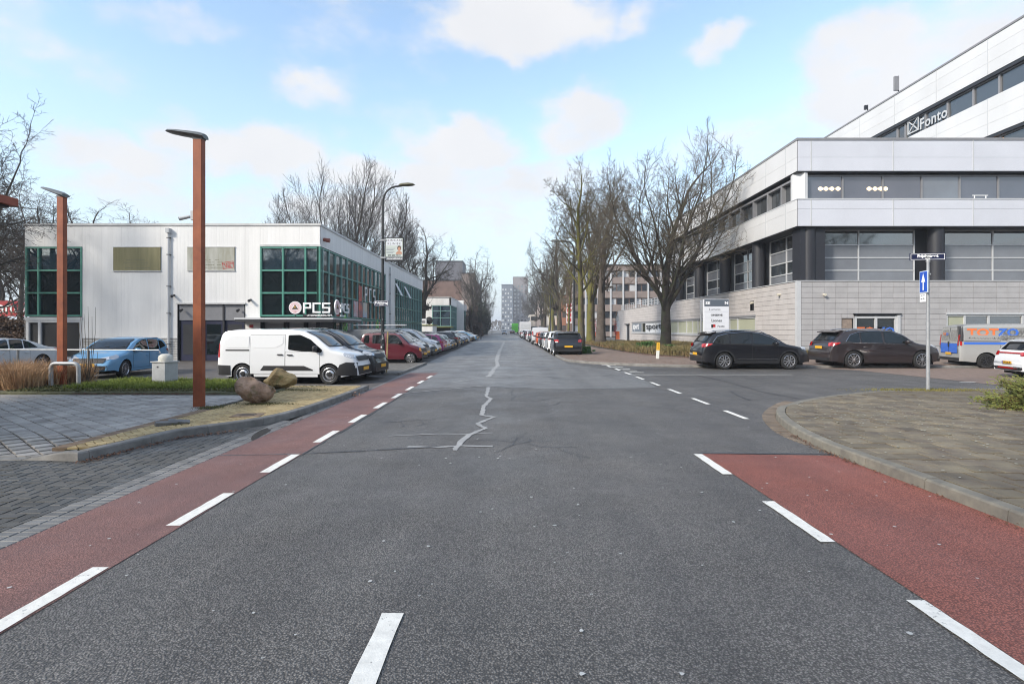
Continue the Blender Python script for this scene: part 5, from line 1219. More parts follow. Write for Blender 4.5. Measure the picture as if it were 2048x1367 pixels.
# --- right, along the side street
SC = 1.045
c = make_car('suv', P_BLACK, 'black crossover with chrome window line parked nose right in front of the tenant sign', 'car', rim='spoke5', rimmat=RIMS, rails=CHR, cladmat=PLAS)
put(c, 0, 0, 0, SC)
def by_wheels(o, pxr, pxf, Y, tilt=0, s_=1.):
    B = BODY[o.name]; mid = (xat(pxr,Y)+xat(pxf,Y))/2; wm = (B.wx[0]+B.wx[1])/2-B.L/2; sgn = 1 if pxf > pxr else -1
    put(o, mid-sgn*wm*s_, Y+B.W/2*s_*math.cos(R(tilt)), (0 if sgn > 0 else 180)+tilt, s_)
by_wheels(c, 1447.5, 1581.5, 23.45, 0, SC)
# chrome line over the side windows
def chromeline(c, pts):
    B = BODY[c.name]
    for sg_ in (-1,1): MB().tube([(x-B.L/2, sg_*(B.w(x,z)+.010), z) for x, z in pts], .011, 5).build('chrome_trim', CHR, c, 50)
chromeline(c, [(.40,1.10),(.60,1.35),(1.02,1.465),(1.6,1.515),(2.0,1.515),(2.32,1.485),(2.78,1.335),(3.16,1.10)]); chromeline(c, [(.40,1.10),(.9,1.035),(1.1,1.045),(2.0,1.025),(3.12,.995)])
chromeline(c, [(1.25,.40),(1.6,.44),(3.0,.42),(3.1,.40)])
c = make_car('suvbig', P_BROWN, 'dark brown estate crossover with silver multi-spoke wheels parked behind the sign pole', 'car', rim='spoke10', rails=CHR, cladmat=None)
by_wheels(c, 1708.5, 1846.5, 23.9, 0, 1.06)
chromeline(c, [(.60,1.10),(.82,1.385),(1.18,1.505),(1.7,1.55),(2.1,1.555),(2.52,1.53),(2.98,1.38),(3.34,1.12)]); chromeline(c, [(.60,1.10),(1.0,1.06),(2.2,1.045),(3.3,1.015)])
# --- cleaning van
P_VS = paint('satin silver van paint', (.36,.36,.35), .3)
c = make_car('bigvan', P_VS, 'silver cleaning company van with blue lower rear doors and TOTZO lettering', 'van', rim='spoke5', rimmat=RIMD)
put(c, 22.5, 24.6, -16, 1.0)
B = BODY[c.name]; 
vb = MATS['blue lettering']
fs = Fr(0,0,1,0); fs.m = Matrix.Translation((-B.L/2, 0, 0)); 
def side_text(body, x, z, size, mat, sgn, par, bold=0, wide=1.):
    f = Fr(0,0,1,0); f.m = Matrix.Translation((-B.L/2+x, -(B.w(x+.5,z+.15)+.012), z)); f.text(body, 0, 0, 0, size, mat, par, bold=bold, wide=wide, depth=.006)
side_text('TOT', .30, 1.42, .46, ORG, -1, c, .016, 1.22); side_text('ZO', 1.40, 1.42, .46, vb, -1, c, .016, 1.15); side_text('Schoonmaakdiensten', .34, 1.25, .17, SEAM, -1, c, .001, 1.18)
def vpart(name, mb, mt): mb.v = [(x-B.L/2,y,z) for x,y,z in mb.v]; return mb.build(name, mt, c, 60)
vpart('blue_band', B.side([(.16,1.05),(2.7,1.05),(2.7,1.15),(.16,1.15)], -1, .010, 0), vb); vpart('slide_rail', B.side([(.16,1.175),(1.48,1.175),(1.48,1.20),(.16,1.20)], -1, .012, 0), SEAM)
vpart('pressed_panel', B.side([(.2,1.22),(1.45,1.22),(1.45,1.80),(.2,1.80)], -1, .005, 1), M('vinyl covered panel', (.27,.27,.265), .5)); vpart('pressed_panel', B.side([(1.52,1.22),(2.74,1.22),(2.74,1.80),(1.52,1.80)], -1, .005, 1), MATS['vinyl covered panel'])
for a, b_, nm in ((-.78,-.02,'rear_door'),(.0,.78,'rear_door')):
    d_ = vpart(nm, B.end([(a,.62),(b_,.62),(b_,1.80),(a,1.80)], False, .006, 0), SEAM)
    for (z0, z1, mt) in ((.64,1.07,vb),(1.075,1.78,M('grey vinyl door', (.33,.33,.315), .5, var=.1, vs=9))):
        q = B.end([(a+.012,z0),(b_-.012,z0),(b_-.012,z1),(a+.012,z1)], False, .010, 0); q.v = [(x-B.L/2,y,z) for x,y,z in q.v]; q.build('door_panel', mt, d_, 60)
    q = B.end([(a+.08,1.18),(b_-.08,1.18),(b_-.10,1.68),(a+.08,1.68)], False, .014, 1); q.v = [(x-B.L/2,y,z) for x,y,z in q.v]; q.build('door_window', M('covered van window', (.23,.225,.21), .25, spec=.8, var=.3, vs=14), d_, 60)
vpart('rear_corner', B.side([(.0,1.18),(.0,1.86),(.17,1.86),(.14,1.18)], -1, .012, 0), PLAS)
MB().cbox(-B.L/2-.05,-B.L/2-.015,-.06,.02,.92,1.15,.01).build('door_handle', PLAS, c)
f = Fr(0,0,1,0); f.m = Matrix.Translation((-B.L/2-.035,0,0)) @ Matrix.Rotation(R(-90),4,'Z')
f.text('TOT', -.48, 1.45, .0, .14, ORG, c, bold=.003); f.text('ZO', -.18, 1.45, .0, .14, vb, c, bold=.003)
# --- white estate at the right edge
c = make_car('suv', P_WHITE, 'white estate car with red rear light bar and plate ZP-036-D at the right edge', 'car', plate='ZP-036-D')
put(c, 19.75, 19.1, -13, .93); c.scale = (.97,.97,.88)
B = BODY[c.name]
def vp2(name, mb, mt): mb.v = [(x-B.L/2,y,z) for x,y,z in mb.v]; return mb.build(name, mt, c, 60)
vp2('light_bar', B.end([(-.70,.97),(.70,.97),(.70,1.02),(-.70,1.02)], False, .012, 0), RLT)
vp2('diffuser', B.end([(-.55,.36),(.55,.36),(.5,.42),(-.5,.42)], False, .014, 0), RLT)
MB().tube([(-B.L/2-.035,-.68,.44),(-B.L/2-.035,-.40,.44)], .035, 8).build('exhaust_tip', CHR, c, 50)
# --- left: vans and cars
c = make_car('van', P_WHITE, 'white panel van with black bumper parked beside the two boulders', 'van', rim='steel', lower=PLAS)
put(c, 0,0,0, 1); by_wheels(c, 485.5, 663, 17.1, -4, .94)
c = make_car('van', P_BLACK, 'black panel van parked directly behind the white van', 'van', rim='steel', lower=PLAS)
put(c, -6.75, 19.35, -5, .95)
c = make_car('mpv', P_RED, 'small dark red boxy car behind the street lamp', 'car', rim='spoke5', rails=PLAS)
by_wheels(c, 728, 834, 27.6, -6, .93)
c = make_car('hatch', P_BLUE, 'light blue hatchback parked nose forward in front of the white workshop', 'car', rim='spoke10')
put(c, -14.7, 20.7, 276, .98)
c = make_car('sedan', P_SILV, 'silver saloon partly cut off at the left edge behind the dry grasses', 'car', rim='spoke7')
put(c, -20.5, 21.6, 266, .98)
# ------------------------------------------------------------------ street furniture
CORTEN = M('rusty orange steel', (.265,.062,.022), .6, var=.28, vs=3, col2=(.33,.09,.03), detail=7, bump=.15, bs=60)
LAMPG = M('grey lamp housing', (.13,.14,.14), .45, var=.15, vs=8)
GALV = M('galvanised steel', (.36,.37,.38), .45, metal=.3, var=.15, vs=8)
POLE = M('black lamp post', (.018,.02,.022), .45, var=.3, vs=5)
def rust_post(x, y, z0, h, label, hd, pitch):
    t = thing('street_lamp', label, 'street lamp', (x, y, z0), 0)
    b = MB(); w, d, c = .095, .075, .012
    P = [(-w,-d+c),(-w+c,-d),(w-c,-d),(w,-d+c),(w,d-c),(w-c,d),(-w+c,d),(-w,d-c)]
    b.prism(P, -.05, h); b.build('post', CORTEN, t)
    hdm = MB(); n = 7; L_ = .62
    secs = [(0.10,.10,.05),(.02,.125,.065),(-.15,.135,.06),(-.32,.13,.05),(-.46,.10,.035),(-.52,.03,.012)]
    vs = []
    for i, (u, wd, th) in enumerate(secs):
        zc = (-u)*pitch+.035
        for k in range(10):
            a = 2*math.pi*k/10; vs.append((u, wd*math.cos(a), zc+th*math.sin(a)*(1 if math.sin(a) > 0 else .55)))
    m = 10; fs = [(i*m+k, i*m+(k+1)%m, (i+1)*m+(k+1)%m, (i+1)*m+k) for i in range(5) for k in range(m)]+[tuple(range(9,-1,-1)), tuple(range(5*m,6*m))]
    hdm.add(vs, fs); o = hdm.build('lamp_head', LAMPG, t, 50); o.location = (0,0,h); o.rotation_euler = (0,0,hd); o.scale = (1.32,1.25,1.3)
    g = MB(); g.add([(-.05,-.08,-.008),(-.40,-.07,-.008+.35*pitch-.02),(-.40,.07,-.008+.35*pitch-.02),(-.05,.08,-.008)], [(0,1,2,3)])
    MB().box(-.098,.098,-.078,.078,-.03,.02).build('head_bracket', LAMPG, t).location = (0,0,h)
    return t
x, y = spot(394.5, 812, .12); p1 = rust_post(x, y+.07, .12, zat(275,y)-.12, 'nearer tall rusty orange lamp post with grey head on the yellow brick pavement', 0, .16)
cm = thing('camera', 'white security camera fixed high on the nearer rusty lamp post', 'camera', (x-.12, y+.07, zat(432,y)))
MB().box(-.04,.03,-.04,.04,-.07,.12).build('bracket', LGREY, cm); MB().tube([(-.05,0,0),(-.08,-.0,-.01)], .02, 6).build('arm', LGREY, cm)
MB().tube([(-.07,-.02,.0),(-.25,-.06,-.05)], [.034,.042], 10).build('housing', LGREY, cm, 50); MB().tube([(-.249,-.06,-.05),(-.26,-.062,-.053)], .038, 10).build('lens', BLACK, cm)
x, y = spot(124, 764, .22); rust_post(x, y, .1, zat(391,y)-.12, 'farther rusty orange lamp post with pale head standing in the planted bed', R(-12), .34)
# red canopy slab at the left edge
t = thing('canopy', 'rust red canopy roof edge reaching in at the left margin', 'canopy', (0,0,0)); cz0, cz1 = zat(413,11), zat(398,11)
MB().box(-17, -9.87, 3.5, 11, cz0, cz1).build('roof_edge', M('rust red canopy', (.28,.07,.035), .6, var=.2, vs=2), t); MB().box(-16.9, -9.97, 3.6, 10.9, cz0-.05, cz0).build('soffit', DKGREY, t)
MB().box(-14.2, -14.0, 6, 6.2, 0, cz0-.05).build('post', CORTEN, t)
# tall red poster wall far left
t = thing('banner', 'red banner with white letters behind the bare trees at the far left', 'banner', (0,0,0))
Yb = 46; fb = Fr(xat(-60,Yb), Yb, 1, 0); fb.one('cloth', M('red banner cloth', (.42,.03,.035), .6, var=.1, vs=1), t, 0, xat(48,Yb)-xat(-60,Yb), zat(632,Yb), zat(601,Yb), -.05, 0)
fb.text('amen', xat(-4,Yb)-xat(-60,Yb), zat(624,Yb), .03, 1.35, WHITE, t, bold=.01)
for q in (.3, 4.2): fb.one('post', DKGREY, t, q, q+.1, 0, zat(600,Yb), -.2, -.06)
# black curved lamp post with boards
lx, ly = spot(765.5, 746, .08); t = thing('street_lamp', 'slim black curved lamp post carrying the advert board and a street sign', 'street lamp', (lx, ly, .06))
hT = zat(350, ly); pts = [(0,0,0),(0,0,1.2),(0,0,1.25),(0,0,hT-1.1)]; arc = [(.55-.55*math.cos(a), 0, hT-1.1+.0+.62*math.sin(a)) for a in [math.pi/2*k/7 for k in range(1,8)]]
b = MB(); b.tube([(0,0,0),(0,0,1.3)], .085, 12); b.tube([(0,0,1.25),(0,0,2.9),(0,0,hT-1.1)]+arc+[(.72,0,hT-.46)], [.062,.055,.045]+[.035]*8, 10); b.build('post', POLE, t, 60)
hd_ = MB(); vs = []; secs = [(.60,.05,.04),(.72,.10,.075),(.95,.125,.085),(1.12,.10,.055),(1.20,.02,.01)]
for u, wd, th in secs:
    for k in range(10): a = 2*math.pi*k/10; vs.append((u, wd*math.cos(a), hT-.44+(u-.6)*.03+th*math.sin(a)*(1 if math.sin(a) > 0 else .6)))
hd_.add(vs, [(i*10+k, i*10+(k+1)%10, (i+1)*10+(k+1)%10, (i+1)*10+k) for i in range(4) for k in range(10)]+[tuple(range(9,-1,-1)), tuple(range(40,50))]); hd_.build('lamp_head', M('algae stained lamp head', (.12,.115,.075), .7, var=.35, vs=12), t, 50)
STK = M('torn sticker', (.55,.55,.55), .7)
for k in range(16):
    z = random.uniform(.7,2.0); a = random.uniform(-2.2,-.9); rr = (.087 if z < 1.28 else .066); w_ = random.uniform(.02,.05)
    MB().add([(rr*math.cos(a+q*w_*8), rr*math.sin(a+q*w_*8), z+zz_) for zz_ in (0, random.uniform(.03,.08)) for q in (-1,0,1)], [(0,1,4,3),(1,2,5,4)]).build('sticker', STK if k % 3 else M('dark sticker', (.12,.12,.14), .6), t)
ad = thing('advert_board', 'skincare advert board with face on the curved lamp post', 'advert board', (lx, ly, 0))
za, zb_ = zat(475,ly), zat(522,ly); wa = xat(804,ly)-xat(767,ly)
fa = Fr(.09, -.03, 1, 0); 
fa.one('frame', DKGREY, ad, -.01, wa+.01, zb_, za, -.10, .0)
fa.one('panel', M('pale mint advert', (.55,.60,.56), .4), ad, .025, wa-.03, zb_+.16, za-.03, .001, .006); fa.one('footer', M('grey footer', (.16,.17,.18), .4), ad, .025, wa-.03, zb_+.03, zb_+.158, .001, .007)
fa.one('heading', M('white board field', (.70,.72,.75), .4), ad, .05, wa-.06, za-.30, za-.05, .0061, .009)
fa.text('SKINCARE', wa/2, za-.145, .011, .115, SEAM, ad, align='CENTER', sp=1.25, depth=.002); fa.text('KLINIEK', wa/2, za-.27, .011, .115, SEAM, ad, align='CENTER', sp=1.25, depth=.002)
fa.text('070 250 1510', wa/2, zb_+.185, .009, .085, SEAM, ad, align='CENTER', bold=.002, depth=.002); fa.text('skincarekliniek.nl', wa/2, zb_+.065, .009, .088, WHITE, ad, align='CENTER', bold=.0015, depth=.002)
for k, w_ in enumerate((.36,.30,.34,.28)): fa.one('text_line', MATS['grey window film'], ad, .05, .05+w_*.9, za-.40-.058*k-.018, za-.40-.058*k, .0065, .008)
SKIN = M('printed skin tone', (.50,.27,.18), .5); HAIR = M('printed dark hair', (.05,.03,.02), .5)
def oval(cx, cz, rx, rz, n_, mt, nm, d): 
    MB().add([fa.m @ Vector((cx+rx*math.cos(a*math.pi/8), d, cz+rz*math.sin(a*math.pi/8))) for a in range(16)], [tuple(range(16))]).build(nm, mt, ad)
fx = wa-.16; oval(fx, za-.40, .072, .095, 16, HAIR, 'printed_hair', .0085); oval(fx, za-.425, .052, .075, 16, SKIN, 'printed_face', .0095)
MB().add([fa.m @ Vector(q) for q in ((fx-.13,.009,za-.62),(fx+.11,.009,za-.62),(fx+.10,.009,za-.55),(fx+.03,.009,za-.50),(fx-.04,.009,za-.50),(fx-.11,.009,za-.56))], [(0,1,2,3,4,5)]).build('printed_shoulders', SKIN, ad)
for z in (za-.1, zb_+.12): MB().box(-.08,.12,-.08,.08,z-.03,z+.03).build('clamp', GALV, ad)
SGN = M('navy street sign', (.010,.014,.055), .4)
def name_sign(label, x, y, z0, z1, w, body, rot, sub, par_rot=0, dx=0):
    t = thing('street_name_sign', label, 'street sign', (x, y, 0), rot); f = Fr(0,0,1,0)
    MB().box(-w/2+dx, w/2+dx, -.10, -.075, z0, z1).build('plate', SGN, t); h = z1-z0
    bb = MB()
    for (a,b_,c,d) in ((-w/2+.02,w/2-.02,z1-.03,z1-.018),(-w/2+.02,w/2-.02,z0+.018,z0+.03),(-w/2+.02,-w/2+.032,z0+.03,z1-.03),(w/2-.032,w/2-.02,z0+.03,z1-.03)): bb.box(a+dx,b_+dx,-.104,-.1002,c,d)
    bb.build('border', WHITE, t)
    f.m = Matrix.Translation((dx, -.104, 0)) @ Matrix.Diagonal((1,-1,1,1)) if False else Matrix(((1,0,0,dx),(0,-1,0,-.102),(0,0,1,0),(0,0,0,1)))
    f.text(body, 0, z0+h*.42, 0, h*.52, WHITE, t, align='CENTER', bold=.006, depth=.004, wide=1.12); f.text(sub, 0, z0+h*.17, 0, h*.17, WHITE, t, align='CENTER', bold=.001, depth=.004)
    MB().box(-.06,.06,-.10,.08,z0+.03,z1-.03).build('bracket', GALV, t); return t
name_sign('navy Polakweg street name sign halfway up the black curved lamp post', lx, ly, zat(612,ly), zat(602,ly)+.02, xat(777,ly)-xat(749,ly), 'Polakweg', R(4), 'RIJSWIJK', dx=-.04)
# wooden batten leaning on the lamp post
MB().mbox(Matrix.Rotation(R(2),4,'Y'), .09,.14,-.03,.03,0,1.55).build('wooden_batten', M('weathered wood', (.30,.22,.10), .8, var=.3, vs=6), None, loc=(lx+.02,ly,.08), label='weathered wooden batten standing against the black curved lamp post', cat='batten')
# traffic sign pole at right
sx, sy = spot(1856, 780, .02)
t = thing('sign_post', 'grey sign pole standing at the rear kerb of the right pavement', 'post', (sx, sy, 0)); zt = zat(524, sy)
b = MB(); b.tube([(0,0,0),(0,0,zat(646,sy)),(0,0,zat(645.5,sy)),(0,0,zt)], [.048,.048,.038,.036], 12); b.build('pole', GALV, t, 50)
MB().tube([(0,0,zt),(0,0,zt+.07)], .052, 12).build('cap', GALV, t); MB().tube([(0,0,zat(646,sy)-.03),(0,0,zat(646,sy)+.02)], .056, 12).build('joint_ring', GALV, t)
name_sign('navy Frijdastraat street name sign on top of the grey pole', sx, sy+.09, zat(521,sy)+.01, zat(506,sy), .90, 'Frijdastraat', R(-9), 'RIJSWIJK')
t = thing('traffic_sign', 'blue one-way sign with white upward arrow on the grey pole', 'traffic sign', (sx, sy, 0), R(-101)); z0, z1 = zat(585,sy), zat(541,sy)
MB().box(-.36+.08,.05+.08,-.075,-.055,z0,z1).build('plate', M('white sign edge', (.6,.68,.8), .4), t); MB().box(-.335+.08,.025+.08,-.080,-.0755,z0+.025,z1-.025).build('field', M('traffic sign blue', (.015,.09,.52), .35), t)
cx = -.155+.08; MB().add([(cx+x_, -.083, z0+z_) for x_, z_ in ((-.032,.07),(.032,.07),(.032,.30),(.105,.30),(0,.555),(-.105,.30),(-.032,.30))], [(0,1,2,6),(5,6,2,3),(5,3,4)]).build('arrow', WHITE, t)
for z in (z0+.1, z1-.1): MB().box(-.05,.05,-.056,.05,z-.02,z+.02).build('clamp', GALV, t)
t = thing('exception_sign', 'small white plate with bicycle symbols under the blue one-way sign', 'sign', (sx, sy, 0), R(-97)); z0, z1 = zat(603,sy), zat(587,sy)
MB().box(-.24,.02,-.075,-.058,z0,z1).build('plate', WHITE, t)
b = MB()
for q in (-.165, -.06):
    for dx in (-.022, .022):
        n = 10
        for k in range(n):
            a0, a1 = 2*math.pi*k/n, 2*math.pi*(k+1)/n; b.add([(q+dx+r_*math.cos(a), -.077, z0+.08+r_*math.sin(a)) for r_, a in ((.014,a0),(.019,a0),(.019,a1),(.014,a1))], [(0,1,2,3)])
    b.add([(q-.022,-.0772,z0+.08),(q,-.0772,z0+.115),(q+.022,-.0772,z0+.08),(q,-.0772,z0+.085)], [(0,3,2,1)])
b.build('bicycle_symbol', SEAM, t)
f = Fr(0,0,1,0); f.m = Matrix(((1,0,0,-.11),(0,-1,0,-.077),(0,0,1,0),(0,0,0,1))); f.text('uitgezonderd', 0, z1-.05, 0, .034, SEAM, t, align='CENTER', depth=.002)
# boulders
def boulder(px0, px1, pyt, pyb, Yc, seed, mat, label, squash=.8):
    random.seed(seed); noise.seed_set(seed)
    x0, x1 = xat(px0,Yc), xat(px1,Yc); rx = (x1-x0)/2; h = (pyb-pyt)*Yc/F; b = bmesh.new(); bmesh.ops.create_icosphere(b, subdivisions=5, radius=1)
    cuts = [Vector((random.uniform(-1,1), random.uniform(-1,1), random.uniform(-.6,1))).normalized() for _ in range(13)]
    for v in b.verts:
        p = v.co.copy(); n0 = p.normalized()
        for c in cuts:
            d = p.dot(c)
            if d > .66: p -= c*(d-.66)*.86
        k = 1+.22*noise.noise(n0*1.5+Vector((seed,0,0)))+.06*noise.noise(n0*4.5)+.035*abs(noise.noise(n0*9))+.014*noise.noise(n0*24)
        p *= k; lo = max(0., -n0.z); p.x -= .22*p.z*(1 if seed == 4 else -.5); p.z *= .92
        p.x *= 1-.34*lo**1.5; p.y *= 1-.35*lo**1.5
        if p.z < -.78: p.z = -.78-(p.z+.78)*.1
        v.co = Vector((p.x*rx*1.06, p.y*rx*squash, (p.z+.78)*h/1.74))
    me = bpy.data.meshes.new('boulder'); b.to_mesh(me); b.free(); me.polygons.foreach_set('use_smooth', [True]*len(me.polygons)); me.materials.append(mat)
    return link('boulder', me, None, ((x0+x1)/2, Yc, .10), 0, label, 'boulder')
def rock_mat(name, a, b_, c):
    m = M(name, a, .8, var=.25, vs=2.6, detail=9, col2=b_, bump=1.0, bs=28); nt = m.node_tree; N = nt.nodes.new; L = nt.links.new
    geo = N('ShaderNodeNewGeometry'); sx_ = N('ShaderNodeSeparateXYZ'); L(geo.outputs['Normal'], sx_.inputs[0]); nz = N('ShaderNodeTexNoise'); nz.inputs['Scale'].default_value = 5; nz.inputs['Detail'].default_value = 8; L(geo.outputs['Position'], nz.inputs['Vector'])
    mr = N('ShaderNodeMapRange'); mr.inputs['From Min'].default_value = .56; mr.inputs['From Max'].default_value = .64; mr.inputs['To Max'].default_value = .6; L(nz.outputs['Fac'], mr.inputs['Value'])
    bs = nt.nodes['Principled BSDF']; src = bs.inputs['Base Color'].links[0].from_socket; mx = N('ShaderNodeMix'); mx.data_type = 'RGBA'; L(mr.outputs[0], mx.inputs[0]); L(src, mx.inputs[6]); mx.inputs[7].default_value = (*c,1); L(mx.outputs[2], bs.inputs['Base Color']); return m
boulder(470, 556, 751, 808, 11.9, 4, rock_mat('brown boulder stone', (.15,.085,.055), (.40,.28,.20), (.10,.085,.035)), 'larger reddish brown boulder, nearer to the kerb, in front of the white van')
boulder(528, 591, 732, 777, 14.6, 9, rock_mat('ochre boulder stone', (.28,.18,.07), (.46,.34,.16), (.15,.14,.05)), 'smaller ochre yellow boulder behind the brown one, against the white van')
random.seed(11)
# railing, hoop, cabinet on the left
t = thing('railing', 'thin grey handrail running in front of the parked blue car', 'railing', (0,0,0)); Yr = 17.6
zr_ = zat(698.5, Yr); MB().tube([(xat(-60,Yr), Yr, zr_),(xat(318,Yr), Yr, zr_-.02),(xat(321,Yr), Yr, zr_-.12)], .022, 8).build('handrail', GALV, t)
for px in (-30, 36, 177): MB().tube([(xat(px,Yr), Yr, .05),(xat(px,Yr), Yr, zr_)], .035, 8).build('post', M('weathered steel post', (.2,.2,.19), .6, var=.2, vs=6), t)
Yh = 15.3; t = thing('hoop_barrier', 'low grey tubular hoop barrier around the foot of the farther rusty lamp post', 'barrier', (0,0,0))
xa, xb, zt_ = xat(102,Yh), xat(157,Yh), zat(726.5,Yh); cr = .13
P = [(xa,Yh,.05),(xa,Yh,zt_-cr)]+[(xa+cr-cr*math.cos(a), Yh, zt_-cr+cr*math.sin(a)) for a in (.4,.8,1.2,1.57)]+[(xb-cr+cr*math.sin(a), Yh, zt_-cr+cr*math.cos(a)) for a in (0,.4,.8,1.2,1.57)]+[(xb,Yh,.05)]
MB().tube(P, .055, 10).build('hoop', GALV, t, 60)
Yc = 15.5; t = thing('utility_cabinet', 'small grey utility cabinet with a white domed cap at the end of the grass bed', 'cabinet', (xat(330,Yc), Yc, .1), R(-20))
hc = zat(724,Yc)-.1; MB().cbox(-.25,.25,-.2,.2,0,hc,.01).build('cabinet', M('grey cabinet', (.37,.38,.39), .5, var=.1, vs=6), t); MB().box(-.28,.28,-.23,.23,hc,hc+.03).build('lid', M('grey cabinet lid', (.42,.42,.41), .5), t)
MB().lathe([(.18,0),(.19,.08),(.17,.15),(.11,.2),(0,.21)], 16, c=(0,.02,hc+.03)).build('cap', M('dirty white cap', (.50,.49,.44), .7, var=.2, vs=12), t, 60)
MB().box(-.04,.0,-.215,-.20,hc-.14,hc-.10).build('lock', DKGREY, t)
# yellow marker post, tenant sign, info post, flags
mx_, my_ = spot(1315, 717, .09); t = thing('marker_post', 'short white marker post with yellow top standing before the hedge bed', 'marker post', (mx_, my_, .09), 0); t.rotation_euler = (0,R(3),0)
MB().cbox(-.075,.075,-.05,.05,0,.47,.005).build('shaft', M('white marker', (.72,.72,.66), .5), t); MB().cbox(-.077,.077,-.052,.052,.47,.90,.01).build('cap', M('yellow marker', (.72,.42,.03), .5), t)
for z in (.58,.70,.80): MB().box(-.03,.03,-.056,-.052,z,z+.05).build('mark', M('faded marker print', (.45,.22,.02), .6), t)
Ys = 28.6; t = thing('tenant_sign', 'tall white tenant sign with dark header behind the black crossover', 'sign', (xat(1433,Ys), Ys, 0), R(1)); ws_ = xat(1458.5,Ys)-xat(1408,Ys)
MB().cbox(-ws_/2, ws_/2, 0, .16, .1, zat(598,Ys), .01).build('body', M('white sign body', (.66,.67,.69), .4), t)
f = Fr(0,0,1,0); zl_ = [zat(p,Ys) for p in (598,612.5,624,635,646.5,657.5,669,680,691)]
f.one('header', M('slate header', (.10,.12,.145), .4), t, -ws_/2+.02, ws_/2-.02, zl_[1]+.01, zl_[0]-.02, .002, .012)
for k in range(1,8): f.one('panel', M('white sign panel', (.70,.71,.74), .35), t, -ws_/2+.02, ws_/2-.02, zl_[k+1]+.012, zl_[k]-.004, .002, .010)
f.text('SE', -.58, zl_[1]+.11, .014, .2, WHITE, t, bold=.008, wide=1.25); f.text('N', .42, zl_[1]+.11, .014, .2, WHITE, t, bold=.008, wide=1.25)
f.text('Luminis.', -.40, zl_[2]+.09, .013, .17, MATS['grey footer'], t, wide=1.15); f.text('OPSERVE', 0, zl_[3]+.09, .013, .14, SEAM, t, align='CENTER', bold=.003, wide=1.1); f.text('Liones', 0, zl_[4]+.09, .013, .2, SEAM, t, align='CENTER', bold=.003, wide=1.05)
f.text('Fonto', .05, zl_[5]+.1, .013, .13, SEAM, t, bold=.003, sp=1.2); f.one('logo_left', SEAM, t, -.28, -.18, zl_[5]+.06, zl_[5]+.23, .011, .014); f.one('logo_right', RED, t, -.18, -.06, zl_[5]+.09, zl_[5]+.24, .011, .0145)
f.text('sport+', 0, zl_[6]+.09, .013, .2, SEAM, t, align='CENTER', bold=.003)
t = thing('thin_post', 'thin grey post standing just left of the tenant sign', 'post', (xat(1402,30), 30, 0)); MB().tube([(0,0,0),(0,0,zat(600,30))], .035, 8).build('pole', GALV, t); MB().box(-.07,.07,-.06,-.03,zat(626,30),zat(600,30)).build('back_plate', GALV, t)
def feather(px, Yf, pyt, pyb, w, label, flip):
    t = thing('feather_flag', label, 'flag', (xat(px,Yf), Yf, .09)); h = zat(pyt,Yf)-.09; s_ = -1 if flip else 1
    MB().tube([(0,0,0),(0,0,h*.6),(s_*.05,0,h*.85),(s_*w*.55,0,h)], .025, 6).build('pole', DKGREY, t)
    n = 10; vs = [];
    for i in range(n+1):
        q = i/n; z = .5+(h-.55)*q; ww = w*(1-.15*q)*(1 if q < .6 else max(.05, 1-((q-.6)/.4)**2)); x_ = 0 if q < .6 else s_*w*.5*((q-.6)/.4)**2
        vs += [(x_+s_*.02,-.02,z),(x_+s_*(.02+ww),.04*math.sin(i),z)]
    lo = MB().add(vs[:8], [(2*i,2*i+1,2*i+3,2*i+2) for i in range(3)]); hi = MB().add(vs[6:], [(2*i,2*i+1,2*i+3,2*i+2) for i in range(n-3)])
    lo.build('orange_foot', M('orange flag cloth', (.70,.17,.06), .7), t); hi.build('cloth', M('blue white flag cloth', (.42,.55,.66), .7, var=.2, vs=3, col2=(.7,.72,.75)), t)
    f = Fr(0,0,1,0); f.m = Matrix.Translation((s_*w*.35,-.06,1.0)) @ Matrix.Rotation(R(-90),4,'Y') @ Matrix(((1,0,0,0),(0,-1,0,0),(0,0,1,0),(0,0,0,1)))
    f.text('SPORT', 0, 0, 0, .55, RED if not flip else GRYF, t, depth=.01)
feather(1188, 62, 634, 688, .78, 'wider blue and orange feather flag between the two thick mossy trunks', False)
feather(1231, 62, 624, 690, .45, 'narrow blue and orange feather flag left of the tiled office wall', False)
# bits of litter
lx_, ly_ = spot(703, 792); b = MB()
for k in range(26):
    a, r_ = random.uniform(0,6.3), random.uniform(.02,.16); c = Vector((r_*math.cos(a)*1.3, r_*math.sin(a), random.uniform(.01,.06))); q = [c+Vector((random.uniform(-.05,.05), random.uniform(-.05,.05), random.uniform(-.02,.03))) for _ in range(4)]
    b.add(q, [(0,1,2),(0,2,3)])
b.build('litter_pile', M('pinkish crumpled leaves', (.50,.28,.18), .8, var=.3, vs=20), None, loc=(lx_,ly_,.01), label='small heap of pinkish crumpled litter at the kerb end beside the red cycle lane', cat='litter')
LEAF = M('dead leaves', (.12,.055,.03), .8, rnd=.0, var=.45, vs=14)
def leaves(name, pts, n, spread, size, label, mat=LEAF, z=.012):
    b = MB()
    for k in range(n):
        i = random.randrange(len(pts)-1); t_ = random.random(); x = pts[i][0]+(pts[i+1][0]-pts[i][0])*t_+random.gauss(0,spread); y = pts[i][1]+(pts[i+1][1]-pts[i][1])*t_+random.gauss(0,spread*1.4)
        s_ = size*random.uniform(.5,1.3); a = random.uniform(0,6.3); dx, dy = s_*math.cos(a), s_*math.sin(a); zz_ = z+random.uniform(0,.012)
        b.add([(x-dx,y-dy,zz_),(x+dy*.5,y-dx*.5,zz_+random.uniform(0,.015)),(x+dx,y+dy,zz_+random.uniform(0,.02)),(x-dy*.5,y+dx*.5,zz_+random.uniform(0,.015))], [(0,1,2,3)])
    return b.build(name, mat, None, label=label, cat='leaves', kind='stuff')
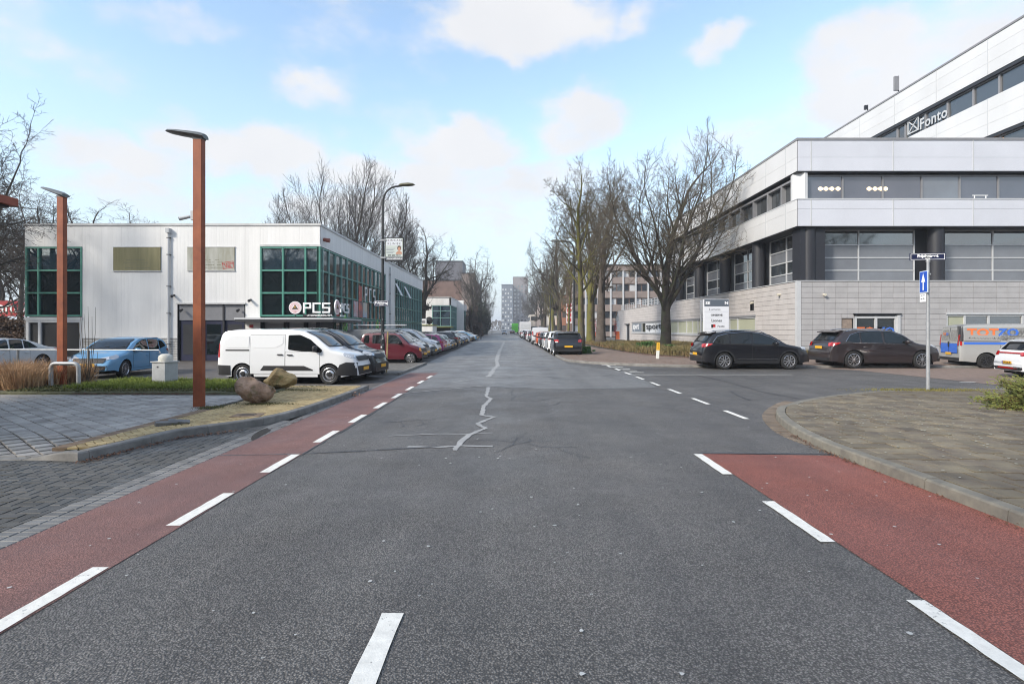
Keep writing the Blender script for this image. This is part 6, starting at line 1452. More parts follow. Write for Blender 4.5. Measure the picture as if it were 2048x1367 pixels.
leaves('fallen_leaves', [(-5.5,7.0),(-5.42,7.6),(-5.22,8.6),(-4.6,9.2)], 520, .05, .018, 'dark dead leaves collected along the kerb of the left pavement tip')
leaves('fallen_leaves', [(4.36,3.0),(4.34,6.9),(4.36,7.7),(4.5,8.9)], 260, .035, .016, 'thin line of dead leaves and grit along the right kerb')
leaves('fallen_leaves', [(-4.0,9.2),(-4.05,12),(-4.0,14.5)], 120, .05, .014, 'scattered brown leaf bits along the left gutter')
# pothole in the gutter
b = MB(); x, y = spot(520, 868); b.add([(x+rr*math.cos(a*.52)*.30*random.uniform(.5,1.25)-.1*math.sin(a*.52), y+rr*math.sin(a*.52)*random.uniform(.75,1.1)*2.0, .0122) for a in range(12) for rr in (.3,)], [tuple(range(12))]); b.build('pothole', M('broken bitumen', (.03,.025,.02), .9, var=.5, vs=25, bump=1, bs=30), None, label='dark broken pothole in the gutter at the bend of the left kerb', cat='pothole')
# waste bin shaped kiosk, dish and boxes by the second workshop
# ------------------------------------------------------------------ trees and planting
def bark(name, a, b_, moss=None, my=.5):
    m = M(name, a, .9, var=.3, vs=2.2, detail=8, col2=b_, bump=1.0, bs=22)
    if moss:
        nt = m.node_tree; N = nt.nodes.new; L = nt.links.new; geo = N('ShaderNodeNewGeometry'); sx_ = N('ShaderNodeSeparateXYZ'); L(geo.outputs['Normal'], sx_.inputs[0])
        nz = N('ShaderNodeTexNoise'); nz.inputs['Scale'].default_value = 1.6; nz.inputs['Detail'].default_value = 7; L(geo.outputs['Position'], nz.inputs['Vector'])
        ad = N('ShaderNodeMath'); ad.operation = 'MULTIPLY_ADD'; L(sx_.outputs['X'], ad.inputs[0]); ad.inputs[1].default_value = -.22; L(nz.outputs['Fac'], ad.inputs[2])  # moss leans to left faces, painting their lit green into the colour
        mr = N('ShaderNodeMapRange'); mr.inputs['From Min'].default_value = my; mr.inputs['From Max'].default_value = my+.16; mr.inputs['To Max'].default_value = .85; L(ad.outputs[0], mr.inputs['Value'])
        bs = nt.nodes['Principled BSDF']; src = bs.inputs['Base Color'].links[0].from_socket; mx = N('ShaderNodeMix'); mx.data_type = 'RGBA'; L(mr.outputs[0], mx.inputs[0]); L(src, mx.inputs[6]); mx.inputs[7].default_value = (*moss,1); L(mx.outputs[2], bs.inputs['Base Color'])
    return m
BK_M = bark('mossy left-lit bark', (.085,.068,.045), (.13,.11,.075), (.13,.125,.025), .42)
BK_D = bark('dark bark', (.045,.036,.028), (.085,.07,.055), (.06,.065,.03), .58)
BK_G = bark('grey brown bark', (.075,.06,.048), (.12,.10,.085))
TWIG = M('brown twigs', (.085,.066,.050), .9, var=.3, vs=1.5); TWIGG = M('grey olive twigs', (.11,.09,.062), .9, var=.3, vs=1.5); TWIGD = M('dark twigs', (.05,.042,.036), .9, var=.3, vs=1.5)
def tree_mesh(seed, H=14., tr=.28, first=.35, fork=None, spread=34, up=.12, levels=5, kids=(7,5,4,4,3), wob=.10, lenk=.62, tipr=.007, top_r=.35, cut=.028, narrow=1., droop=0., lead=.62, limb=.30, lvar=.45, env=None):
    """a leafless tree: returns (trunk and limbs, twigs) as two builders"""
    rnd = random.Random(seed); big, tw = MB(), MB()
    def grow(p, d, L_, r, lev):
        n = (9, 6, 5, 4, 3, 3)[min(lev, 5)]; pts = [p.copy()]; rs = [r]; r_end = max(tipr*.6, r*(top_r if lev == 0 else .38)); dirs = [d.copy()]
        nn_ = n
        for i in range(nn_):
            w_ = wob*(.35 if lev == 0 else 1+.25*lev)
            d = (d+Vector((rnd.gauss(0,w_), rnd.gauss(0,w_), rnd.gauss(0,w_*.7)))+Vector((0,0,up*(1 if lev < 3 else .6)-droop*max(0,lev-1)))*(.0 if lev == 0 else 1)).normalized()
            p2 = p+d*L_/n
            if env and lev > 0 and i > 0:
                e_ = math.hypot(p2.x, p2.y)/(env[2]*H)
                if e_*e_+((p2.z-env[0]*H)/(env[1]*H))**2 > rnd.uniform(.80,1.12): break
            p = p2; pts.append(p.copy()); rs.append(r+(r_end-r)*((i+1)/n)); dirs.append(d.copy())
        if len(pts) < 2: return
        stop = len(pts) < n+1; n = len(pts)-1
        if lev == 0: rs[0] *= 1.35; rs[1] *= 1.06
        (big if r > cut else tw).tube(pts, rs, 10 if lev == 0 else (6 if r > cut else 3), False)
        if lev >= levels: return
        k = kids[min(lev, len(kids)-1)]; a0 = rnd.uniform(0, 6.3)
        for j in range(k):
            t_ = (first+(1-first)*(j+.3*rnd.random())/k) if lev == 0 else (.22+.76*(j+rnd.random()*.8)/k); t_ = min(t_, .99)
            i = min(n-1, int(t_*n)); q = pts[i].lerp(pts[i+1], t_*n-i); dd = dirs[i+1]; rr = rs[i]+(rs[i+1]-rs[i])*(t_*n-i)
            a = a0+j*2.4+rnd.uniform(-.4,.4); side = dd.orthogonal().normalized(); side.rotate(Matrix.Rotation(a, 3, dd))
            sp = R(spread*rnd.uniform(.75,1.35)*(1.15 if lev else 1)); nd = (dd*math.cos(sp)+side*math.sin(sp)).normalized()
            if lev == 0: nd = Vector((nd.x*narrow, nd.y*narrow, nd.z)).normalized()
            nl = (L_*lenk*rnd.uniform(.7,1.15)*(1-.3*t_)) if lev else H*limb*rnd.uniform(.8,1.15)*(1.1-lvar*(t_-first)/(1-first)); grow(q, nd, nl, max(tipr, rr*(rnd.uniform(.36,.52) if lev == 0 else rnd.uniform(.5,.66))), lev+1)
        if not stop: grow(pts[-1], dirs[-1], (L_*lenk*.9 if lev else H*limb*.9), max(tipr, rs[-1]*.95), lev+1)
    z0 = Vector((0,0,-.15))
    if fork:
        for (ang, az, L_, r) in fork:
            grow(z0, Vector((math.sin(R(ang))*math.cos(R(az)), math.sin(R(ang))*math.sin(R(az)), math.cos(R(ang)))), L_, r, 0)
    else: grow(z0, Vector((rnd.uniform(-.02,.02), rnd.uniform(-.02,.02), 1)).normalized(), H*lead, tr, 0)
    # fit the height
    zs_s = sorted(v[2] for v in tw.v); top = zs_s[int(len(zs_s)*.997)]; k = H/top
    big.v = [(x*k, y*k, z*k) for x, y, z in big.v]; tw.v = [(x*k, y*k, z*k) for x, y, z in tw.v]
    return big, tw
def tree(label, x, y, bm_, tm_, z=0., group=None, rz=0., sc=(1,1,1), src=None, **k):
    t = thing('bare_tree', label, 'tree', (x, y, z), rz, group)
    if src is None:
        big, tw = tree_mesh(**k); a = big.build('trunk', bm_, t, 60); b = tw.build('crown', tm_, t)
    else:
        for c in src.children: q = c.copy(); C.objects.link(q); q.parent = t; q.name = c.name.split('.')[0]
    t.scale = sc; return t
# right hand corner trees
T1 = tree('largest bare tree with dark knobbly trunk rising from the hedge bed before the tiled wall', xat(1331,44), 44, BK_D, TWIGG, .1, seed=26, H=16.6, tr=.40, lead=.27, first=.5, limb=.44, lvar=.15, spread=34, up=.08, levels=5, kids=(10,8,6,5,4), lenk=.52, tipr=.0085, top_r=.6, wob=.09, env=(.60,.40,.345))
T2 = tree('tall bare tree with yellow-green mossy trunk beside the rearmost parked dark car', xat(1162,38), 38, BK_M, TWIGG, .1, seed=5, H=13.3, tr=.24, lead=.72, first=.42, limb=.19, lvar=.3, spread=46, up=.10, levels=5, kids=(15,6,5,4,3), lenk=.55, tipr=.008, env=(.66,.36,.23))
T3 = tree('bare tree with thick light brown trunk at the left end of the hedge bed', xat(1201,54), 54, BK_G, TWIGG, .1, seed=8, H=17.3, tr=.44, lead=.55, first=.45, limb=.30, lvar=.3, spread=40, up=.12, levels=5, kids=(12,6,5,4,3), lenk=.55, tipr=.010, env=(.66,.36,.20))
T4 = tree('forked bare tree with greenish trunk between the two feather flag trunks', xat(1182,60), 60, BK_M, TWIGG, .1, seed=13, H=17, tr=.48, lead=.3, first=.7, limb=.45, lvar=.2, spread=22, up=.12, levels=5, kids=(4,7,5,5,3), lenk=.5, tipr=.010, top_r=.7, env=(.62,.4,.2))
# trees above the workshop roof
T5 = tree('broad many-stemmed bare willow standing behind the white workshop', xat(688,78), 78, BK_D, TWIGD, 0, seed=31, H=25.2, levels=4, kids=(9,7,5,4), lenk=.52, env=(.5,.52,.40), limb=.26, lvar=.2, spread=27, up=.12, wob=.07, tipr=.013, first=.38, cut=.05,
     fork=[(3,0,17,.36),(11,180,15.5,.30),(22,180,15,.28),(33,182,14,.25),(13,5,15.5,.30),(24,0,15,.26),(34,2,14,.24),(16,90,15,.26),(42,178,13,.22),(41,0,12.5,.22)])
T6 = tree('round-crowned bare tree to the right of the advert board behind the workshop', xat(845,88), 88, BK_D, TWIGD, 0, seed=44, H=19.0, tr=.42, lead=.36, first=.5, limb=.38, lvar=.2, spread=42, up=.05, levels=5, kids=(8,6,5,5,3), lenk=.52, tipr=.012, wob=.13, cut=.04, top_r=.65, env=(.64,.38,.27))
# far left
T7 = tree('large bare tree leaning in from the left edge above the workshop corner', xat(-95,27), 27, BK_D, TWIGD, 0, seed=52, H=15.2, tr=.38, lead=.4, first=.35, limb=.42, lvar=.2, spread=42, up=.08, levels=5, kids=(10,7,6,5,3), lenk=.52, tipr=.008, wob=.13, droop=.02, env=(.6,.44,.46))
T8 = tree('slim bare tree with straight trunk beside the left end of the workshop', xat(40,44), 44, BK_G, TWIG, 0, seed=61, H=13.2, tr=.22, lead=.6, first=.35, limb=.3, spread=42, up=.08, levels=4, kids=(13,7,6,4), lenk=.5, tipr=.011)
for px, Y, h, lab, s_ in ((12,52,13.5,'bare tree behind the red banner at the far left',T8),(-30,44,12,'bare tree partly outside the left edge behind the silver saloon',T8),(88,66,15.6,'bare tree rising behind the left roof corner of the workshop',T6),(150,72,16.6,'bare tree above the workshop roof right of the farther rusty post',T6),(200,74,16.8,'middle bare tree of the row above the workshop roof',T6),(243,76,15.2,'last low bare tree of the row above the workshop roof',T6),(327,82,15.6,'faint tip of a bare tree above the downpipe of the workshop',T6)):
    base = {T8:13.2, T6:19.0}[s_]; k = (h+1.6)/base; tree(lab, xat(px,Y), Y, None, None, 0, 'bare trees beyond the workshop', random.uniform(0,6.3), (k*1.5,k*1.3,k), s_)
# street trees further down
ST_R = [(1137,66,.78,T2,'bare street tree just left of the nearest mossy trunk'),(1120,84,.98,T6,'bare street tree with spreading crown behind the red vertical sign'),(1108,98,.95,T4,'bare street tree above the parked white hatchbacks'),(1098,118,.95,T2,'bare street tree half way down the right side of the street'),(1088,140,1.15,T6,'bare street tree before the pale terraced houses'),(1084,165,1.05,T6,'broad bare street tree overhanging the silver van'),(1076,195,1.05,T6,'bare street tree leaning over the far right lane'),(1068,240,1.1,T6,'bare street tree near the green bus'),(1062,290,1.1,T6,'dim bare street tree right of the distant tower'),(1058,350,1.1,T6,'farthest bare tree on the right side of the street')]
for px, Y, k, s_, lab in ST_R: tree(lab, xat(px,Y), Y, None, None, 0, 'street trees on the right side', random.uniform(0,6.3), (k*.95,k*.85,k), s_)
ST_L = [(944,122,.90,T6,'bare tree in front of the brown factory building'),(955,150,1.25,T6,'tall bare tree right of the dark grey tower'),(930,112,.42,T8,'small bare tree between the second workshop and the brown factory'),(968,210,1.1,T6,'bare tree at the far left side of the street'),(970,270,1.0,T6,'hazy bare tree far down the left side'),(975,340,1.0,T6,'farthest bare tree on the left side of the street')]
for px, Y, k, s_, lab in ST_L: tree(lab, xat(px,Y), Y, None, None, 0, 'street trees on the left side', random.uniform(0,6.3), (k*.8,k*.8,k), s_)
# dense dark evergreen screen on the left of the street
EVG = M('dark evergreen leaves', (.030,.036,.024), .8, var=.5, vs=.6); EVB = M('brown hedge leaves', (.085,.060,.042), .85, var=.4, vs=.5)
def leafy(name, label, cat, x, y, rx, ry, h, n, size, mat, z0=.0, trunk=True, seed=1, shape=1.0):
    rnd = random.Random(seed); t = thing(name, label, cat, (x, y, 0)); b = MB()
    clumps = [(Vector((rnd.gauss(0,.42), rnd.gauss(0,.42), rnd.uniform(.05,1))), rnd.uniform(.18,.34)) for _ in range(34)]
    for k in range(n):
        c, cr = clumps[rnd.randrange(len(clumps))]; taper = (1-.55*c.z**2)*shape; d = Vector((rnd.gauss(0,1), rnd.gauss(0,1), rnd.gauss(0,1))).normalized()*cr*rnd.uniform(.6,1)
        p = Vector(((c.x*taper+d.x)*rx, (c.y*taper+d.y)*ry, z0+max(.02,(c.z*.86+d.z*.5))*h)); u = Vector((rnd.gauss(0,1), rnd.gauss(0,1), rnd.gauss(0,1))).normalized()*size*rnd.uniform(.6,1.3); v = u.orthogonal().normalized()*size*.6
        b.add([p-u, p+v, p+u, p-v], [(0,1,2,3)])
    b.build('crown', mat, t)
    if trunk: MB().tube([(0,0,0),(0,0,h*.5)], [.14,.08], 8).build('trunk', BK_D, t)
    return t
leafy('evergreen_tree', 'dark dense evergreen on the left side of the street behind the second workshop', 'tree', xat(957,140), 140, 3.0, 4, 9.6, 9000, .20, EVG, seed=3)
leafy('evergreen_tree', 'second dark evergreen nearer the distant shop sign on the left', 'tree', xat(966,165), 165, 2.8, 4, 8.6, 7000, .22, EVG, seed=4)
leafy('evergreen_tree', 'brown leaved hedge tree against the wall of the second workshop', 'tree', xat(943,134), 134, 2.6, 3, 7.8, 6000, .2, EVB, seed=5)
leafy('hedge_bank', 'reddish brown beech hedge behind the silver saloon at the far left', 'hedge', -31.5, 33.5, 6.5, 1.6, 2.9, 12000, .075, M('brown beech leaves', (.10,.062,.040), .85, var=.4, vs=2), trunk=False, seed=6)
# ---- planted bed on the left: kerb, soil, green grass, dry ornamental grass
bedk = structure('planting_bed', MB().prism([(-32,13.75),(-6.55,13.75),(-6.15,14.1),(-6.05,14.6),(-6.4,15.0),(-7.5,15.6),(-9.4,17.2),(-32,17.6)], .0, .15), SOIL)
kerb(bedk, [(-24,13.62),(-9,13.62),(-7.0,13.60)]+chaikin([(-7.0,13.60),(-6.3,13.62),(-5.97,14.0),(-5.95,14.6),(-6.3,15.1)],2)[1:], .12, lambda x,y: .175 if x < -7.2 else .155, M('mossy kerb', (.12,.12,.07), .9, var=.35, vs=5, bump=.5, bs=60), 1.0, side=1)
def blades(name, label, cat, inside, n, h, w_, mat, lean=.3, z=.12, seed=2, bend=.3, tint=None, clump=None):
    rnd = random.Random(seed); b = MB(); vs = b.v; fs = b.f; cl = [inside(rnd) for _ in range(clump)] if clump else None
    for k in range(n):
        if cl:
            cx, cy = cl[rnd.randrange(len(cl))]; x, y = cx+rnd.gauss(0,.16), cy+rnd.gauss(0,.16)
        else: x, y = inside(rnd)
        hh = h*rnd.uniform(.45,1.15); a = rnd.uniform(0,6.3); l = rnd.gauss(0,lean)*hh; la = rnd.uniform(0,6.3) if not cl else math.atan2(y-cy, x-cx)+rnd.gauss(0,.3); l = abs(l)+.1*hh if cl else l
        dx, dy = math.cos(a)*w_, math.sin(a)*w_; lx_, ly_ = math.cos(la)*l, math.sin(la)*l; i = len(vs)
        vs += [(x-dx,y-dy,z),(x+dx,y+dy,z),(x+lx_*.4-dx*.7,y+ly_*.4-dy*.7,z+hh*.6),(x+lx_*.4+dx*.7,y+ly_*.4+dy*.7,z+hh*.6),(x+lx_,y+ly_,z+hh*(1-bend*rnd.random()))]; fs += [(i,i+1,i+3,i+2),(i+2,i+3,i+4)]
    return b.build(name, mat, None, label=label, cat=cat, kind='stuff')
GRN = M('fresh grass', (.17,.21,.03), .8, var=.45, vs=3, detail=6); OLV = M('olive ground cover', (.095,.115,.030), .8, var=.5, vs=6, col2=(.16,.15,.05)); DRY = M('dry reed grass', (.44,.26,.13), .85, var=.35, vs=4, detail=6, col2=(.50,.32,.18))
def pick(x0, x1, y0, y1, ok=None):
    def f(r):
        for _ in range(30):
            x, y = r.uniform(x0,x1), r.uniform(y0,y1)
            if ok is None or ok(x, y): return x, y
        return x, y
    return f
blades('grass', 'bright green grass strip between the driveway and the parked blue car', 'grass', pick(-11.6,-7.3,14.1,16.6,lambda x,y: y < 16.8-(x+11.6)*.25), 15000, .20, .008, GRN, .5, .14, 3)
blades('ground_cover', 'olive ivy and weeds spilling over the kerb of the left planting bed', 'ground cover', pick(-12.6,-6.3,13.66,15.0), 9000, .09, .022, OLV, .8, .15, 4, .8)
leaves('fallen_leaves', [(-10.8,13.5),(-9,13.48),(-7.2,13.5)], 420, .05, .022, 'dark red dead leaves lying along the foot of the left bed kerb', M('dark red dead leaves', (.13,.045,.035), .85, var=.4, vs=14), z=.125)
blades('dry_grass', 'tall tan ornamental grass clumps in the planting bed at the left edge', 'grass', pick(-20,-12.6,14.3,16.4), 26000, .78, .007, DRY, .34, .12, 5, .45, clump=40)
blades('dry_grass', 'taller pale reed plumes rising beside the left edge of the picture', 'grass', pick(-15.6,-14.6,14.2,15.0), 800, 1.35, .010, M('pale reed plume', (.50,.33,.18), .85, var=.3, vs=4), .16, .12, 6, .2, clump=5)
sap = thing('sapling', 'thin leafless sapling rising before the bonnet of the blue hatchback', 'sapling', (xat(176,16.0), 16.0, .12))
rr = random.Random(5)
for k in range(7):
    a = -1.2+.4*k; h = rr.uniform(.9,2.35); P = [(0,0,0),(math.sin(a)*.16,.02,h*.3),(math.sin(a)*.26,.03,h*.65),(math.sin(a)*.3,.0,h)]; MB().tube(P, [.011,.009,.007,.004], 5).build('stem', TWIGG, sap, 60)
# weeds around the island, lamp post feet and joints
blades('weeds', 'moss and small weeds around the boulders and post foot on the yellow pavement', 'weeds', lambda r: r.choice([lambda: (-6.15+r.gauss(0,.12), 11.2+r.gauss(0,.12)), lambda: (-5.3+r.gauss(0,.28), 11.75+r.gauss(0,.08)), lambda: (r.uniform(-9,-5.2), 15.35+r.gauss(0,.12)), lambda: (-5.6+r.gauss(0,.5), 14.4+r.gauss(0,.12)), lambda: (-5.75+r.gauss(0,.1), 9.35+r.gauss(0,.1))])(), 2600, .035, .006, OLV, .8, .12, 8)
blades('grass', 'tufts of grass at the foot of the sign pole on the right pavement', 'grass', lambda r: (sx+r.gauss(0,.9), 15.35+r.gauss(0,.16)), 1800, .05, .006, M('yellowish grass', (.17,.15,.04), .85, var=.3, vs=5), .7, .02, 9)
# ---- hedge bed at the far corner
hb = [(7.9,56),(7.9,46),(8.2,39),(8.9,34.2),(10.4,31.2),(12.4,30.3),(17.4,30.2),(17.6,60),(8,60)]
structure('hedge_bed', MB().prism(hb, .05, .16), SOIL)
inb = lambda x, y: inpoly(x, y, hb)
blades('low_hedge', 'low olive green and brown ground hedge filling the corner bed under the large tree', 'hedge', pick(7.9,17.5,30.2,60,lambda x,y: inb(x,y) and (y < 44 or (x*7+y*3) % 3 < 2)), 48000, .52, .022, M('olive hedge leaves', (.14,.13,.035), .85, var=.5, vs=.7, detail=6, col2=(.24,.18,.08)), .55, .12, 10, .4)
blades('low_hedge', 'reddish brown bare twigs and leaf litter topping the corner bed', 'hedge', pick(7.9,17.5,30.1,60,inb), 26000, .36, .018, M('reddish litter twigs', (.24,.14,.08), .9, var=.4, vs=.9), .7, .12, 11, .4)
for i, (px, Y, s_) in enumerate(((1297,40,.9),(1342,40,.6),(1172,37,.55),(1247,46,.5))):
    leafy('shrub', ['bright green shrub in the hedge bed left of the yellow marker post','small green shrub right behind the large tree trunk','small green plant at the foot of the nearest mossy trunk','low green plant in the far part of the hedge bed'][i], 'shrub', xat(px,Y), Y, s_, s_, s_*.85, 1600, .06, M('fresh shrub leaves', (.05,.12,.02), .7, var=.4, vs=5), .12, False, 20+i)
leaves('fallen_leaves', [(8.1,40),(8.6,34.5),(10.2,31.0),(13,30.0)], 2200, .28, .035, 'reddish fallen leaves along the front rim of the hedge bed', M('reddish fallen leaves', (.20,.10,.07), .85, var=.5, vs=14), z=.11)
leaves('fallen_leaves', [(3.4,30),(6,27.5),(9,26.5),(13,26)], 500, .5, .03, 'scattered brown leaves on the corner pavement', z=.105)
# ---- juniper at the right edge
jp = thing('juniper', 'spreading yellow-green juniper bush on the right pavement edge', 'shrub', (11.0, 11.0, .1)); rj = random.Random(9)
JM = M('juniper needles', (.11,.15,.025), .8, var=.35, vs=5, detail=6, col2=(.20,.20,.045)); JB = M('brown juniper twigs', (.13,.07,.03), .9, var=.3, vs=8)
br, nd = MB(), MB()
for k in range(420):
    a = rj.uniform(0,6.3); el = rj.uniform(.02,.75); L_ = rj.uniform(.7,1.75)*(1-.35*el); d = Vector((math.cos(a)*math.cos(el), math.sin(a)*math.cos(el)*.75, math.sin(el)*.75)); P = [Vector((0,0,.05))+d*L_*q+Vector((0,0,-.18*q*q*L_*.3)) for q in (0,.35,.7,1)]
    br.tube(P, [.012,.009,.006,.003], 4, False)
    for j in range(52):
        q = rj.uniform(.35,1.02); i = min(2, int(q*3)); p = P[i].lerp(P[i+1], min(1,q*3-i))+Vector((rj.gauss(0,.05), rj.gauss(0,.05), rj.gauss(0,.03))); u = (d+Vector((rj.gauss(0,.6), rj.gauss(0,.6), rj.gauss(.25,.4)))).normalized()*rj.uniform(.04,.10); v = u.orthogonal().normalized()*.014
        nd.add([p-v, p+v, p+u+v*.3, p+u-v*.3], [(0,1,2,3)])
jp.scale = (.95,.95,1.1); br.build('branches', JB, jp); nd.build('foliage', JM, jp)
leaves('fallen_leaves', [(9.6,10.6),(10.9,9.9)], 160, .2, .02, 'brown needle litter under the juniper bush', JB, z=.13)
# ------------------------------------------------------------------ far buildings and the rows of parked cars
def block(name, label, x0, x1, Y0_, Y1_, h, mat, cat='building', side=None):
    t = thing(name, label, cat, (0,0,0)); MB().box(x0, x1, Y0_, Y1_, 0, h).build('wall', mat, t); MB().box(x0-.15, x1+.15, Y0_-.15, Y1_+.15, h, h+.25).build('roof_edge', DKGREY, t); return t
BRB = M('red brown brick wall', (.15,.095,.075), .85, var=.2, vs=.5); BRC = M('brown concrete parapet', (.23,.185,.165), .85, var=.15, vs=.4)
# five storey brown office
Yo = 122; ox0, ox1 = xat(1146,Yo), xat(1420,Yo); zo = lambda p: zat(p, Yo)
t = block('office_building', 'five storey brown office with ribbon windows behind the corner trees', ox0, ox1, Yo, Yo+16, zo(531), BRB)
fo = Fr(ox0, Yo, 1, 0); LO = ox1-ox0
for k, (a, b_) in enumerate(((542,554),(569,582),(597,609),(623,636),(650,663))):
    fo.one('parapet', BRC, t, 0, LO, zo(b_+13.5) if k < 4 else zo(672), zo(b_), 0, .35); n = 22
    for j in range(n):
        u = LO*j/n; fo.one('window', GLSC if (j*3+k) % 4 else LGREY, t, u+.12, u+LO/n-.12, zo(b_)+.03, zo(a)-.02, .0, .06)
fo.one('parapet', BRC, t, 0, LO, zo(541), zo(532), 0, .35)
for j in range(0, 12): fo.one('pillar', LGREY, t, LO*j/11-.17, LO*j/11+.17, 0, zo(541), .35, .55)
# pale terraces and red sign further down the right side
PALE = M('pale stucco', (.50,.47,.43), .8, var=.1, vs=.3); BRK = M('orange brick', (.30,.14,.09), .85, var=.15, vs=.6)
for (a, b_, Y, top, mt, lab) in ((1100,1122,150,612,PALE,'pale low shop building behind the right street trees'),(1121,1147,138,590,BRK,'narrow orange brick building next to the brown office'),(1060,1100,210,628,PALE,'low pale building far down the right side'),(1075,1112,190,600,M('grey pink facade', (.32,.27,.25), .85, var=.1, vs=.3),'grey pink apartment building between the right street trees')):
    x0, x1 = xat(a,Y), xat(b_,Y); h = zat(top,Y); t = block('street_building', lab, x0, x1+6, Y, Y+22, h, mt); f = Fr(x0, Y, 1, 0); L_ = x1-x0+6; ns = max(2, int(h/3.1)); n = max(2, int(L_/2.6))
    fs2 = Fr(x0, Y+22, 0, -1)
    for i in range(ns):
        z = h*(i+.35)/ns
        for j in range(n): f.one('window', GLSC, t, L_*(j+.15)/n, L_*(j+.85)/n, z, z+1.5, 0, .04)
        for j in range(7): fs2.one('window', GLSC, t, 22*(j+.15)/7, 22*(j+.85)/7, z, z+1.5, 0, .04)
t = thing('shop_sign', 'tall red vertical shop sign between the right street trees', 'sign', (0,0,0)); f = Fr(xat(1133,95), 95, 1, 0)
f.one('panel', WHITE, t, 0, .95, zat(646,95), zat(606,95), -.2, 0); f.one('pole', LGREY, t, .4, .55, 0, zat(646,95), -.15, -.05)
for k in range(4): f.one('symbol', RED, t, .12, .83, zat(643-k*9.6,95), zat(643-k*9.6-7.5,95), .002, .03)
# second white workshop
Y2 = 98.; x2 = xat(902,Y2); w2 = thing('workshop_building', 'second white workshop with glazed corner further along the street', 'building', (0,0,0)); h2 = zat(595,Y2)
xl = xat(836,Y2)-3; MB().box(xl, x2-.4, Y2+.2, 132, 0, h2-.15).build('wall', CLAD, w2); f2 = Fr(xl, Y2, 1, 0); s2 = Fr(x2, Y2, 0, 1)
zz2 = [zat(p,Y2) for p in (652,635,622,611)]; u0 = xat(865,Y2)-xl; u1 = x2-xl
f2.one('facade', CLAD, w2, 0, u0-.1, 0, h2, -.3, 0); f2.one('facade', CLAD, w2, u0-.1, u1, zz2[3]+.1, h2, -.3, 0); f2.one('roof_trim', CLADD, w2, -.1, u1+.1, h2, h2+.12, -.5, .1)
s2.one('facade', CLAD, w2, 0, 34, zz2[3]+.1, h2, -.3, .02); s2.one('roof_trim', CLADD, w2, 0, 34, h2, h2+.12, -.5, .08)
curtain(f2, w2, [u0, u0+(u1-u0)*.42, u1-.08], zz2, GREENL, lambda i, j: GLSB, bar=.09, n=-.1, deep=.1); f2.one('entrance_recess', DKGREY, w2, u0-.1, u1, 0, zz2[0]-.1, -.35, -.15); f2.one('canopy', M('olive canopy edge', (.20,.20,.05), .7), w2, u0-.6, u1+.4, zz2[0]-.25, zz2[0]-.1, -.2, .8)
curtain(s2, w2, [.1+1.6*k for k in range(21)], [1.2]+zz2, GREENL, lambda i, j: GLSB if (i+j) % 2 else GLS, bar=.08, n=-.06, deep=.09)
MB().box(x2-.05, x2+1.3, Y2+10.5, Y2+11.2, 0, h2+.05).build('facade_fin', CLAD, w2)
k_ = thing('kiosk', 'low white flat roofed outbuilding with mossy rim between the workshops', 'building', (0,0,0)); kx0, kx1 = xat(826,72), xat(865,72); MB().box(kx0,kx1,72,76,0,zat(651,72)).build('wall', CLAD, k_); MB().box(kx0-.1,kx1+.1,71.9,76.1,zat(651,72),zat(649,72)).build('roof_edge', M('olive canopy edge', (.2,.2,.05)), k_)
d_ = thing('satellite_dish', 'round black dish standing on the outbuilding roof', 'dish', (xat(858,72.5), 72.5, zat(649,72))); MB().lathe([(0,0),(.42,.06),(.5,.16),(.46,.17),(0,.05)], 20, 'y', (0,0,.55)).build('dish', BLACK, d_, 40); MB().tube([(0,.1,0),(0,.1,.5)], .05, 6).build('stand', DKGREY, d_)
u_ = thing('roof_unit', 'white boxed air unit on the outbuilding roof', 'roof unit', (xat(848,72.5), 72.5, zat(649,72))); MB().cbox(-.35,.35,-.3,.3,0,.75,.03).build('casing', WHITE, u_); MB().box(-.22,.22,-.32,-.30,.15,.6).build('fan_grille', MIDG, u_)
# brown factory and grey tower behind it
block('factory_building', 'large windowless brown brick factory behind the second workshop', xat(838,170), xat(952,170), 170, 200, zat(561,170), BRB)
block('tower', 'dark grey square tower on top of the brown factory', xat(877,185), xat(929,185), 178, 190, zat(528,185), M('slate grey cladding', (.12,.12,.135), .7, var=.06, vs=.3))
block('factory_wing', 'lighter brown wing at the right of the factory', xat(928,176), xat(952,176), 168, 169.5, zat(552,176), BRC)
# distant towers
TWM = M('haze-tinted tower facade', (.13,.15,.18), .7); TWB = M('pinkish tower facade', (.22,.20,.20), .8)  # first facade's bluish tone is haze put into its colour
t = block('apartment_tower', 'distant grey tower block, tinted bluish for haze, closing the street', xat(1003,430), xat(1026,430), 430, 450, zat(569,430), TWM); f = Fr(xat(1003,430), 430, 1, 0)
for i in range(11):
    for j in range(4): f.one('window', LGREY if (i+j) % 3 else GLSC, t, .6+2.1*j, 1.7+2.1*j, 3*i+2, 3*i+3.3, 0, .1)
t = block('apartment_tower', 'taller pinkish grey tower block right of the bluish one', xat(1026,440), xat(1056,440), 440, 470, zat(554,440), TWB); f = Fr(xat(1026,440), 440, 1, 0)
for i in range(12):
    for j in range(4): f.one('window', GLSC, t, .8+2.8*j, 2.2+2.8*j, 3*i+2, 3*i+3.5, 0, .1)
EVF = M('distant bare wood', (.10,.09,.085), .9, var=.3, vs=.2)
rb = random.Random(17); b = MB()
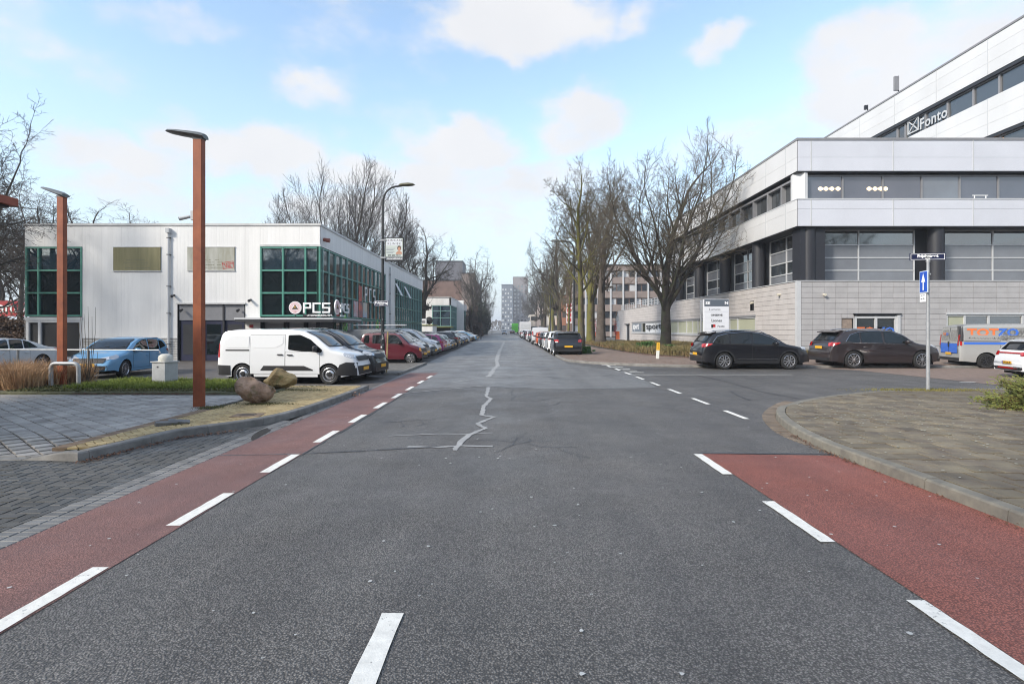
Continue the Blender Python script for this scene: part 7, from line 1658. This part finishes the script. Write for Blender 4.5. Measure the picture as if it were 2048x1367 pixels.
for k in range(16000):
    a = rb.uniform(-1,1); Yk = rb.uniform(470,520); x = rb.uniform(-420,420); hz_ = (9+4*noise.noise(Vector((x*.02,0,0)))+3*noise.noise(Vector((x*.11,3,0)))); z = rb.uniform(0,1)**.7*hz_; s_ = rb.uniform(.6,1.6)
    b.add([(x-s_*.4,Yk,z),(x+s_*.3,Yk,z+s_*.2),(x+s_*.3,Yk+.3,z+s_),(x-s_*.2,Yk+.3,z+s_*1.1)], [(0,1,2,3)])
b.build('distant_wood', EVF, None, label='distant grey brown line of bare trees along the horizon', cat='wood', kind='stuff')
block('street_building', 'long low brick block behind the left workshop yard', -75, -33, 110, 125, 7, BRB)
t = block('street_building', 'plain grey building block beyond the brown office at the right', 42, 90, 100, 120, 12, BRC)
# lamp posts further down
def lamp(px, Y, pyt, lab, right):
    t = thing('street_lamp', lab, 'street lamp', (xat(px,Y), Y, 0), 0, 'slim street lamps down the street'); h = zat(pyt,Y); s_ = 1 if right else -1
    MB().tube([(0,0,0),(0,0,h-.8)]+[(s_*(.5-.5*math.cos(a)),0,h-.8+.6*math.sin(a)) for a in (.4,.8,1.2,1.57)]+[(s_*1.1,0,h-.15)], [.08]+[.055]*6, 8).build('post', POLE, t, 60)
    MB().tube([(s_*1.0,0,h-.16),(s_*1.3,0,h-.12),(s_*1.7,0,h-.14)], [.05,.11,.04], 8).build('lamp_head', LAMPG, t, 60)
lamp(1148, 41, 478, 'black street lamp rising beside the nearest mossy trunk at the right', False)
lamp(962, 92, 556, 'curved black street lamp before the dark evergreen on the left', True); lamp(1101, 88, 582, 'street lamp over the right row of parked cars', False); lamp(984, 190, 612, 'distant street lamp on the left side with round sign', True); lamp(1064, 170, 620, 'distant street lamp over the right lane', False)
# car rows
LO = 1
def proto(kind, mat, rim='spoke5'):
    c = make_car(kind, mat, 'x', 'car', rim=rim, lod=1); return c
cols = {'white':P_WHITE,'black':P_BLACK,'grey':P_GREY,'silver':P_SILV,'charcoal':P_DG,'magenta':P_MAG,'navy':P_NAVY,'orange':P_ORG,'bronze':P_BRN2,'dark green':P_TEAL,'dark red':P_RED,'blue':P_BLUE}
PRO = {}
def spawn(kind, colr, x, y, hd, lab, group, s_=1.):
    if kind not in PRO: c = proto(kind, cols[colr]); PRO[kind] = (c, colr, [q for q in c.children], {q.name: list(q.children) for q in c.children})
    else:
        src, sc_, kids, sub = PRO[kind]; c = src.copy(); C.objects.link(c); BODY[c.name] = BODY[src.name]
        for q in kids:
            d = q.copy(); C.objects.link(d); d.parent = c
            def recol(o_):
                if o_.data and o_.data.materials and o_.data.materials[0] == cols[sc_] and colr != sc_:
                    key = (o_.data.name, colr)
                    if key not in MEC: m = o_.data.copy(); m.materials.clear(); m.materials.append(cols[colr]); MEC[key] = m
                    o_.data = MEC[key]
            recol(d)
            for g in sub[q.name]: e = g.copy(); C.objects.link(e); e.parent = d; recol(e)
    c['label'] = lab; c['group'] = group; c['category'] = 'van' if 'van' in kind else 'car'; put(c, x, y, hd, s_); return c
MEC = {}
gl_ = 'cars parked side by side along the left side of the street'
row = [('van','grey','dark van with a silver ladder rack beside the small red car','nose'),('hatch','charcoal','charcoal hatchback, second after the red car'),('van','white','large white van roof behind the charcoal hatchback'),('hatch','magenta','magenta small car parked tail to the road'),('hatch','white','white hatchback tail to the road with big red lamps'),('hatch','white','white and black small car nose to the road'),('suv','bronze','bronze brown crossover in the left row'),('suv','charcoal','charcoal crossover with red tail lamps in the left row'),('suv','white','white crossover just before the thick brown trunk'),('sedan','dark green','dark green saloon in the left row'),('hatch','navy','navy hatchback in the middle of the left row'),('sedan','navy','second navy car beyond the navy hatchback'),('hatch','white','white hatchback beyond the navy pair'),('sedan','silver','silver saloon under the far left trees'),('suv','white','white crossover near the distant lamp'),('hatch','grey','grey hatchback near the far hedge'),('sedan','black','black saloon in the far left row'),('hatch','blue','light blue hatchback in the far left row'),('suv','silver','silver crossover near the far end of the left row'),('hatch','white','tiny white car near the end of the left row'),('sedan','grey','grey saloon near the end of the left row'),('hatch','dark red','dark red hatchback near the end of the left row')]
for i, r_ in enumerate(row):
    Y = 30.55+2.62*i+(i > 9)*1.5+(i > 15)*3; tail = r_[1] == 'magenta' or 'tail to' in r_[2] or 'red tail' in r_[2]
    edge = -4.50-.0125*(Y-28); Ln = KIND[r_[0]]['L']*.95
    c = spawn(r_[0], r_[1], edge-Ln/2+random.uniform(-.2,.1), Y, (180 if tail else 0)+random.uniform(-4,2)-4, r_[2], gl_, .95)
    if i == 0:
        rk = thing('ladder_rack', 'silver ladder rack on the roof of the dark van', 'ladder', (c.location.x-.3, Y, 1.82)); 
        for yy in (-.45,-.12): MB().tube([(-1.5,yy,.12),(1.35,yy,.12)], .028, 6).build('rail', LGREY, rk)
        for k in range(10): MB().box(-1.4+.3*k,-1.37+.3*k,-.45,-.12,.105,.135).build('rung', LGREY, rk)
        for xx in (-1.1,.9): MB().box(xx,xx+.04,-.7,.7,-.02,.09).build('crossbar', DKGREY, rk)
gr_ = 'cars parked in line along the right side of the street'
lineR = [('suv','black','black crossover seen from behind, nearest of the right line, under the mossy trunk',34.9),('suv','white','white crossover second in the right line',40.1),('hatch','white','white hatchback third in the right line',45.2),('hatch','charcoal','charcoal hatchback fourth in the right line',50.4),('hatch','orange','orange hatchback sixth in the right line',56.2),('bigvan','silver','silver minibus standing above the orange hatchback',62.5),('suv','grey','grey crossover beyond the silver minibus',73),('sedan','silver','silver saloon beyond the grey crossover',79.5),('hatch','dark red','dark red hatchback in the far right line',86),('hatch','black','black hatchback in the far right line',92.5),('suv','white','white crossover near the white lorry',104),('sedan','grey','grey saloon near the white lorry',112)]
for kind, colr, lab, Y in lineR:
    spawn(kind, colr, 3.62-.0135*(Y-33), Y+2.1, 90+random.uniform(-.6,.6), lab, gr_, 1.0)
# moving cars, lorry and bus far away
spawn('hatch', 'white', -2.6, 190, -90, 'tiny white car driving towards the camera far down the street', gr_); spawn('sedan', 'dark red', .1, 205, 90, 'tiny red car driving away far down the street', gr_)
def boxlorry(label, cat, name, x, Y, w_, h, L_, mt, mt2):
    t = thing(name, label, cat, (x, Y, 0)); MB().cbox(-w_/2,w_/2,0,L_,.55,h,.06).build('body', mt, t)
    MB().box(-w_/2+.15,w_/2-.15,-.03,0,h*.55,h*.85).build('rear_panel', mt2, t); MB().box(-w_/2,w_/2,-.06,.0,.45,.6).build('bumper', PLAS, t)
    for sg_ in (-1,1):
        for yy in (1.2, L_-1.4): MB().tube([(sg_*(w_/2-.35),yy,.48),(sg_*(w_/2-.02),yy,.48)], .48, 14).build('wheel', TYRE, t)
        MB().box(sg_*(w_/2-.2)-.1,sg_*(w_/2-.2)+.1,-.07,-.03,.65,.85).build('tail_light', RLT, t)
boxlorry('white box lorry parked far down the right side', 'lorry', 'box_lorry', xat(1049,118)+.2, 118, 2.4, 3.3, 6.5, M('white lorry body', (.55,.55,.56), .5), LGREY)
boxlorry('bright green lorry seen from behind, left of the white lorry', 'lorry', 'box_lorry', xat(1030,215), 215, 2.6, 4.0, 9, M('bright green body', (.10,.50,.04), .4), M('green panel', (.08,.40,.04), .4))
# building opposite, behind the viewer: it shows in the windows and car paint
MB_B = thing('office_building', 'curved dark banded office behind the viewpoint that shows only in the window reflections', 'building', (0,0,0))
for (x0, x1, y0) in ((-130,-64,-24),(-62,-24,-30),(-24,14,-38),(16,60,-34)):
    f = Fr(x1, y0, -1, 0); L_ = x1-x0
    MB().box(x0, x1, y0-12, y0, 0, 13).build('wall', BRB, MB_B)
    for k in range(4): f.one('window_strip', GLS, MB_B, .3, L_-.3, 1.2+3.1*k, 2.9+3.1*k, 0, .05)
for i, (x, y, k) in enumerate(((-14,-14,1.0),(9,-18,.9),(24,-12,1.1),(-30,-16,1.1),(38,4,1.0),(-34,6,.9))):  # unseen trees, added for the windows and car paint to reflect
    tree('unseen bare tree added behind the viewpoint for reflections, %s of the row' % ['near the left pavement','near the right pavement','at the right corner','at the left yard','by the right side street','by the left yard gate'][i], x, y, None, None, 0, 'trees added behind the viewpoint', i*1.3, (k,k,k), T6)
# ------------------------------------------------------------------ thin winter haze
hm = bpy.data.materials.new('haze'); hm.use_nodes = True; hn = hm.node_tree; hn.nodes.clear()
ho = hn.nodes.new('ShaderNodeOutputMaterial'); hv = hn.nodes.new('ShaderNodeVolumePrincipled'); hv.inputs['Color'].default_value = (.86,.91,1,1); hv.inputs['Density'].default_value = .0006
hn.links.new(hv.outputs[0], ho.inputs['Volume'])
MB().box(-1000,1000,-400,2700,-1.5,48).build('haze', hm, None, label='thin pale winter haze softening the far end of the street', cat='haze', kind='stuff')
